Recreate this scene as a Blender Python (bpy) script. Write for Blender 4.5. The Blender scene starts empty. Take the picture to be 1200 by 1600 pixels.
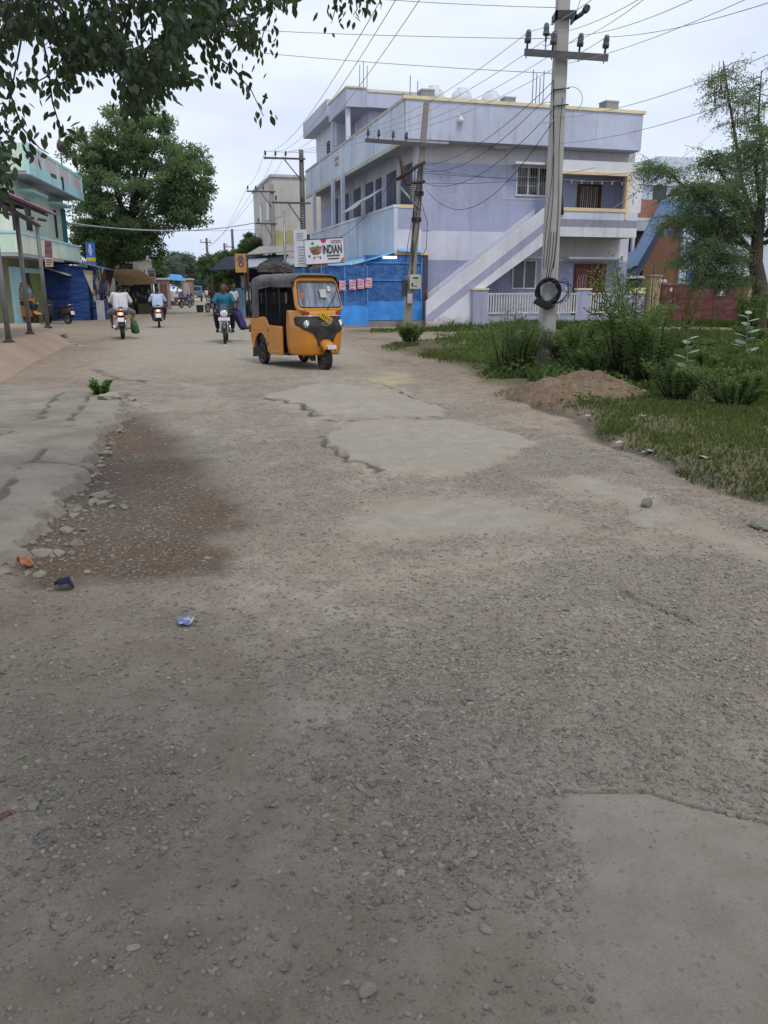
import bpy, bmesh, math, random
import numpy as np
from mathutils import Vector, Matrix

SC = bpy.context.scene
COL = SC.collection
R = math.radians

# ---------------------------------------------------------------- camera maths
F = 1250.0; TH = math.atan(348 / 1250); CH = 1.55
CT, ST = math.cos(TH), math.sin(TH)

def ray(px, py):
    u = px - 600; v = py - 800
    return Vector((u, F * CT - v * ST, -F * ST - v * CT))

def gp(px, py, z=0.0):
    """world point where the photo's pixel meets the level z"""
    r = ray(px, py); t = (z - CH) / r.z
    return Vector((0, 0, CH)) + r * t

def at(px, py, Y):
    """world point on the pixel's ray at distance Y down the street"""
    r = ray(px, py)
    return Vector((0, 0, CH)) + r * (Y / r.y)

class Frame:
    def __init__(s, x, y, ang):
        s.o = Vector((x, y, 0)); s.ang = ang
        s.e1 = Vector((math.cos(ang), math.sin(ang), 0)); s.e2 = Vector((-math.sin(ang), math.cos(ang), 0))
    def w(s, a, b, z=0):
        return s.o + s.e1 * a + s.e2 * b + Vector((0, 0, z))

# ---------------------------------------------------------------- tagging
def tag(o, label=None, cat=None, group=None, kind=None):
    if label: o['label'] = label
    if cat: o['category'] = cat
    if group: o['group'] = group
    if kind: o['kind'] = kind
    return o

def thing(name, label, cat, loc=(0, 0, 0), rz=0.0, group=None):
    o = bpy.data.objects.new(name, None); COL.objects.link(o)
    o.empty_display_size = .3
    o.location = loc; o.rotation_euler = (0, 0, rz)
    return tag(o, label, cat, group)

def copy_tree(o, parent=None):
    c = o.copy(); COL.objects.link(c); c.parent = parent
    for ch in list(o.children): copy_tree(ch, c)
    return c

# ---------------------------------------------------------------- mesh builder
class MB:
    def __init__(s): s.v = []; s.f = []; s.sm = []
    def add(s, vs, fs, smooth=False):
        n = len(s.v); s.v += [tuple(p) for p in vs]
        for f in fs: s.f.append([i + n for i in f]); s.sm.append(smooth)
        return s
    def quad(s, a, b, c, d): return s.add([a, b, c, d], [(0, 1, 2, 3)])
    def poly(s, pts): return s.add(pts, [tuple(range(len(pts)))])
    def box(s, x0, x1, y0, y1, z0, z1):
        vs = [(x, y, z) for x in (x0, x1) for y in (y0, y1) for z in (z0, z1)]
        return s.add(vs, [(0, 1, 3, 2), (4, 6, 7, 5), (0, 4, 5, 1), (2, 3, 7, 6), (0, 2, 6, 4), (1, 5, 7, 3)])
    def rbox(s, c, sz, rot=(0, 0, 0)):
        M = Matrix.LocRotScale(Vector(c), __import__('mathutils').Euler(rot), None)
        vs = [M @ Vector((x * sz[0] / 2, y * sz[1] / 2, z * sz[2] / 2)) for x in (-1, 1) for y in (-1, 1) for z in (-1, 1)]
        return s.add(vs, [(0, 1, 3, 2), (4, 6, 7, 5), (0, 4, 5, 1), (2, 3, 7, 6), (0, 2, 6, 4), (1, 5, 7, 3)])
    def prism(s, pts, d):
        """polygon pts (3D) pushed along the vector d"""
        n = len(pts); d = Vector(d); P = [Vector(p) for p in pts]
        vs = P + [p + d for p in P]
        fs = [tuple(range(n - 1, -1, -1)), tuple(range(n, 2 * n))]
        fs += [(i, (i + 1) % n, n + (i + 1) % n, n + i) for i in range(n)]
        return s.add(vs, fs)
    def tube(s, pts, rad, n=8, cap=True, smooth=True, flat=None):
        P = [Vector(p) for p in pts]
        if not hasattr(rad, '__len__'): rad = [rad] * len(P)
        vs = []; up = None
        for i, p in enumerate(P):
            t = (P[min(i + 1, len(P) - 1)] - P[max(i - 1, 0)])
            t = t.normalized() if t.length > 1e-9 else Vector((0, 0, 1))
            if up is None:
                up = Vector((0, 0, 1)) if abs(t.z) < .9 else Vector((1, 0, 0))
            a = t.cross(up)
            a = a.normalized() if a.length > 1e-6 else t.orthogonal().normalized()
            b = a.cross(t).normalized(); up = b
            for k in range(n):
                w = 2 * math.pi * k / n
                vs.append(p + (a * math.cos(w) + b * math.sin(w)) * rad[i])
        fs = []
        for i in range(len(P) - 1):
            for k in range(n):
                fs.append((i * n + k, i * n + (k + 1) % n, (i + 1) * n + (k + 1) % n, (i + 1) * n + k))
        s.add(vs, fs, smooth)
        if cap:
            m = len(s.v) - len(vs)
            s.f.append([m + k for k in range(n - 1, -1, -1)]); s.sm.append(False)
            s.f.append([m + (len(P) - 1) * n + k for k in range(n)]); s.sm.append(False)
        return s
    def sphere(s, c, r, nu=12, nv=8):
        if not hasattr(r, '__len__'): r = (r, r, r)
        c = Vector(c); vs = [c + Vector((0, 0, r[2]))]
        for j in range(1, nv):
            th = math.pi * j / nv
            for i in range(nu):
                ph = 2 * math.pi * i / nu
                vs.append(c + Vector((r[0] * math.sin(th) * math.cos(ph), r[1] * math.sin(th) * math.sin(ph), r[2] * math.cos(th))))
        vs.append(c - Vector((0, 0, r[2])))
        fs = [(0, 1 + i, 1 + (i + 1) % nu) for i in range(nu)]
        for j in range(nv - 2):
            for i in range(nu):
                a = 1 + j * nu; b = a + nu
                fs.append((a + i, b + i, b + (i + 1) % nu, a + (i + 1) % nu))
        L = len(vs) - 1; a = 1 + (nv - 2) * nu
        fs += [(L, a + (i + 1) % nu, a + i) for i in range(nu)]
        return s.add(vs, fs, True)
    def capsule(s, p0, p1, r0, r1, n=12):
        s.sphere(p0, r0, n, 8); s.sphere(p1, r1, n, 8)
        if (Vector(p1) - Vector(p0)).length > 1e-5: s.tube([p0, p1], [r0, r1], n)
        return s
    def lathe(s, prof, c=(0, 0, 0), axis='z', n=20, smooth=True):
        """prof: list of (radius, height)"""
        vs = []
        for r, h in prof:
            for k in range(n):
                w = 2 * math.pi * k / n
                x, y = r * math.cos(w), r * math.sin(w)
                q = {'z': (x, y, h), 'x': (h, x, y), 'y': (x, h, y)}[axis]
                vs.append((c[0] + q[0], c[1] + q[1], c[2] + q[2]))
        fs = []
        for i in range(len(prof) - 1):
            for k in range(n):
                fs.append((i * n + k, i * n + (k + 1) % n, (i + 1) * n + (k + 1) % n, (i + 1) * n + k))
        return s.add(vs, fs, smooth)
    def loft(s, rings, closed=True, smooth=True, cap=False):
        n = len(rings[0]); vs = [p for r in rings for p in r]; fs = []
        for i in range(len(rings) - 1):
            for k in range(n if closed else n - 1):
                fs.append((i * n + k, i * n + (k + 1) % n, (i + 1) * n + (k + 1) % n, (i + 1) * n + k))
        s.add(vs, fs, smooth)
        if cap:
            m = len(s.v) - len(vs)
            s.f.append([m + k for k in range(n - 1, -1, -1)]); s.sm.append(False)
            s.f.append([m + (len(rings) - 1) * n + k for k in range(n)]); s.sm.append(False)
        return s
    def islands(s):
        par = list(range(len(s.v)))
        def find(i):
            while par[i] != i: par[i] = par[par[i]]; i = par[i]
            return i
        for f in s.f:
            a = find(f[0])
            for i in f[1:]: par[find(i)] = a
        grp = {}
        for f, sm in zip(s.f, s.sm): grp.setdefault(find(f[0]), []).append((f, sm))
        out = []
        for fs in grp.values():
            m = MB(); mp_ = {}
            for f, sm in fs:
                g = []
                for i in f:
                    if i not in mp_: mp_[i] = len(m.v); m.v.append(s.v[i])
                    g.append(mp_[i])
                m.f.append(g); m.sm.append(sm)
            out.append(m)
        return out
    def build(s, name, mat, parent=None, loc=(0, 0, 0), rz=0.0, bevel=0, label=None, solid=0, recalc=True, sep=False):
        if sep:
            return [m.build(name, mat, parent, loc, rz, bevel, label, solid, recalc) for m in s.islands()]
        me = bpy.data.meshes.new(name)
        me.from_pydata(s.v, [], s.f)
        me.polygons.foreach_set('use_smooth', s.sm)
        if recalc:
            bm = bmesh.new(); bm.from_mesh(me); bmesh.ops.recalc_face_normals(bm, faces=bm.faces); bm.to_mesh(me); bm.free()
        me.materials.append(mat); me.update()
        o = bpy.data.objects.new(name, me); COL.objects.link(o)
        o.parent = parent; o.location = loc; o.rotation_euler = (0, 0, rz)
        if solid:
            m = o.modifiers.new('solid', 'SOLIDIFY'); m.thickness = solid; m.offset = 0
        if bevel:
            m = o.modifiers.new('bevel', 'BEVEL'); m.width = bevel; m.segments = 2; m.limit_method = 'ANGLE'; m.angle_limit = R(40)
        if label: o['label'] = label
        return o

def np_mesh(name, V, Fc, mat, parent=None, tint=None, smooth=False, attr='tint'):
    """V (N,3) and faces (M,k), as arrays"""
    me = bpy.data.meshes.new(name)
    V = np.asarray(V, np.float32); Fc = np.asarray(Fc, np.int32); M, k = Fc.shape
    me.vertices.add(len(V)); me.vertices.foreach_set('co', V.ravel())
    me.loops.add(M * k); me.loops.foreach_set('vertex_index', Fc.ravel())
    me.polygons.add(M); me.polygons.foreach_set('loop_start', np.arange(0, M * k, k, dtype=np.int32))
    me.polygons.foreach_set('loop_total', np.full(M, k, np.int32))
    me.polygons.foreach_set('use_smooth', np.full(M, smooth, bool))
    me.update(calc_edges=True)
    if tint is not None:
        a = me.attributes.new(attr, 'FLOAT', 'POINT'); a.data.foreach_set('value', np.asarray(tint, np.float32))
    me.materials.append(mat)
    o = bpy.data.objects.new(name, me); COL.objects.link(o); o.parent = parent
    return o

def text_obj(s, name, size, mat, parent=None, loc=(0, 0, 0), rot=(R(90), 0, 0), extrude=.004, squeeze=1.0, bold=0.0):
    cu = bpy.data.curves.new(name, 'FONT'); cu.body = s; cu.size = size; cu.extrude = extrude; cu.offset = bold
    cu.align_x = 'CENTER'; cu.align_y = 'CENTER'
    t = bpy.data.objects.new(name, cu); COL.objects.link(t)
    bpy.context.view_layer.update()
    me = bpy.data.meshes.new_from_object(t.evaluated_get(bpy.context.evaluated_depsgraph_get()))
    bpy.data.objects.remove(t); bpy.data.curves.remove(cu)
    me.materials.clear(); me.materials.append(mat)
    o = bpy.data.objects.new(name, me); COL.objects.link(o); o.parent = parent
    o.location = loc; o.rotation_euler = rot; o.scale = (squeeze, 1, 1)
    return o

# ---------------------------------------------------------------- materials
class NT:
    def __init__(s, name):
        s.m = bpy.data.materials.new(name); s.m.use_nodes = True
        s.t = s.m.node_tree; s.t.nodes.clear()
        s.out = s.t.nodes.new('ShaderNodeOutputMaterial')
    def n(s, typ, **kw):
        nd = s.t.nodes.new('ShaderNode' + typ)
        for k, v in kw.items(): setattr(nd, k, v)
        return nd
    def put(s, sock, v):
        if isinstance(v, bpy.types.NodeSocket): s.t.links.new(v, sock)
        elif isinstance(v, (tuple, list)) and len(v) == 3 and sock.type == 'RGBA': sock.default_value = (*v, 1)
        else: sock.default_value = v
    def math(s, op, a, b=0.0, clamp=False):
        nd = s.n('Math', operation=op, use_clamp=clamp); s.put(nd.inputs[0], a); s.put(nd.inputs[1], b); return nd.outputs[0]
    def mix(s, f, a, b, mode='MIX'):
        nd = s.n('Mix', data_type='RGBA', blend_type=mode); s.put(nd.inputs[0], f); s.put(nd.inputs[6], a); s.put(nd.inputs[7], b); return nd.outputs[2]
    def coord(s, scale=(1, 1, 1), which='Object'):
        tc = s.n('TexCoord'); mp = s.n('Mapping'); s.t.links.new(tc.outputs[which], mp.inputs[0]); mp.inputs[3].default_value = scale
        return mp.outputs[0]
    def noise(s, vec, scale, detail=4, rough=.55):
        nd = s.n('TexNoise'); s.put(nd.inputs['Vector'], vec); nd.inputs['Scale'].default_value = scale
        nd.inputs['Detail'].default_value = detail; nd.inputs['Roughness'].default_value = rough
        return nd.outputs[0]
    def vor(s, vec, scale, rnd=1.0):
        nd = s.n('TexVoronoi'); s.put(nd.inputs['Vector'], vec); nd.inputs['Scale'].default_value = scale; nd.inputs['Randomness'].default_value = rnd
        return nd.outputs['Distance'], nd.outputs['Color']
    def remap(s, v, a, b, c=0.0, d=1.0, smooth=True):
        nd = s.n('MapRange', interpolation_type='SMOOTHSTEP' if smooth else 'LINEAR')
        for i, x in enumerate((v, a, b, c, d)): s.put(nd.inputs[i], x)
        return nd.outputs[0]
    def bump(s, h, dist=1.0, strength=1.0):
        nd = s.n('Bump'); s.put(nd.inputs['Height'], h); nd.inputs['Distance'].default_value = dist; nd.inputs['Strength'].default_value = strength
        return nd.outputs[0]
    def principled(s, col, rough=.8, metal=0.0, normal=None, spec=.3, trans=0, emit=None, estr=0, alpha=None, coat=0):
        p = s.n('BsdfPrincipled')
        s.put(p.inputs['Base Color'], col); s.put(p.inputs['Roughness'], rough); s.put(p.inputs['Metallic'], metal)
        p.inputs['Specular IOR Level'].default_value = spec
        if normal is not None: s.put(p.inputs['Normal'], normal)
        if trans: p.inputs['Transmission Weight'].default_value = trans
        if emit: s.put(p.inputs['Emission Color'], emit); p.inputs['Emission Strength'].default_value = estr
        if alpha is not None: s.put(p.inputs['Alpha'], alpha)
        if coat: p.inputs['Coat Weight'].default_value = coat
        s.t.links.new(p.outputs[0], s.out.inputs[0])
        return s.m

def c255(r, g, b):
    f = lambda x: ((x / 255 + .055) / 1.055) ** 2.4 if x > 10 else x / 255 / 12.92
    return (f(r), f(g), f(b))

def M(name, col, rough=.8, metal=0.0, var=.18, vs=2.5, bump=.002, bs=35, spec=.3, coat=0, emit=None, estr=0, dust=0.0, dustcol=(.30, .25, .19)):
    """painted / plain surface: blotchy colour, fine grain and a little dust"""
    t = NT(name); p = t.coord()
    a = t.noise(p, vs, 5, .6); b = t.noise(p, bs, 3, .6)
    dark = tuple(c * (1 - var) for c in col); lite = tuple(min(1, c * (1 + var * .7)) for c in col)
    c = t.mix(t.remap(a, .3, .7), dark, lite)
    if dust: c = t.mix(t.math('MULTIPLY', t.remap(t.noise(p, vs * 2.3, 6, .7), .35, .75), dust), c, dustcol)
    return t.principled(c, rough, metal, t.bump(b, bump) if bump else None, spec, emit=emit, estr=estr, coat=coat)

def plaster(name, col, stain=.35, staincol=(.16, .15, .14), rough=.9, vs=.6, low=None, streak=(2.2, 2.2, .22)):
    """painted plaster with rain streaks, blotches and hairline unevenness"""
    t = NT(name); p = t.coord(); ps = t.coord(streak)
    a = t.noise(p, vs, 6, .6); s1 = t.noise(ps, 1.6, 6, .65); g = t.noise(p, 60, 3, .6); s2 = t.noise(p, 4.5, 6, .7)
    c = t.mix(t.remap(a, .3, .7), tuple(x * .88 for x in col), tuple(min(1, x * 1.07) for x in col))
    c = t.mix(t.math('MULTIPLY', t.remap(s1, .5, .78), stain), c, staincol)
    c = t.mix(t.math('MULTIPLY', t.remap(s2, .55, .75), stain * .45), c, tuple(x * .6 for x in col))
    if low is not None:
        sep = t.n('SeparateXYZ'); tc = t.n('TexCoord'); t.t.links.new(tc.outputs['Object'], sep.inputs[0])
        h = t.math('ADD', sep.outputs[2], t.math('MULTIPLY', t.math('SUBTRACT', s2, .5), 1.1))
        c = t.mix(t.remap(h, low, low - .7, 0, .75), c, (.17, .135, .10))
    return t.principled(c, rough, 0, t.bump(t.math('ADD', g, t.math('MULTIPLY', a, 3)), .004), .2)

def leafmat(name, dark, lite, trans=.25, rough=.55):
    t = NT(name); at_ = t.n('Attribute', attribute_name='tint')
    c = t.mix(at_.outputs['Fac'], dark, lite)
    d = t.n('BsdfPrincipled'); t.put(d.inputs['Base Color'], c); d.inputs['Roughness'].default_value = rough; d.inputs['Specular IOR Level'].default_value = .25
    tr = t.n('BsdfTranslucent'); t.put(tr.inputs[0], t.mix(.5, c, (.25, .35, .06), 'MIX'))
    mx = t.n('MixShader'); mx.inputs[0].default_value = trans
    t.t.links.new(d.outputs[0], mx.inputs[1]); t.t.links.new(tr.outputs[0], mx.inputs[2]); t.t.links.new(mx.outputs[0], t.out.inputs[0])
    return t.m

def bark(name, col):
    t = NT(name); p = t.coord((3, 3, .6)); n = t.noise(p, 6, 6, .7)
    return t.principled(t.mix(n, tuple(c * .5 for c in col), tuple(min(1, c * 1.4) for c in col)), .95, 0, t.bump(n, .03), .1)

def glassy(name, col, rough=.08, alpha=None):
    t = NT(name)
    n = t.noise(t.coord(), 3, 4, .6)
    return t.principled(t.mix(n, tuple(c * .7 for c in col), col), rough, 0, None, .6, alpha=alpha)
# ---------------------------------------------------------------- camera, sky, sun
cam = bpy.data.cameras.new('camera'); camo = bpy.data.objects.new('camera', cam); COL.objects.link(camo)
cam.sensor_fit = 'VERTICAL'; cam.sensor_height = 36; cam.sensor_width = 27; cam.lens = F / 1600 * 36
cam.clip_start = .05; cam.clip_end = 3000
camo.location = (0, 0, CH); camo.rotation_euler = (math.pi / 2 - TH, 0, 0)
SC.camera = camo
SC.view_settings.view_transform = 'Standard'; SC.view_settings.look = 'None'; SC.view_settings.exposure = 0

SUN_EL, SUN_AZ = R(58), R(150)      # azimuth clockwise from the street direction (+Y): behind and to the right
wd = bpy.data.worlds.new('World'); SC.world = wd; wd.use_nodes = True
nt = wd.node_tree; nt.nodes.clear()
wo = nt.nodes.new('ShaderNodeOutputWorld'); bg = nt.nodes.new('ShaderNodeBackground'); nt.links.new(bg.outputs[0], wo.inputs[0])
sky = nt.nodes.new('ShaderNodeTexSky'); sky.sky_type = 'NISHITA'; sky.sun_disc = False
sky.sun_elevation = SUN_EL; sky.sun_rotation = SUN_AZ
tc = nt.nodes.new('ShaderNodeTexCoord'); mp = nt.nodes.new('ShaderNodeMapping'); mp.inputs[3].default_value = (1.0, 1.0, 2.6)
nt.links.new(tc.outputs['Generated'], mp.inputs[0])
nz = nt.nodes.new('ShaderNodeTexNoise'); nz.inputs['Scale'].default_value = 2.3; nz.inputs['Detail'].default_value = 5; nz.inputs['Roughness'].default_value = .5
nt.links.new(mp.outputs[0], nz.inputs[0])
rp = nt.nodes.new('ShaderNodeValToRGB')
rp.color_ramp.elements[0].position = .38; rp.color_ramp.elements[0].color = (5.7, 6.45, 8.2, 1)
rp.color_ramp.elements[1].position = .63; rp.color_ramp.elements[1].color = (8.0, 8.55, 9.2, 1)
nt.links.new(nz.outputs[0], rp.inputs[0])
mx = nt.nodes.new('ShaderNodeMix'); mx.data_type = 'RGBA'; mx.inputs[0].default_value = .86
nt.links.new(sky.outputs[0], mx.inputs[6]); nt.links.new(rp.outputs[0], mx.inputs[7])
nt.links.new(mx.outputs[2], bg.inputs[0]); bg.inputs[1].default_value = .124

sl = bpy.data.lights.new('sun', 'SUN'); sl.energy = 1.5; sl.angle = R(14); sl.color = (1, .93, .82)
so = bpy.data.objects.new('sun', sl); COL.objects.link(so)
sdir = Vector((math.sin(SUN_AZ) * math.cos(SUN_EL), math.cos(SUN_AZ) * math.cos(SUN_EL), math.sin(SUN_EL)))
so.rotation_euler = (-sdir).to_track_quat('-Z', 'Y').to_euler(); so.location = (0, -20, 40)
# ---------------------------------------------------------------- ground: one fine grid, split into road / ground / lane
def vnoise(x, y, seed):
    xi = np.floor(x).astype(np.int64); yi = np.floor(y).astype(np.int64); fx = x - xi; fy = y - yi
    fx = fx * fx * (3 - 2 * fx); fy = fy * fy * (3 - 2 * fy)
    def h(a, b):
        n = (a * 374761393 + b * 668265263 + seed * 1442695041) & 0x7fffffff
        n = ((n ^ (n >> 13)) * 1274126177) & 0x7fffffff
        return ((n ^ (n >> 16)) & 0xffff) / 65535.0
    return (h(xi, yi) * (1 - fx) + h(xi + 1, yi) * fx) * (1 - fy) + (h(xi, yi + 1) * (1 - fx) + h(xi + 1, yi + 1) * fx) * fy

def fbm(x, y, s, seed, o=5, g=.5):
    a = 1.0; r = 0; t = 0
    for i in range(o):
        r = r + a * vnoise(x * s + 17.3 * i, y * s - 9.1 * i, seed + i); t += a; a *= g; s *= 2.03
    return r / t

def sdpoly(x, y, pts):
    """signed distance to a polygon, negative inside"""
    d = np.full(x.shape, 1e9); ins = np.zeros(x.shape, bool); n = len(pts)
    for i in range(n):
        ax, ay = pts[i]; bx, by = pts[(i + 1) % n]
        ex, ey = bx - ax, by - ay
        t = np.clip(((x - ax) * ex + (y - ay) * ey) / (ex * ex + ey * ey + 1e-12), 0, 1)
        d = np.minimum(d, (x - ax - t * ex) ** 2 + (y - ay - t * ey) ** 2)
        c = ((ay > y) != (by > y)) & (x < (bx - ax) * (y - ay) / ((by - ay) if abs(by - ay) > 1e-9 else 1e-9) + ax)
        ins ^= c
    return np.where(ins, -1, 1) * np.sqrt(d)

def gpoly(px): return [tuple(gp(a, b).xy) for a, b in px]
def sstep(v, a, b):
    t = np.clip((v - a) / (b - a), 0, 1); return t * t * (3 - 2 * t)

P_SMOOTH = [  # surviving smooth patches of the old surface (photo outline laid on the ground)
    (gpoly([(872, 1232), (1000, 1238), (1130, 1272), (1260, 1300), (1400, 1700), (1000, 1700), (930, 1560), (890, 1450), (905, 1360), (862, 1290)]), .05, .010),
    (gpoly([(498, 682), (540, 662), (700, 655), (840, 692), (800, 722), (700, 742), (590, 738), (545, 716)]), .06, .026),
    (gpoly([(410, 622), (470, 600), (640, 608), (700, 652), (520, 656), (480, 640)]), .10, .018),
    (gpoly([(535, 800), (600, 775), (760, 778), (890, 800), (905, 822), (800, 835), (640, 842), (555, 838)]), .20, .006),
    (gpoly([(975, 812), (1000, 796), (1030, 812), (1010, 832)]), .04, .012),
    (gpoly([(800, 745), (930, 742), (1240, 860), (1240, 900), (1020, 815), (900, 770)]), .25, .0),
]
P_GRAVEL = [
    (gpoly([(600, 930), (900, 840), (1300, 880), (1300, 1290), (1000, 1236), (860, 1232), (700, 1290), (470, 1260), (560, 1150), (640, 1050)]), .35, 1.0),
    (gpoly([(420, 1190), (650, 1190), (860, 1240), (880, 1400), (700, 1440), (440, 1380)]), .34, .85),
    (gpoly([(-60, 1160), (180, 1120), (270, 1200), (200, 1330), (-60, 1420)]), .26, .75),
    (gpoly([(200, 655), (500, 640), (620, 760), (560, 900), (400, 900), (330, 830)]), .5, .75),
    (gpoly([(610, 735), (840, 700), (900, 760), (700, 780)]), .25, .95),
    (gpoly([(330, 600), (420, 620), (510, 690), (560, 760), (400, 720)]), .3, .8),
]
P_BROWN = gpoly([(175, 640), (235, 648), (320, 730), (385, 825), (360, 880), (100, 905), (0, 880), (40, 800), (120, 690)])
P_LEFT_DIRT_SHADE = gpoly([(-80, 850), (330, 880), (430, 1060), (560, 1500), (600, 1900), (-300, 1900), (-80, 1160)])  # brown dirt, extended so its colour also deepens the shaded foreground
P_SHOUL = [gpoly([(-200, 545), (60, 520), (200, 500), (262, 484), (205, 510), (150, 560), (150, 600), (130, 615), (-200, 605)]),
           gpoly([(430, 500), (535, 530), (640, 590), (800, 660), (980, 705), (1210, 790), (1210, 760), (960, 680), (830, 600), (760, 585), (620, 545), (560, 520), (470, 492)])]
P_ROAD = gpoly([(-900, 1900), (-700, 800), (-300, 640), (130, 618), (148, 560), (205, 512), (270, 478), (290, 464), (318, 464), (392, 487), (470, 510), (560, 545), (640, 585), (800, 645), (950, 690), (1205, 790), (1700, 1000), (2000, 1900)])
P_GRASS = gpoly([(590, 544), (640, 536), (800, 530), (1000, 531), (1300, 528), (1900, 560), (1900, 900), (1205, 778), (1060, 730), (955, 690), (900, 655), (850, 640), (790, 606), (740, 585), (660, 560)])
P_STRIP = gpoly([(640, 521), (760, 520), (1010, 516), (1030, 512), (1300, 516), (1300, 511), (1010, 509), (700, 514), (640, 516), (540, 517), (540, 522)])
P_LANE = gpoly([(540, 545), (600, 541), (640, 533), (800, 527), (1000, 528), (1300, 524), (1500, 522), (1500, 512), (1300, 515), (1030, 512), (760, 518), (540, 521), (520, 530)])
P_CRACK_SHADE = [(gline, wd) for gline, wd in ((gpoly([(498, 680), (508, 694), (528, 708), (556, 722), (592, 739)]), .05), (gpoly([(408, 620), (440, 627), (470, 634), (492, 650)]), .06), (gpoly([(510, 655), (580, 657), (680, 653)]), .05), (gpoly([(970, 925), (1020, 945), (1080, 972)]), .018), (gpoly([(862, 1236), (1000, 1240), (1130, 1272), (1230, 1292)]), .012), (gpoly([(150, 577), (180, 592), (230, 596)]), .09), (gpoly([(600, 560 + 40), (650, 625), (700, 640)]), .04), (gpoly([(980, 1640), (990, 1660)]), .004))]  # cracks; lines along raised patch edges stand in for the lip's shadow
P_SAND = gpoly([(575, 590), (600, 580), (640, 583), (645, 597), (590, 602)])

def fields(x, y):
    """all ground masks and the height at world x, y"""
    w1 = (fbm(x, y, 1.6, 3, 4) - .5); w2 = (fbm(x, y, 1.6, 33, 4) - .5)
    sc = np.clip(y / 8, .35, 2.2)
    qx = x + w1 * .42 * sc; qy = y + w2 * .42 * sc
    S = np.zeros_like(x); H = np.zeros_like(x)
    for pts, soft, hgt in P_SMOOTH:
        d = sdpoly(qx, qy, pts)
        m = 1 - sstep(d, -soft, soft * .6); S = np.maximum(S, m)
        H = np.maximum(H, (1 - sstep(d, -.05, .03)) * hgt)
    road = 1 - sstep(sdpoly(qx, qy, P_ROAD), -.9, .35)
    farS = sstep(y, 13.5, 19) * road * (.72 + .28 * sstep(fbm(x, y, .5, 8), .4, .55))
    S = np.maximum(S, farS)
    G = (.30 * sstep(fbm(x, y, .9, 51, 4), .42, .66) + .20 * sstep(fbm(x, y, 3.1, 61, 4), .45, .66)) * (.5 + .5 * sstep(y, 1.7, 2.6)) + .13 + .22 * sstep(y, 1.9, 3.2)
    for pts, soft, wt in P_GRAVEL:
        d = sdpoly(x + w1 * .9, y + w2 * .9, pts)
        G = np.maximum(G, (1 - sstep(d, -soft, soft * 1.3)) * wt * (.55 + .6 * fbm(x, y, 2.2, 77, 4)))
    G = G * (1 - .93 * S)
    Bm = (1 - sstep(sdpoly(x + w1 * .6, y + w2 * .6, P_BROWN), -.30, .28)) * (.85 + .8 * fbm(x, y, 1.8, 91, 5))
    Bm = np.maximum(Bm, (1 - sstep(sdpoly(x + w1, y + w2, P_LEFT_DIRT_SHADE), -.6, .5)) * .40 * (.4 + fbm(x, y, 2.1, 95, 4)))
    A = np.zeros_like(x)
    for pts in P_SHOUL:
        A = np.maximum(A, 1 - sstep(sdpoly(qx, qy, pts), -.9, .7))
    lane = 1 - sstep(sdpoly(x + w1 * .8, y + w2 * .8, P_LANE), -.6, .4)
    A = np.maximum(A, lane * .75)
    gr = 1 - sstep(sdpoly(x + w1 * .9, y + w2 * .9, P_GRASS), -.35, .25)
    st = 1 - sstep(sdpoly(x + w1, y + w2 * .8, P_STRIP), -.5, .4)
    gr = np.maximum(gr, st * .9)
    out = 1 - road
    A = np.maximum(A, out * .6)
    # height
    near = 1 - sstep(y, 9, 20)
    H = H + (fbm(x, y, .55, 5, 3) - .5) * .07 * near * (1 - gr) + (fbm(x, y, 2.4, 6, 4) - .5) * .035 * near * (1 - .7 * S)
    H = H + (fbm(x, y, 9, 7, 3) - .5) * .020 * (1 - sstep(y, 4, 9)) * (1 - .75 * S)
    H = H + gr * .07 - .05 * (1 - sstep(np.abs(sdpoly(qx, qy, P_GRASS)), .0, .35)) * near
    H = H - .035 * np.clip(Bm, 0, 1) * near
    # patch lip: cracks, and its edge shade kept as a dark mask
    sand = 1 - sstep(sdpoly(qx, qy, P_SAND), -.3, .3)
    CkSh = np.zeros_like(x); wq = (fbm(x, y, 6, 55, 3) - .5)
    for pts, wd in P_CRACK_SHADE:
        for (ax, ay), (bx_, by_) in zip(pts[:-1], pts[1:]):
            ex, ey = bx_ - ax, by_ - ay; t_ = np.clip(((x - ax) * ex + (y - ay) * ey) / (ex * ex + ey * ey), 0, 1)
            dd = np.sqrt((x + wq * wd * 3 - ax - t_ * ex) ** 2 + (y + wq * wd * 3 - ay - t_ * ey) ** 2); CkSh = np.maximum(CkSh, 1 - sstep(dd, wd * .25, wd))
    CkSh = np.maximum(CkSh, (1 - sstep(np.abs(sdpoly(x + w1 * .5, y + w2 * .5, P_GRASS)), .0, .22)) * (y < 11.5) * (x > 1.5) * .75 * sstep(fbm(x, y, 1.7, 66, 3), .3, .55))
    fields.crack = CkSh
    H = H - .02 * CkSh
    S = np.clip(S, 0, 1)
    return S, np.clip(G * (1 - gr), 0, 1), np.clip(Bm, 0, 1), np.clip(A, 0, 1), np.clip(gr, 0, 1), H, sand, lane

def zg(x, y):
    return float(fields(np.array([float(x)]), np.array([float(y)]))[5][0])

def zgv(x, y): return fields(x, y)[5]

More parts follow.
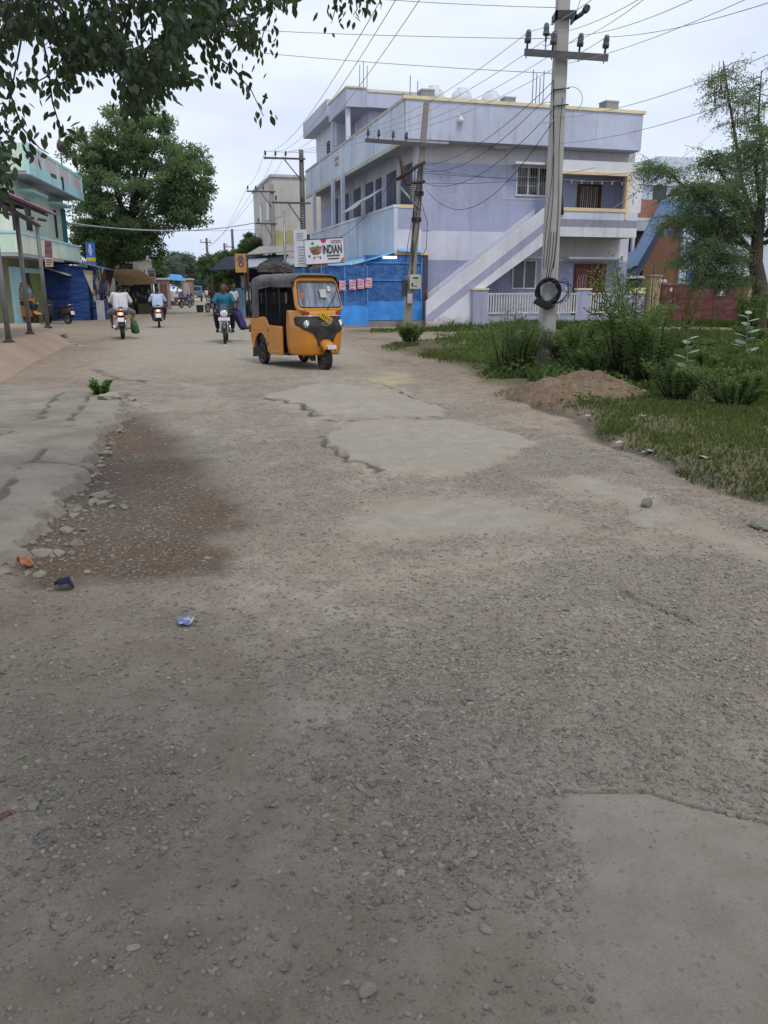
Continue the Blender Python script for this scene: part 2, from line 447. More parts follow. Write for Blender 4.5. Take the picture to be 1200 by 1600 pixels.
def spaced(lo, hi, f):
    a = [lo]
    while a[-1] < hi: a.append(a[-1] + f(a[-1]))
    return a
xp = spaced(0, 420, lambda v: .015 if v < 1.3 else .015 + (v - 1.3) * .012 if v < 9 else .107 + (v - 9) * .09)
xs = np.array([-v for v in xp[:0:-1]] + xp)
ys = np.array([-40, -20, -10, -5, -2.5, -1, -.3, .2, .6] + spaced(.85, 600, lambda v: max(.010, .0062 * v) if v < 15 else .093 + (v - 15) * .03))
GX, GY = np.meshgrid(xs, ys); nx, ny = len(xs), len(ys)
gx, gy = GX.ravel(), GY.ravel()
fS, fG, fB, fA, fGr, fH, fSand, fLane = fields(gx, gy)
gz = fH; fCkSh = fields.crack
idx = np.arange(nx * ny).reshape(ny, nx)
quads = np.stack([idx[:-1, :-1], idx[:-1, 1:], idx[1:, 1:], idx[1:, :-1]], -1).reshape(-1, 4)
cx = gx[quads].mean(1); cy = gy[quads].mean(1)
wob = (fbm(cx, cy, 1.1, 12, 4) - .5) * np.clip(cy * .06, .1, 1.2)
isroad = sdpoly(cx + wob, cy, P_ROAD) < 0
islane = (~isroad) & (sdpoly(cx, cy + wob * .6, P_LANE) < 0)

def ground_mat():
    t = NT('dusty_broken_road'); p = t.coord()
    a1 = t.n('Attribute', attribute_name='msk'); sp = t.n('SeparateColor'); t.t.links.new(a1.outputs['Color'], sp.inputs[0])
    a2 = t.n('Attribute', attribute_name='msk2'); sp2 = t.n('SeparateColor'); t.t.links.new(a2.outputs['Color'], sp2.inputs[0])
    S, G, B = sp.outputs; A, GR, SD = sp2.outputs
    n1 = t.noise(p, .8, 5, .6); n2 = t.noise(p, 5, 6, .65); n3 = t.noise(p, 28, 5, .7); n4 = t.noise(p, 150, 5, .8)
    dust = t.mix(t.remap(n2, .3, .72), (.288, .242, .19), (.40, .352, .288))
    dust = t.mix(t.remap(n1, .35, .7, 0, .55), dust, (.30, .245, .18))
    smooth = t.mix(t.remap(n2, .3, .7), (.305, .268, .212), (.385, .345, .28))
    smooth = t.mix(t.remap(n1, .4, .65, 0, .6), smooth, (.315, .28, .225))
    d3, c3 = t.vor(p, 46); s3 = t.n('SeparateColor'); t.t.links.new(c3, s3.inputs[0])
    pit = t.math('MULTIPLY', t.remap(s3.outputs[0], .22, .15), t.remap(d3, .5, .15))
    smooth = t.mix(t.math('MULTIPLY', pit, t.remap(n2, .4, .65, .05, .5)), smooth, (.12, .115, .105))
    col = t.mix(S, dust, smooth)
    sandy = t.mix(t.remap(n2, .3, .7), (.26, .185, .135), (.38, .295, .222))
    col = t.mix(t.math('MULTIPLY', A, .85), col, sandy)
    col = t.mix(SD, col, (.46, .38, .24))
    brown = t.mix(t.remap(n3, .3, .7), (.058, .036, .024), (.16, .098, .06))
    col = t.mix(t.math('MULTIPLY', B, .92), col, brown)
    soil = t.mix(t.remap(n3, .3, .7), (.07, .068, .032), (.17, .14, .08))
    col = t.mix(GR, col, soil)
    col = t.mix(t.math('MULTIPLY', a1.outputs['Alpha'], .85), col, (.05, .045, .04))  # dark cracks, with the patch-edge shade painted in alongside
    # pebbles in the surface, two sizes
    def peb(scale, lo, bias):
        wv = t.n('VectorMath', operation='ADD'); nn = t.n('TexNoise'); t.put(nn.inputs['Vector'], p); nn.inputs['Scale'].default_value = scale * .8; nn.inputs['Detail'].default_value = 2
        sc_ = t.n('VectorMath', operation='SCALE'); t.t.links.new(nn.outputs['Color'], sc_.inputs[0]); sc_.inputs['Scale'].default_value = .5 / scale
        t.t.links.new(p, wv.inputs[0]); t.t.links.new(sc_.outputs[0], wv.inputs[1])
        d, c = t.vor(wv.outputs[0], scale); s = t.n('SeparateColor'); t.t.links.new(c, s.inputs[0])
        on = t.remap(t.math('SUBTRACT', t.math('ADD', G, bias), s.outputs[0]), -.02, .06)
        sh = t.remap(d, .52, lo)
        return t.math('MULTIPLY', on, sh), s.outputs[1]
    m1, r1 = peb(44, .22, -.16); m2, r2 = peb(115, .2, .03); m0, r0 = peb(24, .3, -.45)
    keep = t.math('SUBTRACT', 1.0, t.math('MULTIPLY', GR, .9))
    stone1 = t.mix(r1, (.165, .157, .138), (.36, .33, .28)); stone2 = t.mix(r2, (.16, .148, .125), (.37, .335, .28)); stone0 = t.mix(r0, (.18, .17, .15), (.32, .30, .26))
    gap = t.math('MULTIPLY', t.math('MULTIPLY', t.remap(G, .45, .85), t.math('SUBTRACT', 1.0, m1)), .20); col = t.mix(gap, col, (.13, .115, .092))  # dark painted between packed stones to suggest their shading
    col = t.mix(t.math('MULTIPLY', t.math('MULTIPLY', m2, keep), .6), col, stone2)
    col = t.mix(t.math('MULTIPLY', t.math('MULTIPLY', m1, keep), .72), col, stone1)
    col = t.mix(t.math('MULTIPLY', t.math('MULTIPLY', m0, keep), .8), col, stone0)
    col = t.mix(1.0, col, t.mix(n4, (.52, .52, .52), (1.45, 1.45, 1.45)), 'MULTIPLY')
    h = t.math('MULTIPLY', m1, .013)
    h = t.math('ADD', h, t.math('MULTIPLY', m2, .0045)); h = t.math('ADD', h, t.math('MULTIPLY', m0, .012))
    h = t.math('ADD', h, t.math('MULTIPLY', n3, .009)); h = t.math('ADD', h, t.math('MULTIPLY', n4, .0055)); h = t.math('SUBTRACT', h, t.math('MULTIPLY', pit, .004))
    return t.principled(col, t.math('SUBTRACT', .95, t.math('MULTIPLY', B, .12)), 0, t.bump(h, 1.0, .9), .2)
GM = ground_mat()

def ground_part(name, sel):
    q = quads[sel]; u, inv = np.unique(q.ravel(), return_inverse=True)
    o = np_mesh(name, np.stack([gx[u], gy[u], gz[u]], -1), inv.reshape(-1, 4), GM, smooth=True)
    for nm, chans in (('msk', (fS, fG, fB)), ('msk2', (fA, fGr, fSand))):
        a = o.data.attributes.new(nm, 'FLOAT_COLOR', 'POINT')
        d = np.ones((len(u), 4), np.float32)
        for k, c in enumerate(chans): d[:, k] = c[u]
        if nm == 'msk': d[:, 3] = fCkSh[u]
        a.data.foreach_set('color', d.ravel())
    return tag(o, kind='structure')
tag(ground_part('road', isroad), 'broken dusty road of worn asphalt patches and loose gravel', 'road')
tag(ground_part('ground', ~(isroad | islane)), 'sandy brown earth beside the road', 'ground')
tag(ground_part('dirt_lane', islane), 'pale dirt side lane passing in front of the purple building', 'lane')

# ---------------------------------------------------------------- loose stones
def ico(sub):
    bm = bmesh.new(); bmesh.ops.create_icosphere(bm, subdivisions=sub, radius=1)
    V = np.array([v.co[:] for v in bm.verts]); Fc = np.array([[v.index for v in f.verts] for f in bm.faces]); bm.free(); return V, Fc
rng = np.random.default_rng(7)
def stone_templates(sub, k):
    V, Fc = ico(sub); out = []
    for i in range(k):
        W = V.copy()
        for j in range(5):   # knock flats onto it
            nrm = rng.normal(size=3); nrm /= np.linalg.norm(nrm); h = rng.uniform(.45, .85)
            dd = W @ nrm; W = W - np.outer(np.clip(dd - h, 0, None), nrm)
        W *= 1 + rng.normal(size=(len(W), 1)) * .04
        out.append(W)
    return out, Fc

def scatter_stones(n, ylo, yhi, sub, smin, smax, power, dens=1.0):
    y = ylo * (yhi / ylo) ** rng.random(n) if ylo > 0 else rng.uniform(ylo, yhi, n)
    x = (rng.random(n) * 2 - 1) * (y * .53 + .25)
    S, G, B, A, GR, Hh, sd, ln = fields(x, y)
    pr = np.clip(G ** 1.25 * 1.2 + .012 + .05 * B, 0, 1) * (1 - .75 * S) * (1 - GR) * dens
    # keep the count per square metre even: candidates are log spaced, so weight by area
    k = rng.random(n) < pr
    x, y, Hh, G, S, B = x[k], y[k], Hh[k], G[k], S[k], B[k]; m = len(x)
    s = smin + (smax - smin) * rng.random(m) ** power
    T, Fc = stone_templates(sub, 9)
    nv = len(T[0]); V = np.zeros((m, nv, 3), np.float32); ti = rng.integers(0, 9, m)
    for i in range(9):
        V[ti == i] = T[i]
    sx = s * rng.uniform(.8, 1.35, m); sy = s * rng.uniform(.7, 1.05, m); sz = s * rng.uniform(.45, .75, m)
    V *= np.stack([sx, sy, sz], -1)[:, None, :]
    a = rng.random(m) * 6.28; ca, sa = np.cos(a)[:, None], np.sin(a)[:, None]
    tl = rng.normal(size=m)[:, None] * .25
    X = V[:, :, 0] * ca - V[:, :, 1] * sa; Y = V[:, :, 0] * sa + V[:, :, 1] * ca; Z = V[:, :, 2] + X * tl
    X += x[:, None]; Y += y[:, None]; Z += (Hh + sz * rng.uniform(-.25, .35, m))[:, None]
    VV = np.stack([X, Y, Z], -1).reshape(-1, 3)
    FF = (Fc[None] + (np.arange(m) * nv)[:, None, None]).reshape(-1, 3)
    tint = np.repeat(np.clip(rng.normal(.36, .27, m) - .25 * B, 0, 1), nv)
    return VV, FF, tint

t = NT('gravel_stone'); p_ = t.coord(); a_ = t.n('Attribute', attribute_name='tint')
cc = t.mix(a_.outputs['Fac'], (.135, .130, .115), (.40, .365, .305)); nn = t.noise(p_, 90, 5, .7)
cc = t.mix(t.remap(nn, .35, .7, 0, .75), cc, (.31, .265, .205))
STONE = t.principled(cc, .92, 0, t.bump(nn, .004), .2)
parts = [scatter_stones(40000, 1.25, 3.2, 2, .0022, .0115, 2.9), scatter_stones(46000, 3.0, 8.0, 1, .003, .015, 2.9), scatter_stones(9000, 7.5, 18, 1, .006, .020, 2.4),
         scatter_stones(420, 1.3, 7, 2, .010, .021, 1.9)]
off = 0; VV = []; FF = []; TT = []
for v, f, ti in parts:
    VV.append(v); FF.append(f + off); TT.append(ti); off += len(v)
gravel = np_mesh('gravel', np.concatenate(VV), np.concatenate(FF), STONE, tint=np.concatenate(TT), smooth=False)
tag(gravel, 'loose grey gravel scattered over the broken road surface', 'gravel', kind='stuff')

def big_stone(px, py, r, label, flat=.6, tint=.3, name='stone', seed=1):
    global rng
    rng = np.random.default_rng(seed)
    T, Fc = stone_templates(3, 1); g = gp(px, py); z = zg(g.x, g.y)
    o = np_mesh(name, T[0] * np.array([r * 1.15, r * .9, r * flat]), Fc, STONE, tint=np.full(len(T[0]), tint), smooth=False)
    o.location = (g.x, g.y, z + r * flat * .55); o.rotation_euler = (0, 0, seed * 1.3)
    return tag(o, label, 'stone')
big_stone(1010, 790, .052, 'rounded dark grey stone lying alone on the right side of the road', .85, .05, seed=3)
big_stone(828, 1400, .013, 'small pale grey pebble beside the smooth patch in the foreground', .8, .55, seed=4)
big_stone(733, 1100, .020, 'dark rounded pebble in the middle of the gravel stretch', .7, .1, seed=5)
big_stone(1058, 1172, .019, 'blue grey lump half buried in the gravel on the right', .7, .2, seed=6)
big_stone(575, 1545, .021, 'dusty rock knob sticking out of the dirt in the foreground', .6, .45, seed=8)
big_stone(740, 1412, .019, 'flat grey rock bedded at the edge of the foreground patch', .45, .36, seed=9)
big_stone(172, 632, .15, 'grey rubble block at the tip of the concrete apron', .7, .55, seed=10)
big_stone(205, 628, .07, 'small rubble piece beside the weed on the apron corner', .6, .6, seed=12)
# ---------------------------------------------------------------- paints shared by the buildings
PURPLE = plaster('lilac_plaster', (.395, .425, .585), .45, low=None)
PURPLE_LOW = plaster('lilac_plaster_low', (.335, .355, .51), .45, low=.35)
LILAC = plaster('pale_lilac_plaster', (.63, .645, .75), .28)
WHITEB = plaster('blue_white_plaster', (.58, .64, .74), .34)
OFFW = plaster('off_white_plaster', (.68, .69, .72), .34)
GREYW = plaster('grey_white_plaster', (.56, .56, .59), .4)
CREAM = plaster('cream_trim_paint', (.74, .66, .42), .35)
ORTRIM = plaster('peach_trim_paint', (.74, .58, .36), .25)
SOFFIT = plaster('soffit_plaster', (.42, .42, .46), .4)
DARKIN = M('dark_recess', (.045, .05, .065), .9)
GLASSD = glassy('dark_window_glass', (.03, .035, .045))
FRAMEW = M('white_window_paint', (.62, .62, .64), .5)
WOOD_R = M('red_brown_wood', (.085, .028, .022), .5, bs=20)
IRONW = M('white_painted_iron', (.62, .62, .62), .5, dust=.4)
STEEL = M('grey_galvanised_steel', (.30, .31, .32), .45, .6)
DKIRON = M('dark_iron', (.06, .058, .062), .6, .3)
RUST = M('rusty_iron', (.085, .05, .042), .8, .2)
TANKW = M('white_plastic_tank', (.62, .66, .70), .5, dust=.3)
TANKB = M('black_plastic_tank', (.03, .03, .035), .4)
CONC = plaster('raw_concrete', (.33, .32, .30), .5, vs=1.2)

# ---------------------------------------------------------------- the purple corner building
FB = Frame(1.521, 36.834, math.atan2(.274, .962))
BANG = FB.ang
bld = thing('apartment_building', 'two storey lilac and white corner building with a long street balcony and outside staircase', 'building', FB.o, BANG)
LEN = 21.0; AW = 10.4
def bwall(z0, z1, mat, name='wall'):
    return MB().box(0, AW, 0, LEN, z0, z1).build(name, mat, bld)
bwall(-.2, 2.80, PURPLE_LOW); bwall(2.80, 4.02, LILAC)
MB().box(0, 5.9, 0, LEN, 4.02, 6.80).box(5.9, AW, .02, LEN, 4.02, 6.80).build('wall', PURPLE, bld); bwall(6.80, 7.66, GREYW)
MB().box(.02, .55, -.025, .2, 4.02, 6.80).build('corner_strip', plaster('pale_purple_strip', (.44, .46, .63)), bld)
# roof slab and parapet
MB().box(-.9, AW - .3, -.8, LEN, 7.50, 7.66).box(-.9, 1.0, -.82, .0, 7.40, 7.50).box(3.2, 3.9, -.6, -.0, 7.38, 7.50).build('roof_slab', SOFFIT, bld, sep=True)
MB().box(-.9, AW - .3, -.86, -.70, 7.52, 9.0).box(AW - .45, AW - .3, -.70, LEN, 7.52, 9.0).build('parapet', plaster('parapet_lilac', (.50, .54, .67), .5), bld)
pw = MB().box(-.96, -.80, -.70, LEN, 7.42, 8.95).build('parapet', WHITEB, bld)
MB().box(-1.0, -.74, -.72, LEN + .02, 8.95, 9.06).box(-1.0, -.90, -.72, LEN, 7.34, 7.52).build('coping', plaster('dull_cream', (.50, .49, .40), .4), bld, sep=True)
MB().box(-1.0, AW - .2, -.92, -.62, 9.0, 9.13).box(AW - .52, AW - .2, -.62, LEN, 9.0, 9.13).build('coping', CREAM, bld, sep=True)
rb = MB()
for b in (3.9, 7.44, 10.2, 12.9, 16.2, 19.1, 1.2): rb.box(-1.01, -.95, b - .06, b + .06, 7.5, 8.96)
rb.build('panel_rib', OFFW, bld, sep=True)
# painted words too worn to read, two short rows on the parapet panel
wr = MB(); rnd = random.Random(4)
for row, z in ((0, 8.42), (1, 8.12)):
    b = 12.3 if row == 0 else 12.15
    while b > 11.2 + .15 * row:
        wdt = rnd.uniform(.10, .16)
        wr.box(-.967, -.962, b - wdt, b, z, z + rnd.uniform(.13, .2)); wr.box(-.967, -.962, b - wdt * .4, b - wdt * .2, z - .05, z + .22); b -= wdt + .06
wr.build('painted_lettering', M('faded_orange_letters', (.42, .22, .17), .8), bld)
# street balcony
MB().box(-1.2, 0, -.36, LEN - 3, 3.06, 3.22).build('balcony_floor', SOFFIT, bld)
MB().box(-1.24, -1.08, -.38, LEN - 3, 3.0, 4.90).build('balcony_wall', WHITEB, bld)
MB().box(-1.08, -.0, -.385, -.24, 4.03, 4.88).build('balcony_end', PURPLE, bld, sep=True)
MB().box(-1.08, -.0, -.38, -.24, 3.16, 4.03).build('balcony_end', LILAC, bld, sep=True)
MB().box(-1.28, -1.02, -.40, LEN - 3, 4.90, 5.01).build('coping', OFFW, bld, sep=True)
MB().box(-1.02, .02, -.41, -.20, 4.88, 5.02).box(-1.22, .3, -.40, -.2, 2.98, 3.12).build('trim', ORTRIM, bld, sep=True)
rb = MB()
for b in (2.74, 6.1, 9.35, 12.4, 15.2): rb.box(-1.29, -1.235, b - .07, b + .07, 3.1, 4.92)
for b in (1.2, 4.4, 7.7): rb.box(-1.262, -1.238, b - .015, b + .015, 3.1, 4.3)
rb.build('panel_rib', OFFW, bld, sep=True)
cl = MB()
for b in (9.7, 12.1, 17.6): cl.box(-1.2, -1.02, b - .14, b + .14, 5.0, 7.5)
cl.box(-.15, -.02, -.02, .5, 5.0, 7.5)
cl.build('column', WHITEB, bld, sep=True)
for k, (b0, b1) in enumerate(((.9, 2.6), (3.4, 5.0), (6.0, 7.0), (7.6, 9.0), (10.2, 11.7), (13.0, 15.0), (15.8, 17.5))):
    w = MB().box(-.03, -.008, b0, b1, 4.4, 6.9).build('shutter', M('grey_shutter', (.10, .11, .14), .7, var=.3) if k == 0 else bpy.data.materials['grey_shutter'], bld)
    s_ = MB()
    for z in np.arange(4.5, 6.9, .11): s_.box(-.05, -.03, b0 + .04, b1 - .04, z, z + .05)
    s_.build('slats', bpy.data.materials['grey_shutter'], w)
MB().box(-.06, -.005, 2.75, 3.25, 5.0, 7.3).box(-.06, -.005, 9.2, 9.9, 5.0, 7.3).build('pilaster', GREYW, bld, sep=True)
# folded tin sheets hung over the balcony rail
sh = MB().prism([(-1.25, 3.3, 5.75), (-2.05, 3.4, 5.15), (-2.1, 5.9, 5.10), (-1.25, 6.0, 5.70)], (0, 0, .04)).prism([(-1.2, 1.3, 5.85), (-1.8, 1.4, 5.45), (-1.9, 3.2, 5.35), (-1.2, 3.25, 5.80)], (0, 0, .04))
sh.build('sunshade', M('pale_green_sheet', (.35, .41, .42), .6), bld, sep=True)
# front first-floor window
def window(a0, a1, z0, z1, b, fm, panes=2, grille=False, parent=bld, gm=GLASSD, bars=None):
    fr = MB(); t_ = .07
    fr.box(a0 - t_, a1 + t_, b - .05, b - .004, z0 - t_, z0).box(a0 - t_, a1 + t_, b - .05, b - .004, z1, z1 + t_)
    fr.box(a0 - t_, a0, b - .05, b - .004, z0, z1).box(a1, a1 + t_, b - .05, b - .004, z0, z1)
    for k in range(1, panes):
        x = a0 + (a1 - a0) * k / panes; fr.box(x - .04, x + .04, b - .048, b - .004, z0, z1)
    f = fr.build('window', fm, parent)
    MB().box(a0, a1, b - .02, b - .002, z0, z1).build('pane', gm, f)
    if grille:
        g = MB(); x = a0 + .06
        while x < a1:
            g.tube([(x, b - .045, z0), (x, b - .045, z1)], .009, 5); x += .11
        for z in (z0 + (z1 - z0) * .33, z0 + (z1 - z0) * .66): g.tube([(a0, b - .045, z), (a1, b - .045, z)], .009, 5)
        g.build('grille', bars or IRONW, f)
    return f
window(4.55, 6.1, 5.62, 6.72, 0, FRAMEW, 3, True)
MB().box(4.2, 6.2, -.55, 0, 6.80, 6.90).build('sunshade', OFFW, bld, sep=True)
MB().box(3.9, 3.94, -.014, 0, 5.4, 7.3).box(3.94, 5.9, -.014, 0, 5.4, 5.44).build('conduit', GREYW, bld, sep=True)
window(4.55, 5.62, 1.62, 2.78, 0, FRAMEW, 2)
MB().box(4.3, 6.0, -.3, 0, 2.9, 2.98).build('sunshade', OFFW, bld, sep=True)
# front balcony on the right
A0, A1 = 5.6, 9.9
MB().box(A0, A1, -1.3, 0, 3.83, 3.95).build('balcony_floor', SOFFIT, bld)
MB().box(A0, A1, -1.36, -1.22, 3.80, 4.20).build('balcony_wall', OFFW, bld)
MB().box(A0, A1, -1.355, -1.22, 4.20, 4.52).build('balcony_wall', plaster('mauve_grey_band', (.30, .29, .37), .5), bld)
MB().box(A0, A1, -1.36, -1.22, 4.52, 4.86).build('balcony_wall', WHITEB, bld)
MB().box(A1 - .1, A1 + .02, -1.2, 0, 3.8, 4.86).build('balcony_end', WHITEB, bld, sep=True)
MB().box(A0, 9.35, -1.40, -1.18, 4.86, 5.0).box(A0, 9.35, -1.40, -1.2, 6.36, 6.48).box(9.22, 9.36, -1.395, -1.2, 4.55, 6.40).build('trim', ORTRIM, bld, sep=True)
MB().box(A0, A1 + .12, -1.36, -1.2, 6.48, 6.92).box(9.36, A1 + .12, -1.36, -1.2, 4.86, 6.48).box(A1 - .04, A1 + .12, -1.2, 0, 4.86, 6.92).build('balcony_frame', OFFW, bld)
MB().box(A0, A1 + .1, -1.2, 0, 6.86, 6.95).build('sunshade', SOFFIT, bld, sep=True)
d_ = MB().box(7.55, 8.75, -.06, -.004, 3.95, 6.15).build('door', WOOD_R, bld)
cur = MB()
for k in range(9): cur.tube([(7.72 + k * .1, -.08, 4.9 + .02 * (k % 3)), (7.70 + k * .105, -.085, 5.4), (7.73 + k * .1, -.08, 6.05)], .016 if k % 2 else .01, 5)
cur.build('door_grille', IRONW, d_)
cln = MB().tube([(5.7, -1.1, 6.2), (7.5, -1.12, 6.12), (9.3, -1.1, 6.2)], .012, 5)
for k in range(6): cln.box(6.6 + k * .5, 6.66 + k * .5, -1.13, -1.1, 6.02, 6.16)
cln.build('clothes_line', FRAMEW, bld)
# ground floor right bay: door, sunshade
MB().box(6.4, 9.95, -.02, 0, 2.9, 3.8).build('wall', plaster('beige_bay', (.50, .48, .46), .4), bld)
MB().box(7.0, 10.0, -.6, 0, 2.88, 2.98).build('sunshade', OFFW, bld, sep=True)
d_ = MB().box(7.62, 9.28, -.05, -.004, .2, 2.70).build('door', WOOD_R, bld)
MB().box(7.70, 8.3, -.07, -.05, 1.2, 2.5).box(8.42, 8.58, -.075, -.05, .2, 2.68).box(9.0, 9.2, -.075, -.05, .2, 2.68).build('door_panel', M('dark_red_panel', (.16, .05, .035), .5), d_, sep=True)
g = MB()
for k in range(4): g.tube([(7.8 + k * .13, -.09, 1.25), (7.8 + k * .13, -.09, 2.0), (7.86 + k * .13, -.09, 2.2)], .012, 5)
g.build('door_grille', IRONW, d_)
MB().sphere((7.35, -.12, 2.35), .07).build('wall_lamp', FRAMEW, bld)
MB().box(7.2, 7.34, -.03, 0, 1.5, 1.66).build('switch_box', FRAMEW, bld)
# staircase: white parapet with a mauve stripe climbing to the first floor balcony
def zs(a, o): return o + .735 * a
st = MB()
st.prism([(-.06, -1.3, .0), (-.06, -1.3, 1.05), (5.4, -1.3, zs(5.4, 1.05)), (5.6, -1.3, 5.0), (5.6, -1.3, 3.6), (5.35, -1.3, 3.42), (2.05, -1.3, 1.2), (2.05, -1.3, 0)], (0, .14, 0))
stair = st.build('staircase', plaster('stair_white', (.66, .68, .74), .3, low=.55), bld)
MB().prism([(-.05, -1.306, .22), (-.05, -1.306, .44), (5.55, -1.306, zs(5.55, .42)), (5.55, -1.306, zs(5.55, .06)), (.25, -1.306, .22)], (0, .01, 0)).build('painted_stripe', plaster('mauve_stripe', (.38, .38, .52), .4), stair)
tr = MB()
for k in range(19):
    a = .2 + k * .28; tr.box(a, a + .30, -1.155, -.1, max(.0, zs(a, -.15) - .12), zs(a, .06))
tr.build('treads', CONC, stair)
MB().prism([(-.06, -.16, .0), (-.06, -.16, 1.05), (5.4, -.16, zs(5.4, 1.05)), (5.4, -.16, zs(5.4, .0)), (.2, -.16, 0)], (0, .1, 0)).build('inner_rail', LILAC, stair)
MB().tube([(-.0, -1.1, 1.05), (-.0, -1.1, 1.55)], .06, 10).build('newel', M('dark_red_post', (.12, .035, .03), .6), stair)
# rooftop rooms
room = MB().box(.5, 3.0, 10.3, 13.4, 7.7, 10.74).box(-.86, -.64, 9.75, 9.97, 7.7, 10.74).build('roof_room', LILAC, bld)
MB().box(-.9, 3.2, 9.5, 13.9, 10.72, 11.6).box(.15, 2.6, 9.46, 9.6, 10.74, 11.45).build('room_parapet', plaster('roof_room_lilac', (.52, .55, .68), .4), room)
MB().box(-.92, .2, 9.44, 9.62, 11.6, 11.68).box(-.94, -.76, 9.62, 13.9, 11.6, 11.68).box(.2, 2.6, 9.42, 9.6, 11.45, 11.53).build('coping', CREAM, room, sep=True)
MB().box(.46, .5, 10.9, 11.8, 7.7, 10.0).box(1.2, 2.2, 10.26, 10.3, 7.9, 10.2).build('opening', DARKIN, room)
MB().box(-.86, -.66, 13.3, 13.5, 7.7, 10.74).box(-.84, -.70, 10.0, 13.3, 8.95, 9.1).build('pillar', LILAC, room, sep=True)
room = MB().box(-.3, 3.0, 14.6, 20.6, 7.7, 11.2).build('roof_room', LILAC, bld)
MB().box(-.95, 3.0, 14.2, 21.6, 11.1, 12.0).build('room_parapet', plaster('roof_room_grey', (.55, .57, .66), .4), room)
MB().box(-.34, -.30, 16.4, 17.2, 8.8, 10.2).build('opening', DARKIN, room)
# bare reinforcement left standing on the roof
rod = MB()
for a, b, z, h in ((-.1, 9.9, 11.5, 1.3), (.1, 9.9, 11.5, 1.5), (.3, 9.9, 11.5, 1.3), (.05, 2.6, 9, 1.0), (.35, 2.6, 9, 1.7), (.7, 2.6, 9, 1.5), (2.4, 2.6, 9, .9), (4.2, 2.6, 9, .9)):
    rod.tube([(a, b, z - .3), (a + .03, b, z + h)], .018, 5)
for k in range(4): rod.tube([(5.2 + k * .17, 0.2, 8.8), (5.2 + k * .17, .2, 10.7 - .15 * (k % 3))], .018, 5)
rod.build('reinforcing_rod', DKIRON, bld, sep=True)
MB().sphere((1.45, -.98, 8.3), (.13, .13, .13)).tube([(1.45, -.86, 8.3), (1.45, -1.0, 8.2)], .03, 6).box(1.38, 1.5, -.98, -.86, 8.35, 8.5).build('bulkhead_lamp', FRAMEW, bld)
MB().tube([(6.02, -1.35, 5.9), (6.05, -1.42, 5.2), (6.12, -1.4, 4.7)], .07, 8).build('drain_pipe', DKIRON, bld)

# water tanks and blocks on the roof (free standing)
def roof_tank(a, b, z, r, h, label, mat, grp=None):
    p = FB.w(a, b, z); o = thing('water_tank', label, 'water tank', p, BANG, grp)
    prof = [(0, 0), (r * .96, 0), (r, .04)]
    for k in range(5): zz = .08 + k * (h * .75) / 5; prof += [(r, zz), (r * 1.03, zz + .04), (r, zz + .08)]
    prof += [(r, h * .8), (r * .75, h * .95), (r * .4, h)]
    MB().lathe(prof, n=20).build('tank_body', mat, o)
    MB().lathe([(r * .42, h - .02), (r * .42, h + .06), (0, h + .08)], n=16).build('lid', mat, o)
roof_tank(1.45, 2.5, 7.7, .56, 2.55, 'white roof tank nearest the street corner of the purple building', TANKW)
roof_tank(2.8, 2.5, 7.7, .55, 2.55, 'white roof tank in the middle of the row on the purple building', TANKW)
roof_tank(4.25, 2.5, 7.7, .56, 2.5, 'white roof tank at the right end of the row on the purple building', TANKW)
def roof_block(a, b, z, s, h, label):
    o = thing('masonry_block', label, 'masonry block', FB.w(a, b, z), BANG)
    MB().box(-s, s, -s, s, 0, h).build('block_body', CONC, o, bevel=.02)
    MB().box(-s * 1.06, s * 1.06, -s * 1.06, s * 1.06, h, h + .06).build('cap', GREYW, o, sep=True)
roof_block(.92, 2.0, 7.7, .3, 2.25, 'square grey plinth on the roof in front of the corner water tank')
roof_block(4.5, 1.2, 7.7, .26, 2.0, 'small grey concrete stub on the roof below the right hand tank')
roof_block(10.9 - 1.0, 1.8, 7.7, .33, 2.25, 'grey concrete stub standing alone at the right end of the purple building roof')

# ---------------------------------------------------------------- compound wall, picket gate in front of it
cw = thing('compound_wall', 'low lilac compound wall with cream capped pillars below the purple building', 'wall', FB.w(2.0, -1.45, 0), BANG)
pm = plaster('pillar_lilac', (.36, .37, .52), .4, low=.25)
MB().box(0, .67, -.12, .3, -.1, 1.52).box(5.02, 5.68, -.12, .12, -.1, 1.52).build('pillar', pm, cw, sep=True)
MB().box(-.04, .71, -.16, .34, 1.52, 1.60).box(4.98, 5.72, -.16, .16, 1.52, 1.60).build('cap', CREAM, cw, sep=True)
MB().box(.67, 5.02, -.06, .06, -.1, .42).box(5.68, 7.25, -.06, .06, -.1, .42).build('plinth', plaster('blue_grey_plinth', (.33, .37, .46), .5, low=.15), cw, sep=True)
MB().box(7.25, 8.5, -.08, .08, -.1, 1.35).build('wall', pm, cw)
MB().box(7.25, 7.8, -.12, .12, 1.35, 1.42).box(7.8, 8.5, -.12, .12, 1.35, 1.62).build('cap', CREAM, cw, sep=True)
def picket(a0, a1, label):
    o = thing('picket_railing', label, 'railing', FB.w(a0, -1.55, 0), BANG)
    w = a1 - a0; p = MB(); n = int(w / .125)
    for k in range(n + 1): x = w * k / n; p.box(x - .028, x + .028, -.012, .012, .50, 1.40)
    p.build('pickets', IRONW, o)
    MB().box(0, w, -.02, .02, .52, .57).box(0, w, -.02, .02, 1.33, 1.38).build('rail', IRONW, o)
    q = MB(); m = max(2, int(w / .75))
    for k in range(m + 1): x = w * k / m; q.box(x - .03, x + .03, -.03, .03, 0, .52)
    q.build('post', M('rust_stained_post', (.5, .46, .40), .7, dust=.6, dustcol=(.2, .09, .04)), o, sep=True)
picket(2.70, 7.0, 'long white iron picket railing left of the capped middle pillar')
picket(7.72, 9.22, 'short white iron picket railing right of the capped middle pillar')

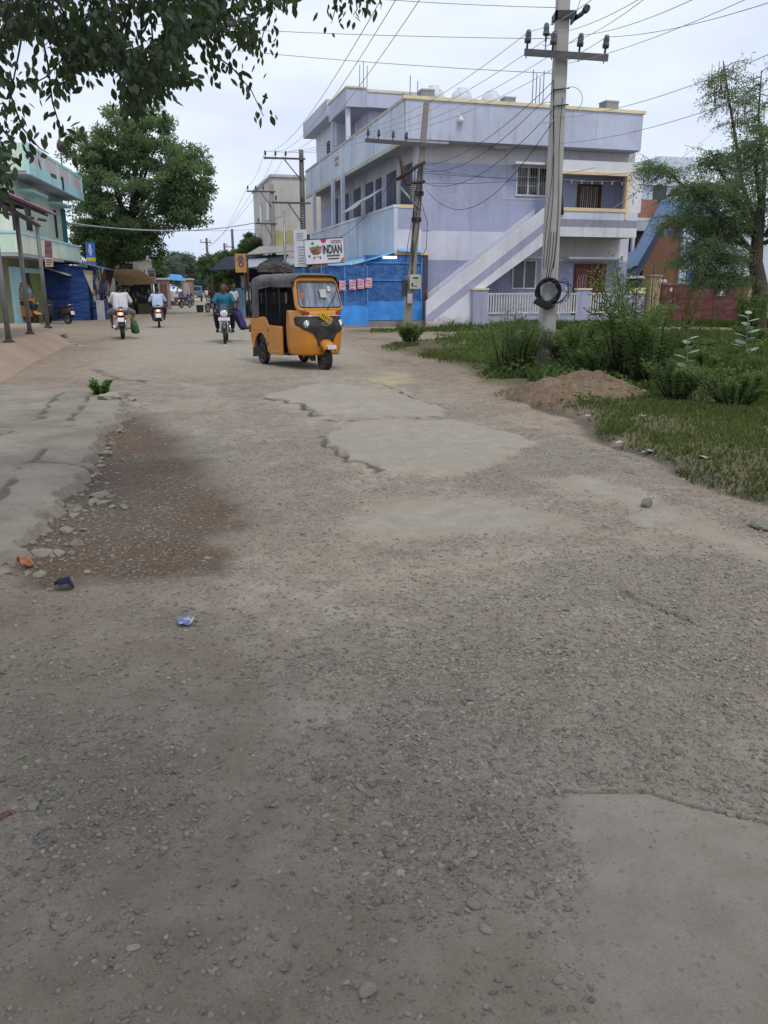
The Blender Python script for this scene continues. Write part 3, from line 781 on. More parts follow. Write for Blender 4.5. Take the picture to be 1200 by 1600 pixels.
# ---------------------------------------------------------------- blue shop under the balcony
shop = thing('corner_shop', 'bright blue corner shop with netted sides and a blue tin awning', 'shop', FB.o, BANG)
BLUE = M('bright_blue_paint', (.05, .30, .80), .6, dust=.15)
BLUEF = M('blue_frame_paint', (.08, .28, .58), .6)
t = NT('dark_blue_net'); p_ = t.coord(); nn = t.noise(p_, 5, 6, .7); n5 = t.noise(p_, 55, 3, .7)
cc = t.mix(t.remap(nn, .3, .7), (.03, .09, .28), (.08, .19, .44)); cc = t.mix(t.remap(n5, .52, .66, 0, .5), cc, (.10, .17, .34))
NET = t.principled(cc, .85, 0, t.bump(t.noise(p_, 2.5, 4, .6), .12), .15)
TIN = M('blue_tin_sheet', (.20, .46, .74), .45, .1, dust=.25)
MB().box(-2.6, .02, -.52, -.44, .25, 1.05).build('lower_wall', BLUE, shop)
MB().box(-4.6, -2.6, -1.08, -1.0, 0, .88).box(-2.64, -2.56, -1.0, -.5, 0, .88).box(-4.6, -4.5, -1.0, 6, 0, .88).build('counter', BLUE, shop)
MB().box(-2.6, .0, -.49, -.47, 1.05, 2.95).build('net_panel', NET, shop, sep=True)
MB().box(-4.6, -2.6, -1.04, -1.02, .88, 2.5).box(-4.56, -4.54, -1.0, 6, .88, 2.5).build('net_panel', NET, shop, sep=True)
fr = MB()
for a in (-2.58, -.04): fr.box(a - .03, a + .03, -.55, -.5, .2, 2.9)
for a in (-4.58, -3.6, -2.62): fr.box(a - .025, a + .025, -1.1, -1.05, .88, 2.5)
fr.box(-2.6, 0, -.53, -.49, 1.9, 1.95).box(-2.6, 0, -.53, -.49, 2.62, 2.67).box(-4.6, -2.6, -1.09, -1.05, 1.75, 1.79)
for b in (1, 3, 5.5): fr.box(-4.6, -4.55, b - .03, b + .03, 0, 2.5)
fr.build('frame', BLUEF, shop)
MB().box(-2.7, .9, -.9, -.4, -.1, .22).box(-4.3, -2.7, -1.25, -.9, -.1, .08).build('plinth', plaster('stone_plinth', (.27, .25, .23), .5, low=.1), shop, sep=True)
MB().box(.0, .32, -.35, -.02, .2, 3.0).build('dark_corner_strip', M('dark_slate_tone', (.07, .075, .12), .7), shop)  # plain dark strip at the wall corner
aw = MB(); nb = 60; b0, b1 = -.65, 9.5; vs = []
for i in range(nb + 1):
    b = b0 + (b1 - b0) * i / nb; o_ = .02 * (1 if i % 2 else -1)
    vs += [(-1.2, b, 3.10 + o_), (-3.05 - .2 * (i / nb), b, 2.58 + o_)]
aw.add(vs, [(2 * i, 2 * i + 1, 2 * i + 3, 2 * i + 2) for i in range(nb)])
aw.build('awning', TIN, shop, solid=.012)
MB().prism([(-1.1, -.62, 3.12), (-1.1, -.40, 3.22), (.0, -.40, 3.22), (.0, -.62, 3.06)], (0, 0, .02)).box(-1.22, -1.16, 0, 9.3, 3.08, 3.34).build('flashing', TIN, shop)
TUBE_E = M('lit_tube', (.9, .95, 1), .4, emit=(.85, .95, 1), estr=6)
for a, b, z in ((-2.95, .2, 2.46), (-1.5, -.62, 2.86)):
    l_ = MB().box(a - .32, a + .32, b - .03, b + .03, z + .04, z + .07).build('tube_light', FRAMEW, shop)
    MB().tube([(a - .3, b, z), (a + .3, b, z)], .028, 8).build('tube', TUBE_E, l_)
# string of pink sachets
PINK = M('pink_sachet_print', (.80, .34, .40), .5, var=.35, vs=14)
PINKW = M('pale_sachet_print', (.60, .50, .55), .5, var=.5, vs=18)
for k, a in enumerate((-4.15, -3.72, -3.28, -2.92, -2.58)):
    z = 1.86 + .04 * k
    o = thing('sachet_strip', ('first', 'second', 'third', 'fourth', 'fifth')[k] + ' from the left of the pink sachet strips hung across the blue shop net', 'sachet strip', FB.w(a, -1.16, z), BANG, 'pink sachet strips hung on the blue shop')
    m = MB(); vs = []
    for j in range(6): vs += [(-.14, .02 * math.sin(j * 1.3 + k), -.08 * j), (.14, -.02 * math.sin(j * 1.1 + k), -.08 * j)]
    m.add(vs, [(2 * j, 2 * j + 1, 2 * j + 3, 2 * j + 2) for j in range(5)]); m.build('sachets', PINK, o)
    mm = MB()
    for j in range(3): mm.box(-.09 + .02 * (j % 2), .08, -.028, -.024, -.34 + j * .12, -.29 + j * .12)
    mm.build('print', PINKW if k != 4 else M('white_print', (.6, .55, .5), .6), o)
    MB().tube([(0, 0, 0), (0, .04, .3)], .006, 4).build('hook', DKIRON, o)

# short concrete stub post standing by the plinth
o = thing('stub_post', 'short weathered concrete post beside the leaning pole', 'post', FB.w(-1.0, -1.55, 0), BANG)
MB().tube([(0, 0, -.1), (.02, 0, 1.35)], [.15, .14], 4, smooth=False).build('shaft', CONC, o); MB().box(-.11, .13, -.11, .11, 1.345, 1.38).build('cap', CONC, o, sep=True)

# ---------------------------------------------------------------- the shop sign
SIGNW = M('white_sign_board', (.66, .67, .70), .55, var=.06)
INK = M('dark_sign_ink', (.03, .03, .05), .6, bump=0)
def sign_pos(px, py, Y): return at(px, py, Y)
c_ = at(506.5, 392.5, 34.6)
sg = thing('shop_sign', 'white landscape shop sign reading INDIAN with a bowl of food', 'sign', c_, R(-4))
sg.rotation_euler = (0, R(-3.2), R(-4))
Wd, Hd = 1.60, .98
MB().box(-Wd / 2, Wd / 2, 0, .05, -Hd / 2, Hd / 2).build('board', SIGNW, sg)
fm = MB()
for z in (-Hd / 2, Hd / 2): fm.box(-Wd / 2 - .02, Wd / 2 + .02, -.012, .06, z - .015, z + .015)
fm.box(-Wd / 2 - .02, -Wd / 2, -.012, .06, -Hd / 2, Hd / 2); fm.build('frame', DKIRON, sg)
text_obj('INDIAN', 'lettering', .47, INK, sg, (.34, -.012, .05), squeeze=.50, bold=.012)
tx = MB(); rnd = random.Random(3)
for z, x0, x1, h in ((.385, .30, .74, .035), (.315, .30, .74, .035)):
    x = x0
    while x < x1: w = rnd.uniform(.035, .07); tx.box(x, min(x + w, x1), -.012, -.002, z - h / 2, z + h / 2); x += w + .018
tx.build('small_lettering', M('maroon_print', (.20, .04, .08), .6), sg)
tx = MB()
for z, x0, x1, h in ((-.19, .10, .64, .07), (-.31, .14, .60, .06)):
    x = x0
    while x < x1: w = rnd.uniform(.018, .034); tx.box(x, min(x + w, x1), -.012, -.002, z - h / 2 * rnd.uniform(.7, 1), z + h / 2); x += w + .012
tx.build('small_lettering', INK, sg)
MB().prism([(.13 * math.cos(a), -.010, .475 + .15 * math.sin(a)) for a in np.linspace(math.pi, 2 * math.pi, 14)], (0, .006, 0)).build('logo', M('magenta_print', (.50, .03, .20), .6), sg)
MB().prism([(-.60, -.008, .18), (-.10, -.008, .20), (-.14, -.008, -.05), (-.24, -.008, -.12), (-.46, -.008, -.12), (-.55, -.008, -.02)], (0, .006, 0)).build('bowl', M('brown_food_print', (.22, .09, .07), .6, var=.5, vs=12), sg)
MB().prism([(-.22, -.011, .17), (-.12, -.011, .13), (-.14, -.011, -.03), (-.30, -.011, -.02)], (0, .002, 0)).prism([(-.58, -.011, .16), (-.48, -.011, .16), (-.50, -.011, .02)], (0, .002, 0)).build('food', M('orange_food_print', (.50, .16, .08), .6), sg)
MB().prism([(-.50, -.013, .13), (-.42, -.013, .22), (-.34, -.013, .17), (-.28, -.013, .26), (-.18, -.013, .20), (-.24, -.013, .12), (-.40, -.013, .07)], (0, .003, 0)).lathe([(0, 0), (.06, 0)], (-.46, -.012, .33), 'y', 12).build('leaf_print', M('green_print', (.10, .28, .12), .6, var=.4, vs=10), sg)
MB().lathe([(0, 0), (.045, 0)], (-.62, -.006, -.16), 'y', 12).box(-.46, -.41, -.01, -.004, -.30, -.22).box(-.20, -.15, -.01, -.004, -.29, -.19).box(-.46, -.2, -.01, -.004, -.215, -.20).build('print', INK, sg)
MB().prism([(.80, -.008, -.49), (.80, -.008, -.27), (.71, -.008, -.31), (.65, -.008, -.40), (.64, -.008, -.49)], (0, .006, 0)).build('corner_print', M('orange_print', (.60, .16, .05), .6), sg)
MB().box(-.55, .1, .0, .05, -.66, -.50).build('batten', M('brown_timber', (.16, .10, .06), .9), sg)
MB().tube([(.0, .06, -1.0), (.0, .06, -.4)], .03, 8).tube([(-.72, .06, -1.0), (-.72, .06, -.4)], .03, 8).build('stand', DKIRON, sg, sep=True)
c_ = at(469, 388, 35.2)
s2 = thing('notice_board', 'tall white board with lines of print, left of the INDIAN sign', 'sign', c_, R(-38))
MB().box(-.36, .36, 0, .04, -.74, .74).build('board', SIGNW, s2)
tx = MB()
for k in range(7): tx.box(-.14, .24 - .03 * (k % 3), -.008, -.002, .02 - k * .11, .07 - k * .11)
for k in range(5): tx.box(-.2, .22 - .05 * (k % 2), -.008, -.002, .30 + k * .07, .33 + k * .07)
tx.build('print', M('grey_print', (.34, .35, .40), .7), s2)
MB().tube([(.3, .06, -1.6), (.3, .06, .5)], .03, 8).build('stand', DKIRON, s2, sep=True)

# ---------------------------------------------------------------- cream building further up the street
cb = thing('plain_building', 'tall plain cream building with stained walls behind the purple building', 'building', FB.w(-2.2, 28, 0), BANG)
MB().box(-.0, 8, 0, 11, -.3, 9.5).build('wall', plaster('stained_cream', (.56, .53, .49), .5), cb)
MB().box(-.12, 8, -.12, 11.1, 9.5, 9.68).build('coping', GREYW, cb, sep=True)
for z in (3.4, 6.6):
    for b in (1.5, 5.5): 
        f = MB().box(-.06, -.004, b, b + 1.1, z, z + 1.5).build('window', GREYW, cb); MB().box(-.07, -.06, b + .1, b + 1.0, z + .1, z + 1.4).build('pane', GLASSD, f)
MB().box(.3, 1.5, -.05, -.004, .2, 3.2).build('shutter', M('dull_shutter', (.12, .11, .10), .8), cb)
MB().box(.1, 2.2, -.06, -.004, 4.6, 5.8).build('window', M('yellowed_panel', (.46, .42, .22), .8), cb)
# ---------------------------------------------------------------- vehicle paints
ORANGE = M('orange_body_paint', (.56, .205, .012), .38, spec=.5, coat=.25, var=.10, vs=1.5, bump=0, dust=.28, dustcol=(.36, .24, .12))
YELGREEN = M('green_body_paint', (.16, .30, .10), .45, coat=.2, bump=0, dust=.25)
VINYL = M('black_canopy_vinyl', (.075, .076, .078), .6, var=.35, bump=.006, bs=9, dust=.5, dustcol=(.20, .19, .175))
BLACKP = M('black_plastic', (.018, .018, .02), .45, bump=.0008, dust=.15)
RUBBER = M('tyre_rubber', (.022, .022, .023), .85, bump=.003, bs=60, dust=.35, dustcol=(.14, .12, .10))
CHROME = M('chrome', (.55, .56, .58), .18, .9, bump=0)
ALLOY = M('grey_alloy', (.28, .28, .29), .4, .7)
LENS = M('headlamp_lens', (.62, .64, .66), .12, .3, spec=.8, bump=0)
AMBER = M('amber_red_lens', (.22, .035, .015), .25, spec=.6, bump=0)
YPLATE = M('yellow_number_plate', (.62, .40, .03), .5, bump=0)
WPLATE = M('white_number_plate', (.70, .70, .70), .5, bump=0)
INTER = M('dark_cabin', (.02, .022, .028), .9)
SEATM = M('dark_seat_vinyl', (.022, .022, .026), .55)
t = NT('glare_tinted_windscreen'); nn = t.noise(t.coord((3, 1, .7)), 2.2, 4, .6)
pr = t.principled(t.mix(t.remap(nn, .3, .7), (.10, .115, .14), (.34, .37, .42)), .12, 0, None, .7, alpha=.80)  # grey reflected glare is mixed into the glass colour
SCREEN = t.m
TAIL_ON = M('lit_tail_lamp', (.6, .02, .01), .3, emit=(1, .07, .03), estr=5, bump=0)
TAIL_C = M('lit_tail_core', (1, .5, .3), .3, emit=(1, .45, .25), estr=9, bump=0)

def wheel(parent, name, c, r, w, rim=None, hub=.45, spokes=6):
    """tyre ring on the x axis with rim and hub as its parts"""
    prof = []
    for k in range(13):
        a = 2 * math.pi * k / 12
        prof.append((r - w * .42 + w * .42 * math.cos(a) if abs(math.cos(a)) > .0 else r - w * .42, w / 2 * math.sin(a)))
    prof = [(r * .70, -w * .42), (r * .86, -w * .5), (r * .95, -w * .46), (r * .99, -w * .3), (r, -w * .1), (r, w * .1), (r * .99, w * .3), (r * .95, w * .46), (r * .86, w * .5), (r * .70, w * .42), (r * .70, -w * .42)]
    o = bpy.data.objects.new(name, None); COL.objects.link(o); o.parent = parent; o.location = c; o.empty_display_size = .1
    tr = MB().lathe(prof, axis='x', n=28)
    for k in range(28):   # tread blocks
        a = 2 * math.pi * k / 28
        for sx in (-1, 1): tr.rbox((sx * w * .2, math.cos(a) * r * 1.0, math.sin(a) * r * 1.0), (w * .3, r * .09, r * .035), (a + math.pi / 2, 0, 0))
    tr.build('tyre', RUBBER, o)
    m = MB().lathe([(r * .72, -w * .36), (r * .66, -w * .36), (r * .64, -w * .1), (r * .64, w * .1), (r * .66, w * .36), (r * .72, w * .36)], axis='x', n=24)
    m.lathe([(0, -w * .5), (r * .17, -w * .45), (r * .17, w * .45), (0, w * .5)], axis='x', n=14)
    for k in range(spokes):
        a = 2 * math.pi * k / spokes
        m.rbox((0, math.cos(a) * r * .4, math.sin(a) * r * .4), (w * .32, r * .55, r * .13), (a, 0, 0))
    m.build('rim', rim or ALLOY, o)
    return o

# ---------------------------------------------------------------- autorickshaw (faces -y, front wheel under the nose)
def lerp(a, b, t_): return a + (b - a) * t_
def pwl(x, pts):
    for (x0, y0), (x1, y1) in zip(pts, pts[1:]):
        if x <= x1: return y0 + (y1 - y0) * max(0, (x - x0)) / (x1 - x0)
    return pts[-1][1]
def spl(x, pts):
    for (x0, y0), (x1, y1) in zip(pts, pts[1:]):
        if x <= x1:
            u = max(0, (x - x0) / (x1 - x0)); u = u * u * (3 - 2 * u); return y0 + (y1 - y0) * u
    return pts[-1][1]

def cowl_w(z): return spl(z, [(.28, .56), (.45, .60), (.75, .615), (1.02, .60), (1.10, .585)])
def cowl_f(z): return spl(z, [(.28, -1.02), (.50, -1.05), (.80, -1.06), (1.02, -1.00), (1.10, -.965)])
def cowl_y(x, z):
    w = cowl_w(z); f = cowl_f(z); u = min(1, abs(x) / w)
    return f + .10 * u * u + .34 * max(0, (u - .62) / .38) ** 2.6

def make_auto(body, label, group=None, two_tone=None):
    A = thing('autorickshaw', label, 'autorickshaw', group=group)
    # nose
    rings = []
    for k in range(17):
        z = .28 + .82 * k / 16; w = cowl_w(z); ring = []
        for j in range(33):
            u = math.sin((j / 16 - 1) * math.pi / 2); x = u * w; ring.append((x, cowl_y(x, z), z))
        ring = [(-w, -.42, z)] + ring + [(w, -.42, z)]
        rings.append(ring)
    MB().loft(rings, closed=False).build('front_cowl', body, A, solid=.02)
    # black mask with lamps let into it
    def mask_w(z): return spl(z, [(.46, .19), (.56, .215), (.66, .28), (.78, .53), (.84, .585), (.95, .58), (.99, .56)])
    rings = []
    for k in range(34):
        z = .46 + .53 * k / 33; w = mask_w(z)
        rings.append([(w * (j / 12 - 1), cowl_y(w * (j / 12 - 1), z) - .024, z) for j in range(25)])
    mk = MB().loft(rings, closed=False).build('front_mask', BLACKP, A, solid=.012)
    MB().tube([(x, cowl_y(x, 1.0) - .034, 1.0) for x in np.linspace(-.53, .53, 21)], .010, 6).build('chrome_strip', CHROME, mk)
    bd = MB().tube([(.10 * math.cos(q), cowl_y(0, .86) - .034, .855 + .022 * math.sin(q)) for q in np.linspace(0, 6.283, 17)], .005, 5)
    bd.box(-.05, .05, cowl_y(0, .86) - .038, cowl_y(0, .86) - .028, .847, .863); bd.build('badge', CHROME, mk)
    for sx in (-1, 1):
        x = sx * .435; y = cowl_y(x, .855)
        h = MB().lathe([(.064, -.018), (.076, -.012), (.076, .03)], (x, y - .024, .855), 'y', 20).build('headlamp', CHROME, A)
        h.rotation_euler = (0, 0, 0)
        MB().sphere((x, y - .026, .855), (.064, .022, .064), 16, 8).build('lens', LENS, h)
        MB().sphere((x, y - .046, .838), (.032, .012, .032), 10, 6).build('bulb', M('bright_reflector', (.85, .87, .9), .1, .8, bump=0) if 'bright_reflector' not in bpy.data.materials else bpy.data.materials['bright_reflector'], h)
        x = sx * .43; y = cowl_y(x, 1.05)
        MB().rbox((x, y - .012, 1.05), (.17, .03, .065), (0, 0, sx * .42)).build('turn_signal', AMBER, A, bevel=.01)
    pl = MB().rbox((.02, cowl_y(0, .97) - .06, .965), (.32, .012, .12), (0, R(26), 0)).build('number_plate', YPLATE, A)
    ch = MB()
    for k in range(6): ch.rbox((.02 + math.cos(R(-26)) * (-.115 + k * .046), cowl_y(0, .97) - .068, .965 + math.sin(R(-26)) * (-.115 + k * .046)), (.018, .004, .07), (0, R(26), 0))
    ch.build('plate_marks', M('plate_black', (.06, .045, .02), .6, bump=0) if 'plate_black' not in bpy.data.materials else bpy.data.materials['plate_black'], pl)
    # windscreen frame on its raked plane
    def wp(x, z, off=0):
        u = (z - 1.08) / .62; return (x, -.97 + .26 * u + off + .05 * (abs(x) / .58) ** 2 + .10 * max(0, abs(x) / .58 - .8) ** 1.5, z)
    def outline(w0, w1, z0, z1, r, n=6):
        pts = []
        for cx_, cz_, a0 in ((1, 1, 0), (-1, 1, 90), (-1, -1, 180), (1, -1, 270)):
            for k in range(n + 1):
                a = R(a0 + 90 * k / n); z = (z1 - r if cz_ > 0 else z0 + r) + r * math.sin(a)
                w = lerp(w0, w1, (z - z0) / (z1 - z0)); pts.append((cx_ * (w - r) + r * math.cos(a), z))
        return pts
    o_ = outline(.598, .545, 1.08, 1.715, .10); i_ = outline(.562, .512, 1.150, 1.625, .07)
    m = MB().loft([[wp(x, z, .10) for x, z in o_], [wp(x, z) for x, z in o_], [wp(x, z, -.006) for x, z in i_], [wp(x, z, .03) for x, z in i_]])
    m.build('windscreen_frame', body, A)
    i2 = outline(.545, .495, 1.167, 1.608, .06)
    MB().loft([[wp(x, z, -.012) for x, z in i_], [wp(x, z, -.020) for x, z in outline(.554, .504, 1.158, 1.617, .065)], [wp(x, z, -.002) for x, z in i2]]).build('screen_rubber', BLACKP, A)
    MB().poly([wp(x, z, .002) for x, z in i_]).build('windscreen', SCREEN, A)
    MB().lathe([(0, 0), (.062, 0)], (-.44, wp(-.44, 1.38, -.006)[1], 1.37), 'y', 18).build('sticker', M('red_round_sticker', (.52, .16, .09), .5, var=.5, vs=22) if 'red_round_sticker' not in bpy.data.materials else bpy.data.materials['red_round_sticker'], A, label='round orange red sticker')
    MB().poly([wp(x, z, -.006) for x, z in ((.02, 1.335), (.20, 1.335), (.20, 1.485), (.02, 1.485))]).build('sticker', M('pale_paper', (.42, .45, .42), .7) if 'pale_paper' not in bpy.data.materials else bpy.data.materials['pale_paper'], A, label='pale square paper sticker')
    MB().poly([wp(x, z, -.006) for x, z in ((.235, 1.45), (.325, 1.45), (.325, 1.54), (.235, 1.54))]).build('sticker', PINKW, A, label='small pink sticker')
    MB().tube([wp(.12, 1.125, -.03), wp(.22, 1.22, -.035), wp(.43, 1.40, -.03)], [.012, .008, .006], 6).tube([wp(.30, 1.235, -.03), wp(.50, 1.50, -.03)], .006, 5).build('wiper', BLACKP, A)
    # canopy: arches lofted front to rear
    def arch(y, w, zlow, ztop, n=20, sq=.42):
        pts = []
        for k in range(n + 1):
            a = math.pi * k / n; c_, s_ = math.cos(a), math.sin(a)
            pts.append((w * math.copysign(abs(c_) ** sq, c_), y, zlow + (ztop - zlow) * abs(s_) ** .55))
        return pts
    rs = [arch(-.735, .56, 1.60, 1.735), arch(-.70, .575, 1.60, 1.75), arch(-.45, .605, 1.56, 1.775), arch(-.1, .625, 1.54, 1.775), arch(.0, .628, 1.54, 1.765), arch(.45, .632, 1.54, 1.775), arch(.55, .632, 1.54, 1.765), arch(1.0, .632, 1.54, 1.77), arch(1.18, .625, 1.53, 1.74), arch(1.27, .60, 1.45, 1.66)]
    can = MB().loft(rs, closed=False).build('canopy', VINYL, A, solid=.015)
    # rear quarters and back of the canopy, wrapped around the corner
    zz_ = (.88, 1.0, 1.2, 1.4, 1.56, 1.63)
    for sx in (-1, 1):
        path = [(.80, .637), (1.0, .637), (1.14, .63), (1.24, .58), (1.275, .50), (1.285, .42)]
        MB().loft([[(sx * x, y + (1.6 - z) * .06, z) for y, x in path] for z in zz_], closed=False).build('rear_curtain', VINYL, A, solid=.015)
    MB().loft([[(x, 1.285 + (1.6 - z) * .06, z) for x in (-.42, 0, .42)] for z in (.88, .97, 1.05)], closed=False).build('rear_curtain', VINYL, A, solid=.015)
    MB().loft([[(x, 1.285 + (1.6 - z) * .06, z) for x in (-.42, 0, .42)] for z in (1.42, 1.5, 1.63)], closed=False).build('rear_curtain', VINYL, A, solid=.015)
    bow = MB()
    for y in (-.12, .5):
        for sx in (-1, 1): bow.tube([(sx * .60, y, .8), (sx * .605, y, 1.58)], .014, 6)
    bow.build('canopy_post', BLACKP, A, sep=True)
    fl = MB()
    for sx in (-1, 1): fl.prism([(sx * .63, -.7, 1.62), (sx * .63, .84, 1.62), (sx * .63, .82, 1.48), (sx * .63, .3, 1.53), (sx * .63, -.3, 1.52), (sx * .61, -.72, 1.52)], (sx * .008, 0, 0))
    fl.build('canopy_flap', VINYL, A, sep=True)
    # tub
    for sx in (-1, 1):
        X = sx * .645
        arc = [(.80 + .34 * math.cos(a), .27 + .36 * math.sin(a)) for a in np.linspace(math.pi * .98, math.pi * .05, 10)]
        prof = [(-.24, .24)] + [(.36, .22)] + arc + [(1.20, .30), (1.30, .48), (1.30, .90), (.98, .93), (.62, .955), (.50, .92), (.42, .80), (-.24, .79)]
        MB().prism([(X, y, z) for y, z in prof], (-sx * .05, 0, 0)).build('side_panel', body, A, bevel=.016)
        MB().tube([(X + sx * .004, -.22, .30), (X + sx * .004, .40, .27)], .012, 6).tube([(X + sx * .006, .62, .70), (X + sx * .006, 1.28, .70)], .009, 6).build('side_moulding', body, A, sep=True)
        MB().box(X - .006, X + .006, .39, .42, .40, .46).box(X - .006, X + .006, .39, .42, .66, .72).build('catch', BLACKP, A, sep=True)
        MB().prism([(X - sx * .02, .98, .50), (X - sx * .02, 1.22, .50), (X - sx * .02, 1.26, .12), (X - sx * .02, 1.02, .14)], (-sx * .015, 0, 0)).build('mud_flap', RUBBER, A)
        MB().box(X - .03, X + .03, 1.302, 1.322, .62, .78).build('tail_lamp', AMBER, A)
        MB().prism([(X - sx * .05, .44, .22), (X - sx * .05, .50, .08), (X - sx * .05, .56, .22)], (-sx * .02, 0, 0)).build('side_flap', RUBBER, A)
    MB().box(-.60, .60, 1.26, 1.30, .32, .90).build('rear_panel', body, A, bevel=.015)
    MB().box(-.585, .585, -.42, 1.26, .25, .30).build('floor', INTER, A)
    MB().box(-.57, .57, .50, 1.1, .31, .72).box(-.57, .57, .50, 1.05, .72, .80).build('rear_seat', SEATM, A)
    MB().rbox((0, 1.08, .98), (1.12, .10, .42), (R(-10), 0, 0)).build('seat_back', SEATM, A)
    MB().box(-.42, .42, -.22, .10, .31, .76).box(-.55, .55, -.06, -.02, .76, 1.04).build('driver_seat', SEATM, A)
    MB().box(-.575, .575, -.42, -.40, .3, .75).build('bulkhead', INTER, A)
    hb = MB().tube([(-.36, -.62, 1.10), (-.2, -.66, 1.04), (.2, -.66, 1.04), (.36, -.62, 1.10)], .016, 8).tube([(0, -.66, 1.04), (0, -.84, .5)], .03, 8)
    hb.build('handlebar', BLACKP, A)
    # front wheel, fender, fork
    DRIM = bpy.data.materials.get('dark_steel_rim') or M('dark_steel_rim', (.07, .068, .065), .6, .3, dust=.3)
    wheel(A, 'wheel', (0, -1.02, .215), .215, .16, DRIM)
    fd = []
    for k in range(13):
        a = math.pi * (.20 + .66 * k / 12); r = .32
        c_ = (-math.cos(a), math.sin(a))
        fd.append([(x, -1.02 + c_[0] * (r + bump_) , .215 + c_[1] * (r + bump_)) for x, bump_ in ((-.15, -.08), (-.138, -.01), (-.08, .03), (0, .04), (.08, .03), (.138, -.01), (.15, -.08))])
    fen = MB().loft(fd, closed=False).build('front_fender', body, A, solid=.012)
    MB().rbox((0, -1.312, .44), (.23, .015, .085), (R(-28), 0, 0)).build('fender_badge', M('silver_badge', (.45, .47, .50), .3, .5, bump=.004, bs=50) if 'silver_badge' not in bpy.data.materials else bpy.data.materials['silver_badge'], fen)
    MB().tube([(.10, -.92, .55), (.11, -.98, .25)], .025, 8).tube([(-.10, -.92, .55), (-.11, -.98, .25)], .025, 8).build('fork', BLACKP, A, sep=True)
    MB().rbox((-.22, -.86, .22), (.08, .14, .10)).tube([(-.3, -.7, .26), (-.2, -.9, .2)], .02, 6).build('front_linkage', BLACKP, A, sep=True)
    for sx in (-1, 1): wheel(A, 'wheel', (sx * .56, .80, .215), .215, .125, DRIM)
    MB().tube([(-.5, .80, .215), (.5, .80, .215)], .04, 8).rbox((0, .8, .3), (.5, .5, .18)).build('axle', BLACKP, A)
    return A

auto = make_auto(ORANGE, 'orange yellow autorickshaw with black canopy and dark front mask driving toward the camera', 'autorickshaws')
yaw = R(32); fw = gp(508, 578); SCL = 1.06
auto.scale = (SCL * .80, SCL * .98, SCL * .985); auto.rotation_euler = (0, 0, yaw)
auto.location = (fw.x - math.sin(yaw) * 1.02 * SCL * .98, fw.y + math.cos(yaw) * 1.02 * SCL * .98, zg(fw.x, fw.y) - .004)

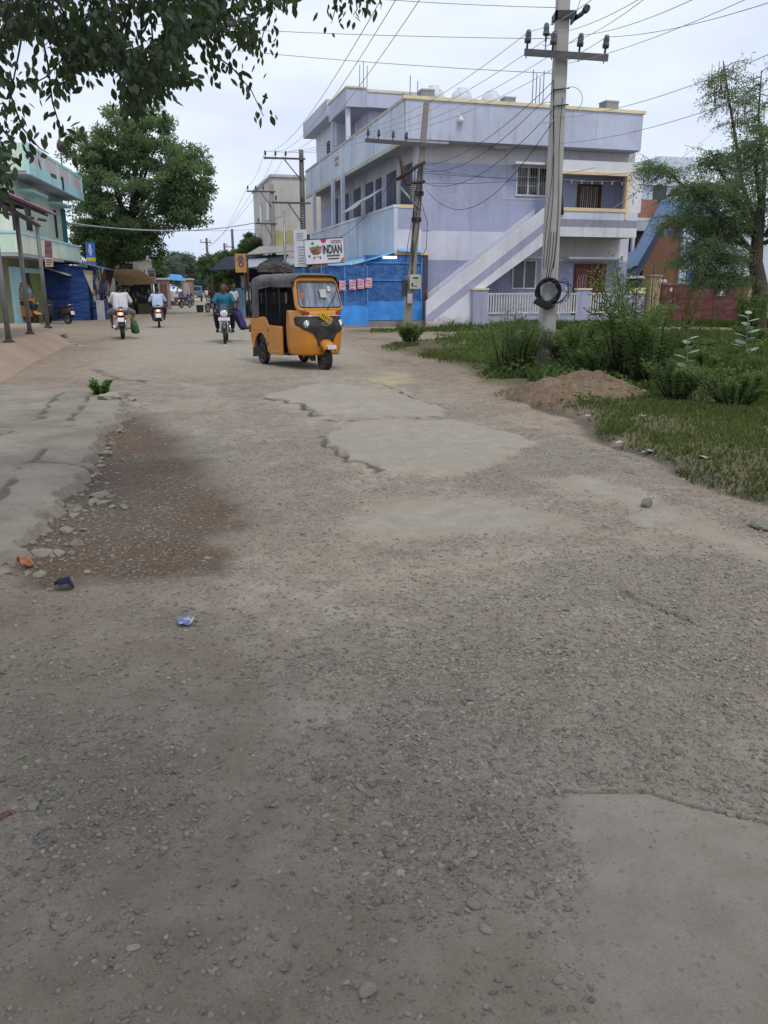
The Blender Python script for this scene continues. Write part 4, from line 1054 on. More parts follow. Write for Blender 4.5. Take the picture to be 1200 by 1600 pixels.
# ---------------------------------------------------------------- motorcycle (faces -y)
def make_moto(label, paint, front_plate=True, tail_lit=False, group=None):
    B = thing('motorcycle', label, 'motorcycle', group=group)
    wheel(B, 'wheel', (0, -.66, .30), .30, .085, ALLOY, spokes=6)
    wheel(B, 'wheel', (0, .62, .30), .30, .11, ALLOY, spokes=6)
    MB().tube([(-.09, -.66, .30), (-.085, -.44, .92)], [.022, .028], 8).tube([(.09, -.66, .30), (.085, -.44, .92)], [.022, .028], 8).build('fork', CHROME, B, sep=True)
    fd = []
    for k in range(11):
        a = math.pi * (.12 + .78 * k / 10); r = .335
        fd.append([(x, -.66 - math.cos(a) * (r + q), .30 + math.sin(a) * (r + q)) for x, q in ((-.065, -.03), (-.045, .006), (0, .014), (.045, .006), (.065, -.03))])
    MB().loft(fd, closed=False).build('front_fender', paint, B, solid=.006)
    fd = []
    for k in range(10):
        a = math.pi * (.30 + .62 * k / 9); r = .345
        fd.append([(x, .62 - math.cos(a) * (r + q), .30 + math.sin(a) * (r + q)) for x, q in ((-.08, -.04), (-.05, .006), (0, .014), (.05, .006), (.08, -.04))])
    MB().loft(fd, closed=False).build('rear_fender', BLACKP, B, solid=.006)
    MB().tube([(-.36, -.34, 1.02), (-.20, -.46, 1.00), (0, -.47, .97), (.20, -.46, 1.00), (.36, -.34, 1.02)], .014, 8).build('handlebar', BLACKP, B)
    for sx in (-1, 1):
        MB().tube([(sx * .27, -.40, 1.015), (sx * .38, -.33, 1.022)], .020, 8).build('grip', RUBBER, B)
        mr = MB().tube([(sx * .22, -.44, 1.0), (sx * .30, -.46, 1.16)], .007, 5); mr.sphere((sx * .33, -.46, 1.19), (.065, .02, .045), 10, 6); mr.build('mirror', BLACKP, B)
        MB().sphere((sx * .17, -.52, .84), (.045, .03, .028), 10, 6).build('turn_signal', AMBER, B)
        MB().sphere((sx * .15, .88, .66), (.045, .03, .028), 10, 6).build('turn_signal', AMBER, B)
        MB().tube([(sx * .10, -.02, .32), (sx * .27, -.04, .31)], .016, 8).build('footrest', RUBBER, B)
    hl = MB().loft([[(w_ * math.cos(q), y, .86 + h_ * math.sin(q)) for q in np.linspace(0, 6.283, 16, endpoint=False)] for w_, h_, y in ((.06, .06, -.40), (.12, .11, -.48), (.125, .115, -.55))], cap=True).build('headlight', BLACKP, B)
    MB().sphere((0, -.55, .86), (.115, .035, .105), 14, 8).build('lens', LENS, hl)
    MB().prism([(-.12, -.53, .95), (.12, -.53, .95), (.09, -.43, 1.14), (-.09, -.43, 1.14)], (0, .012, 0)).build('visor', glassy('smoked_visor', (.05, .07, .11)) if 'smoked_visor' not in bpy.data.materials else bpy.data.materials['smoked_visor'], B)
    if front_plate: MB().box(-.17, .17, -.60, -.585, .66, .75).build('number_plate', WPLATE, B)
    # tank, seat, side panels
    rg = []
    for y, w_, z0, z1 in ((-.38, .07, .80, .90), (-.30, .13, .74, .97), (-.12, .155, .72, 1.0), (.04, .13, .72, .95), (.12, .09, .73, .86)):
        zc, hz = (z0 + z1) / 2, (z1 - z0) / 2
        rg.append([(w_ * math.copysign(abs(math.cos(q)) ** .7, math.cos(q)), y, zc + hz * math.copysign(abs(math.sin(q)) ** .7, math.sin(q))) for q in np.linspace(0, 6.283, 18, endpoint=False)])
    MB().loft(rg, cap=True).build('fuel_tank', paint, B)
    rg = []
    for y, w_, z in ((.06, .10, .80), (.18, .14, .80), (.42, .145, .80), (.62, .14, .845), (.80, .10, .855)):
        rg.append([(-w_, y, z - .06), (-w_, y, z), (-w_ * .7, y, z + .045), (w_ * .7, y, z + .045), (w_, y, z), (w_, y, z - .06)])
    MB().loft(rg, cap=True).build('seat', SEATM, B)
    for sx in (-1, 1): MB().prism([(sx * .13, .10, .72), (sx * .14, .45, .76), (sx * .11, .86, .82), (sx * .11, .84, .70), (sx * .14, .40, .56), (sx * .13, .14, .54)], (-sx * .03, 0, 0)).build('side_panel', paint, B, bevel=.01)
    e = MB().rbox((0, -.02, .42), (.26, .34, .26), (0, 0, 0)).rbox((0, -.14, .60), (.20, .20, .22), (R(-18), 0, 0)).rbox((0, .2, .46), (.2, .3, .2))
    for k in range(5): e.rbox((0, -.14 - .01 * k, .53 + .04 * k), (.25, .24, .012), (R(-18), 0, 0))
    e.build('engine', ALLOY, B, bevel=.012)
    MB().tube([(0, -.40, .86), (0, -.30, .66), (0, -.10, .28), (0, .25, .27), (0, .62, .30)], .03, 8).tube([(0, -.38, .82), (0, .1, .70), (0, .8, .74)], .025, 8).build('frame', BLACKP, B)
    MB().tube([(.14, -.22, .50), (.18, -.18, .28), (.19, .2, .28), (.20, .42, .32), (.21, .90, .42)], [.022, .022, .03, .048, .05], 10).build('exhaust', CHROME, B)
    for sx in (-1, 1): MB().tube([(sx * .12, .60, .32), (sx * .12, .46, .72)], .03, 8).build('shock_absorber', CHROME, B)
    tl = MB().rbox((0, .87, .80), (.17, .06, .085)).build('tail_light', TAIL_ON if tail_lit else AMBER, B, bevel=.012)
    if tail_lit: MB().sphere((0, .902, .80), (.045, .012, .03), 10, 6).build('bulb', TAIL_C, tl)
    MB().rbox((0, .93, .62), (.20, .012, .13), (R(12), 0, 0)).build('number_plate', WPLATE, B)
    MB().tube([(-.13, .5, .88), (-.12, .84, .92), (0, .90, .93), (.12, .84, .92), (.13, .5, .88)], .012, 6).build('grab_rail', CHROME, B)
    MB().tube([(-.10, .1, .3), (-.14, .42, .26)], .012, 6).build('side_stand', BLACKP, B)
    return B

def make_scooter(label, paint, tail_lit=False, group=None):
    B = thing('scooter', label, 'scooter', group=group)
    wheel(B, 'wheel', (0, -.64, .22), .22, .09, ALLOY, spokes=5)
    wheel(B, 'wheel', (0, .56, .22), .22, .10, ALLOY, spokes=5)
    def ring(y, w_, z0, z1, p=.6):
        zc, hz = (z0 + z1) / 2, (z1 - z0) / 2
        return [(w_ * math.copysign(abs(math.cos(q)) ** p, math.cos(q)), y, zc + hz * math.copysign(abs(math.sin(q)) ** p, math.sin(q))) for q in np.linspace(0, 6.283, 20, endpoint=False)]
    MB().loft([ring(.02, .10, .30, .62), ring(.12, .17, .30, .70), ring(.40, .20, .34, .72), ring(.65, .185, .42, .74), ring(.82, .11, .52, .74), ring(.86, .05, .56, .70)], cap=True).build('rear_body', paint, B)
    rg = []
    for y, w_, z in ((.0, .11, .715), (.15, .15, .73), (.45, .155, .74), (.62, .145, .78), (.80, .09, .79)):
        rg.append([(-w_, y, z - .05), (-w_, y, z), (-w_ * .7, y, z + .05), (w_ * .7, y, z + .05), (w_, y, z), (w_, y, z - .05)])
    MB().loft(rg, cap=True).build('seat', SEATM, B)
    MB().loft([[(-.15, y, z), (-.13, y - .05, z), (0, y - .08, z), (.13, y - .05, z), (.15, y, z), (.1, y + .03, z), (-.1, y + .03, z)] for y, z in ((-.40, .28), (-.44, .5), (-.42, .72), (-.36, .90))], cap=True).build('leg_shield', paint, B)
    MB().box(-.14, .14, -.42, .1, .24, .31).build('floorboard', BLACKP, B, bevel=.01)
    fd = []
    for k in range(10):
        a = math.pi * (.1 + .8 * k / 9); r = .255
        fd.append([(x, -.64 - math.cos(a) * (r + q), .22 + math.sin(a) * (r + q)) for x, q in ((-.075, -.04), (-.05, .01), (0, .02), (.05, .01), (.075, -.04))])
    MB().loft(fd, closed=False).build('front_fender', paint, B, solid=.006)
    MB().tube([(0, -.64, .30), (0, -.42, .95)], .03, 8).tube([(-.34, -.32, 1.0), (-.16, -.40, 1.0), (.16, -.40, 1.0), (.34, -.32, 1.0)], .014, 8).build('handlebar', BLACKP, B)
    hc = MB().loft([ring(-.50, .08, .90, 1.0), ring(-.44, .15, .88, 1.05), ring(-.34, .13, .92, 1.05)], cap=True).build('handlebar_cowl', paint, B)
    MB().sphere((0, -.50, .95), (.075, .025, .05), 12, 6).build('headlight', LENS, hc)
    for sx in (-1, 1):
        mr = MB().tube([(sx * .18, -.40, 1.02), (sx * .26, -.42, 1.18)], .007, 5); mr.sphere((sx * .29, -.42, 1.2), (.06, .02, .045), 10, 6); mr.build('mirror', BLACKP, B)
        MB().tube([(sx * .25, -.37, 1.0), (sx * .36, -.31, 1.0)], .020, 8).build('grip', RUBBER, B)
        MB().sphere((sx * .12, .84, .67), (.045, .03, .028), 10, 6).build('turn_signal', AMBER, B)
    tl = MB().rbox((0, .855, .70), (.17, .05, .07)).build('tail_light', TAIL_ON if tail_lit else AMBER, B, bevel=.012)
    if tail_lit: MB().sphere((0, .882, .70), (.05, .010, .022), 10, 6).build('bulb', TAIL_C, tl)
    MB().rbox((0, .875, .50), (.22, .012, .16), (R(10), 0, 0)).build('number_plate', WPLATE, B)
    MB().prism([(-.07, .70, .50), (.07, .70, .50), (.07, .88, .32), (.07, .80, .30), (-.07, .80, .30), (-.07, .88, .32)], (0, 0, .02)).build('rear_fender', BLACKP, B)
    MB().tube([(.15, .2, .28), (.17, .45, .30), (.18, .78, .36)], [.03, .05, .05], 10).build('exhaust', BLACKP, B)
    MB().tube([(-.15, .55, .80), (-.13, .84, .86), (.13, .84, .86), (.15, .55, .80)], .013, 6).build('grab_rail', CHROME, B)
    MB().tube([(-.1, .15, .26), (-.15, .45, .24)], .012, 6).build('side_stand', BLACKP, B)
    return B

DKPAINT = M('black_bike_paint', (.02, .02, .025), .3, spec=.5, coat=.3, bump=0, dust=.15)
GREYPAINT = M('grey_scooter_paint', (.17, .16, .15), .35, .3, coat=.2, bump=0, dust=.15)
REDBLK = M('dark_red_bike_paint', (.05, .015, .015), .35, coat=.3, bump=0, dust=.15)
def put(o, px, py, rz, dz=0, wl=(0, 0)):
    """stand a vehicle so that its local ground point wl is where the photo shows it"""
    g = gp(px, py); c_, s_ = math.cos(rz), math.sin(rz)
    o.location = (g.x - (wl[0] * c_ - wl[1] * s_), g.y - (wl[0] * s_ + wl[1] * c_), dz); o.rotation_euler = (0, 0, rz)

motoC = make_moto('black motorcycle with a white front plate carrying the man in the teal shirt', DKPAINT, True, group='motorcycles on the road')
put(motoC, 352, 537, R(9), wl=(0, -.66))
motoA = make_moto('dark motorcycle with a glowing red tail lamp ridden by the man in the white shirt', REDBLK, False, True, group='motorcycles on the road')
put(motoA, 192, 530, R(196), wl=(0, .62))
scB = make_scooter('grey scooter with lit red tail lamp ridden by the man in pale blue shirt', GREYPAINT, True)
put(scB, 249, 512, R(195), wl=(0, .56))
scP = make_scooter('black scooter parked side on before the blue tarpaulin stall', DKPAINT, False)
put(scP, 107, 506, R(-112), wl=(0, .56))
def light_copy(src, label, px, py, rz, grp=None, s=1.0):
    c = copy_tree(src); c['label'] = label
    if grp: c['group'] = grp
    elif 'group' in c: del c['group']
    put(c, px, py, rz); return c
light_copy(motoC, 'dark motorcycle standing behind the teal shirted rider at the roadside', 333, 488, R(-20), 'motorcycles on the road')
light_copy(motoC, 'motorcycle parked at the edge of the road below the far blue awning, nearer one', 290, 481, R(160), 'motorcycles parked on the left')
light_copy(motoC, 'motorcycle parked at the edge of the road below the far blue awning, farther one', 296, 478, R(165), 'motorcycles parked on the left')
light_copy(motoC, 'motorcycle parked in the shade of the brown awning, nearest the white sign post', 226, 482, R(60), 'motorcycles parked on the left')
light_copy(motoC, 'motorcycle parked beside the blue tarpaulin stall, half hidden by the white shirted rider', 168, 492, R(75), 'motorcycles parked on the left')
light_copy(motoC, 'motorcycle parked under the brown awning, deepest in the shade', 212, 481, R(50), 'motorcycles parked on the left')
light_copy(scP, 'dark scooter standing behind the parked black one by the blue doorway', 70, 500, R(-70))
auto2 = make_auto(ORANGE, 'orange autorickshaw parked side on under the shed at the left edge', 'autorickshaws')
put(auto2, 22, 507, R(82)); auto2.location.z = .05

# ---------------------------------------------------------------- blue pickup truck far down the road
TR = thing('pickup_truck', 'blue goods truck seen from behind far down the road', 'truck', gp(306, 471), R(12))
TB = M('faded_blue_truck', (.13, .22, .33), .6, dust=.3)
MB().box(-.95, .95, -1.6, 1.0, .75, 1.35).build('cargo_box', TB, TR, bevel=.03)
MB().box(-.93, .93, -1.63, -1.60, .78, 1.30).build('tailgate', M('faded_blue_tailgate', (.10, .17, .26), .6), TR)
MB().prism([(-.85, 1.05, .7), (-.85, 2.6, .7), (-.85, 2.65, 1.2), (-.85, 2.3, 1.95), (-.85, 1.1, 2.0)], (1.7, 0, 0)).build('cab', TB, TR, bevel=.06)
MB().box(-.70, .70, 1.02, 1.05, 1.4, 1.85).build('rear_window', GLASSD, TR)
MB().box(-.95, .95, -1.6, 2.2, .5, .75).build('chassis', BLACKP, TR)
for x in (-.75, .75):
    wheel(TR, 'wheel', (x, -.9, .36), .36, .22); wheel(TR, 'wheel', (x, 1.9, .36), .36, .22)
    MB().box(x - .12, x + .12, -1.66, -1.63, .6, .72).build('tail_light', AMBER, TR)
MB().box(-.25, .25, -1.66, -1.63, .62, .74).build('number_plate', WPLATE, TR)
# ---------------------------------------------------------------- people: overlapping tapered limbs fused into one skin by a voxel remesh
def fused(name, m, mat, parent, voxel=.011, smooth=3):
    o = m.build(name, mat, parent, recalc=False)
    r = o.modifiers.new('fuse', 'REMESH'); r.mode = 'VOXEL'; r.voxel_size = voxel; r.use_smooth_shade = True
    q = o.modifiers.new('relax', 'SMOOTH'); q.factor = .5; q.iterations = smooth
    return o
def cloth(name, col, var=.16, vs=7): 
    t = NT(name); p = t.coord(); a = t.noise(p, vs, 4, .6); w = t.noise(t.coord((1, 1, .35)), 11, 4, .6)
    return t.principled(t.mix(t.remap(a, .3, .7), tuple(c * (1 - var) for c in col), tuple(min(1, c * (1 + var)) for c in col)), .9, 0, t.bump(w, .03), .15)
SKIN = M('brown_skin', (.125, .060, .038), .55, bump=.0006, bs=120, var=.1)
SKIN2 = M('darker_brown_skin', (.085, .042, .028), .55, bump=.0006, bs=120, var=.1)
HAIRB = M('black_hair', (.010, .009, .009), .6, bs=90, bump=.004)
HAIRG = M('grey_hair', (.24, .23, .22), .8, bs=90, bump=.004)
EYEM = M('dark_eye', (.01, .008, .008), .3, bump=0)
SANDAL = M('dark_sandal', (.03, .022, .018), .8)
V = Vector

def hand(m, wrist, d, side, curl=.5, sc=1.0):
    """palm, four unequal bent fingers and a thumb leaving the palm's side; d points along the forearm"""
    d = V(d).normalized(); w = V(wrist); s_ = V(side).normalized(); s_ = (s_ - d * s_.dot(d)).normalized(); nrm = d.cross(s_).normalized()
    if nrm.z > 0: nrm = -nrm
    pc = w + d * .085 * sc
    for k in (-1.5, -.5, .5, 1.5): m.capsule(w + s_ * k * .012, pc + s_ * k * .019, .017, .013, 8)
    for k, L in ((-1.5, .058), (-.5, .072), (.5, .076), (1.5, .066)):
        a = pc + s_ * k * .021; b = a + (d * math.cos(curl * .8) + nrm * math.sin(curl * .8)) * L * .52 * sc
        c = b + (d * math.cos(curl * 1.9) + nrm * math.sin(curl * 1.9)) * L * .48 * sc
        m.capsule(a, b, .0105, .0095, 8); m.capsule(b, c, .0095, .008, 8)
    t0 = w + d * .03 + s_ * .026; t1 = t0 + (s_ * .75 + d * .7 + nrm * .25).normalized() * .038; t2 = t1 + (d * .9 + s_ * .1 + nrm * .45).normalized() * .032
    m.capsule(t0, t1, .014, .012, 8); m.capsule(t1, t2, .0115, .009, 8)

def head(m, c, look, up=(0, 0, 1), s=1.0):
    look = V(look).normalized(); up = V(up); up = (up - look * up.dot(look)).normalized(); rt = look.cross(up)
    P = lambda x, y, z: c + (rt * x + look * y + up * z) * s
    m.sphere(P(0, -.012, .030), tuple(q * s for q in (.076, .090, .086)), 16, 12)      # skull
    m.capsule(P(0, .030, -.035), P(0, .045, -.085), .058 * s, .034 * s)                  # jaw and chin
    m.capsule(P(-.03, .052, -.02), P(.03, .052, -.02), .032 * s, .032 * s)               # cheeks
    m.capsule(P(-.032, .068, .030), P(.032, .068, .030), .014 * s, .014 * s)             # brow
    m.capsule(P(0, .084, .018), P(0, .106, -.018), .010 * s, .015 * s, 8)                # nose
    m.capsule(P(-.018, .085, -.050), P(.018, .085, -.050), .010 * s, .010 * s, 8)        # lips
    for sx in (-1, 1): m.capsule(P(sx * .078, -.012, .020), P(sx * .080, -.016, -.018), .016 * s, .010 * s, 8)  # ears
    return P

def person(label, J, top, legs, skin=SKIN, hair='short', hairm=HAIRB, look=(0, -1, 0), loc=(0, 0, 0), rz=0, sleeves='short', bare_shins=False, feet=SANDAL, build=1.0, curl=.5, skirt=False, group=None, collar=None):
    o = thing('person', label, 'person', loc, rz, group)
    J = {k: V(v) for k, v in J.items()}; b = build
    body = MB()
    P = head(body, J['head'], look)
    body.capsule(J['neck'] - V((0, 0, .03)), J['head'] + V((0, 0, -.06)), .056, .050)
    body.capsule(J['pelvis'], J['chest'], .115 * b, .125 * b)
    for s_ in 'lr':
        sg = -1 if s_ == 'l' else 1
        sh, el, wr = J['sh' + s_], J['el' + s_], J['wr' + s_]
        body.capsule(J['chest'], sh, .09 * b, .062 * b); body.capsule(J['neck'] - V((0, 0, .05)), sh, .055, .055)
        body.capsule(sh, el, .054 * b, .040 * b); body.capsule(el, wr, .040 * b, .026)
        hand(body, wr, J.get('hd' + s_, wr + (wr - el)) - wr, (-sg, -.2, 0) if abs((wr - el).normalized().z) > .6 else (-sg, 0, 0), curl)
        hp, kn, an, toe = J['hp' + s_], J['kn' + s_], J['an' + s_], J['to' + s_]
        body.capsule(J['pelvis'], hp, .11 * b, .095 * b); body.capsule(hp, kn, .082 * b, .056 * b)
        mid = kn.lerp(an, .3); body.capsule(kn, mid, .052, .056 * b); body.capsule(mid, an, .056 * b, .036)
        body.capsule(an + V((0, .0, -.03)), an + (toe - an) * .15 + V((0, 0, -.045)), .036, .034); body.capsule(an + V((0, 0, -.04)), toe, .036, .030)
    fused('body', body, skin, o, .0095)
    sm = MB()
    sm.capsule(J['pelvis'] + V((0, 0, -.02)), J['pelvis'].lerp(J['chest'], .5), .140 * b, .150 * b); sm.capsule(J['pelvis'].lerp(J['chest'], .5), J['chest'], .150 * b, .145 * b)
    for s_ in 'lr':
        sh, el, wr = J['sh' + s_], J['el' + s_], J['wr' + s_]
        sm.capsule(J['chest'], sh, .115 * b, .078 * b); sm.capsule(J['neck'] - V((0, 0, .06)), sh, .062, .072 * b)
        sm.capsule(J['pelvis'] + (sh - J['chest']) * .45, J['chest'] + (sh - J['chest']) * .5, .125 * b, .11 * b)
        if sleeves == 'short': sm.capsule(sh, sh.lerp(el, .82), .074 * b, .064 * b)
        else: sm.capsule(sh, el, .074 * b, .056 * b); sm.capsule(el, el.lerp(wr, .92), .056 * b, .042)
    shirt = fused('shirt', sm, top, o, .012)
    if collar:
        MB().lathe([(.066, -.055), (.070, -.02), (.082, -.035)], tuple(J['neck'] + V((0, .0, .0))), n=16).build('collar', top, shirt)
    tm = MB()
    for s_ in 'lr':
        hp, kn, an = J['hp' + s_], J['kn' + s_], J['an' + s_]
        tm.capsule(J['pelvis'], hp, .14 * b, .118 * b); tm.capsule(hp, kn, .108 * b, .082 * b)
        if not bare_shins: tm.capsule(kn, an.lerp(kn, .08), .080 * b, .066)
    if skirt:
        tm.capsule(J['hpl'].lerp(J['hpr'], .5), J['knl'].lerp(J['knr'], .5), .17, .15)
        tm.capsule(J['knl'].lerp(J['knr'], .5), J['anl'].lerp(J['anr'], .5), .15, .13)
    fused('skirt' if skirt else 'trousers', tm, legs, o, .013)
    hm = MB()
    if hair == 'short':
        hm.sphere(P(0, -.022, .046), (.083, .090, .083), 16, 12); hm.sphere(P(0, -.055, .0), (.070, .055, .065), 12, 8)
    elif hair == 'bald':
        for sx in (-1, 1): hm.capsule(P(sx * .068, -.03, .01), P(sx * .05, -.075, -.01), .022, .03)
        hm.capsule(P(-.05, -.07, 0), P(.05, -.07, 0), .036, .036)
    elif hair == 'bun':
        hm.sphere(P(0, -.022, .046), (.084, .092, .084), 16, 12); hm.sphere(P(0, -.10, .0), (.045, .045, .05), 12, 8); hm.sphere(P(0, -.05, -.01), (.072, .06, .07))
    fused('hair', hm, hairm, o, .012, 2)
    for sx in (-1, 1): MB().sphere(P(sx * .031, .074, .012), .0105, 8, 6).build('eye', EYEM, o)
    for s_ in 'lr':
        an, toe = J['an' + s_], J['to' + s_]; dv = (toe - an).normalized()
        heel = an + V((0, 0, -.062)) - V((dv.x, dv.y, 0)) * .03
        fm = MB(); fm.capsule(heel, V((toe.x, toe.y, toe.z - .022)) + V((dv.x, dv.y, 0)) * .02, .032, .036, 10)
        fused('sandal', fm, feet, o, .012, 1)
    return o

def rider(sp=.22, seat=.84, lean=.0, bar=(.33, -.36, 1.04), foot=(.22, -.06, .37), py=.20, spread=.24):
    J = {'pelvis': (0, py, seat + .10), 'chest': (0, py - .10 - lean, seat + .43), 'neck': (0, py - .13 - lean, seat + .60), 'head': (0, py - .16 - lean, seat + .745)}
    for s_, sg in (('l', -1), ('r', 1)):
        J['sh' + s_] = (sg * .19, py - .11 - lean, seat + .53)
        J['el' + s_] = (sg * .33, py - .22 - lean, seat + .30)
        J['wr' + s_] = (sg * bar[0], bar[1] + .07, bar[2] + .03); J['hd' + s_] = (sg * bar[0], bar[1] - .05, bar[2] + .01)
        J['hp' + s_] = (sg * .11, py - .04, seat + .07); J['kn' + s_] = (sg * spread, py - .40, seat - .03)
        J['an' + s_] = (sg * foot[0], foot[1] + .04, foot[2] + .06); J['to' + s_] = (sg * (foot[0] + .02), foot[1] - .13, foot[2] + .0)
    return J
TEAL = cloth('teal_shirt_cloth', (.03, .16, .24)); NAVYT = cloth('dark_navy_trouser_cloth', (.022, .026, .042)); WHITEC = cloth('white_shirt_cloth', (.56, .57, .58), .08)
PALEB = cloth('pale_blue_shirt_cloth', (.42, .50, .66), .08); GREYC = cloth('grey_trouser_cloth', (.17, .17, .18)); DGREYC = cloth('dark_grey_trouser_cloth', (.05, .05, .058))
VIOLET = cloth('violet_sari_cloth', (.055, .045, .15), .3); WTEE = cloth('white_tee_cloth', (.58, .57, .60), .07); PRINT = cloth('white_printed_shirt_cloth', (.45, .50, .53), .3, 30); MAROON = cloth('maroon_cloth', (.13, .03, .03))

def on(v, label, J, *a, **k):
    return person(label, J, *a, loc=v.location, rz=v.rotation_euler.z, **k)
pC = on(motoC, 'balding man in a teal shirt and dark trousers riding the motorcycle toward the camera', rider(lean=.02, spread=.25), TEAL, NAVYT, hair='bald', hairm=HAIRG, build=1.06, curl=1.0, group='people on motorbikes', collar=True)
# pillion sitting sideways behind him
JP = rider(py=.56, seat=.88)
JP.update({'pelvis': (.02, .58, .96), 'chest': (.02, .56, 1.27), 'neck': (.03, .55, 1.44), 'head': (.06, .54, 1.575), 'hpl': (.10, .50, .93), 'hpr': (.10, .68, .93), 'knl': (.36, .40, .84), 'knr': (.36, .58, .84),
           'anl': (.50, .36, .46), 'anr': (.54, .55, .46), 'tol': (.66, .26, .42), 'tor': (.70, .47, .42), 'shl': (.04, .40, 1.38), 'shr': (.04, .72, 1.38), 'ell': (.18, .30, 1.14), 'elr': (.24, .76, 1.14), 'wrl': (.30, .36, .98), 'wrr': (.34, .62, .98), 'hdl': (.38, .40, .93), 'hdr': (.42, .56, .93)})
on(motoC, 'woman in a violet sari sitting sideways on the pillion of the oncoming motorcycle', JP, VIOLET, VIOLET, skin=SKIN2, hair='bun', look=(.9, -.4, 0), skirt=True, build=.9, group='people on motorbikes')
pA = on(motoA, 'man in a white shirt and grey shorts riding away, knees wide apart', rider(py=.26, spread=.36, foot=(.30, -.02, .36), lean=.03), WHITEC, GREYC, build=1.22, bare_shins=True, curl=1.0, group='people on motorbikes')
pB = on(scB, 'man in a pale blue shirt and dark trousers riding the grey scooter away', rider(py=.22, seat=.76, spread=.28, bar=(.31, -.34, 1.0), foot=(.22, -.2, .33)), PALEB, DGREYC, build=1.14, curl=1.0, group='people on motorbikes')

def stander(h=1.68, step=.08, armf=.05, foot=0.0):
    k = h / 1.70
    J = {'pelvis': (0, .0, .93), 'chest': (0, .01, 1.25), 'neck': (0, .0, 1.43), 'head': (0, -.02, 1.575)}
    for s_, sg in (('l', -1), ('r', 1)):
        f = step * sg
        J['sh' + s_] = (sg * .175, .01, 1.37); J['el' + s_] = (sg * .235, .02, 1.09); J['wr' + s_] = (sg * .25, -armf, .85); J['hd' + s_] = (sg * .25, -armf - .02, .76)
        J['hp' + s_] = (sg * .085, 0, .90); J['kn' + s_] = (sg * .095, -.03 + f * .4, .50); J['an' + s_] = (sg * .10, .02 + f, .09); J['to' + s_] = (sg * .12, -.13 + f, .035)
    return {q: tuple(c * k for c in v) for q, v in J.items()}
gE = gp(366, 497); gF = gp(390, 499)
person('man in a plain white tee standing by the light blue counter', stander(1.70, .06), WTEE, DGREYC, skin=SKIN2, loc=gp(367, 494), rz=R(5), group='people standing at the roadside')
person('man in a pale printed shirt standing side on behind the autorickshaw', stander(1.72, .10), PRINT, NAVYT, skin=SKIN2, look=(0, -1, -.1), loc=gp(389.5, 496.5), rz=R(-75), group='people standing at the roadside')
mD = [o for o in COL.objects if o.get('label', '').startswith('dark motorcycle standing behind')][0]
on(mD, 'person in dark maroon clothes seated on the motorcycle behind the teal shirted rider', rider(), MAROON, NAVYT, skin=SKIN2, curl=1.0, group='people on motorbikes')
person('man in dark clothes standing in the shade of the brown awning', stander(1.66, .05), cloth('slate_shirt_cloth', (.07, .08, .11)), DGREYC, skin=SKIN2, loc=gp(221, 484), rz=R(60), group='people standing at the roadside')
person('distant figure in white walking beside the blue truck', stander(1.66, .14), WTEE, GREYC, skin=SKIN2, loc=gp(324, 472), rz=R(20), group='people standing at the roadside')

# green shopping bag hanging at the right of the white-shirted rider's motorcycle
bag = thing('shopping_bag', 'green and yellow printed shopping bag hanging from the motorcycle of the white shirted man', 'bag', motoA.location, motoA.rotation_euler.z)
bb = MB()
for z, w_, d_ in ((.22, .15, .05), (.26, .19, .08), (.42, .18, .075), (.56, .15, .05), (.60, .14, .03)):
    pass
rings = []
for z, w_, d_ in ((.16, .17, .09), (.20, .22, .15), (.40, .21, .14), (.56, .18, .10), (.60, .17, .05)):
    rings.append([(-.37 + d_ * math.cos(q) * .9 + (.55 - z) * -.10, .30 + w_ * math.copysign(abs(math.sin(q)) ** .6, math.sin(q)), z) for q in np.linspace(0, 6.283, 18, endpoint=False)])
bb.loft(rings, cap=True).build('bag_body', M('green_bag_print', (.06, .14, .05), .6, var=.6, vs=9), bag)
MB().tube([(-.36, .20, .57), (-.30, .24, .74), (-.20, .30, .80), (-.30, .36, .74), (-.36, .40, .57)], .012, 6).build('handle', M('yellow_bag_print', (.40, .36, .05), .6), bag)
MB().rbox((-.525, .30, .40), (.012, .20, .09), (0, R(-9), 0)).build('print_panel', bpy.data.materials['yellow_bag_print'], bag)

# dark plastic crate in the road
cr = thing('crate', 'dark blue plastic crate standing on the road edge beyond the motorcycle', 'crate', gp(313, 488), R(10))
CRM = M('dark_blue_plastic', (.03, .045, .075), .5)
MB().box(-.40, .40, -.30, .30, 0, .06).build('base', CRM, cr)
for sx in (-1, 1):
    MB().prism([(sx * .38, -.30, .04), (sx * .38, .30, .04), (sx * .46, .34, .95), (sx * .46, -.34, .95)], (-sx * .03, 0, 0)).build('side', CRM, cr)
    MB().prism([(-.38, sx * .29, .04), (.38, sx * .29, .04), (.45, sx * .33, .95), (-.45, sx * .33, .95)], (0, -sx * .03, 0)).build('side', CRM, cr)
MB().box(-.49, .49, -.37, -.33, .88, .97).box(-.49, .49, .33, .37, .88, .97).build('rim', CRM, cr, sep=True)
cr.scale = (.55, .55, .5)
# ---------------------------------------------------------------- poles, cross arms, wires
CPOLE = plaster('concrete_pole', (.40, .395, .375), .38, vs=1.0, low=.9, streak=(5, 5, .3))
CPOLE2 = plaster('old_concrete_pole', (.28, .26, .235), .5, vs=1.2, low=.6, streak=(5, 5, .3))
ARM = M('grey_steel_angle', (.085, .088, .095), .6, .3, dust=.2)
INSUL = M('dark_porcelain', (.06, .062, .072), .25, spec=.6, bump=0)
WIRE = M('weathered_wire', (.36, .36, .40), .7, 0, bump=0)
CABLE = M('black_cable', (.015, .015, .017), .6, bump=0)

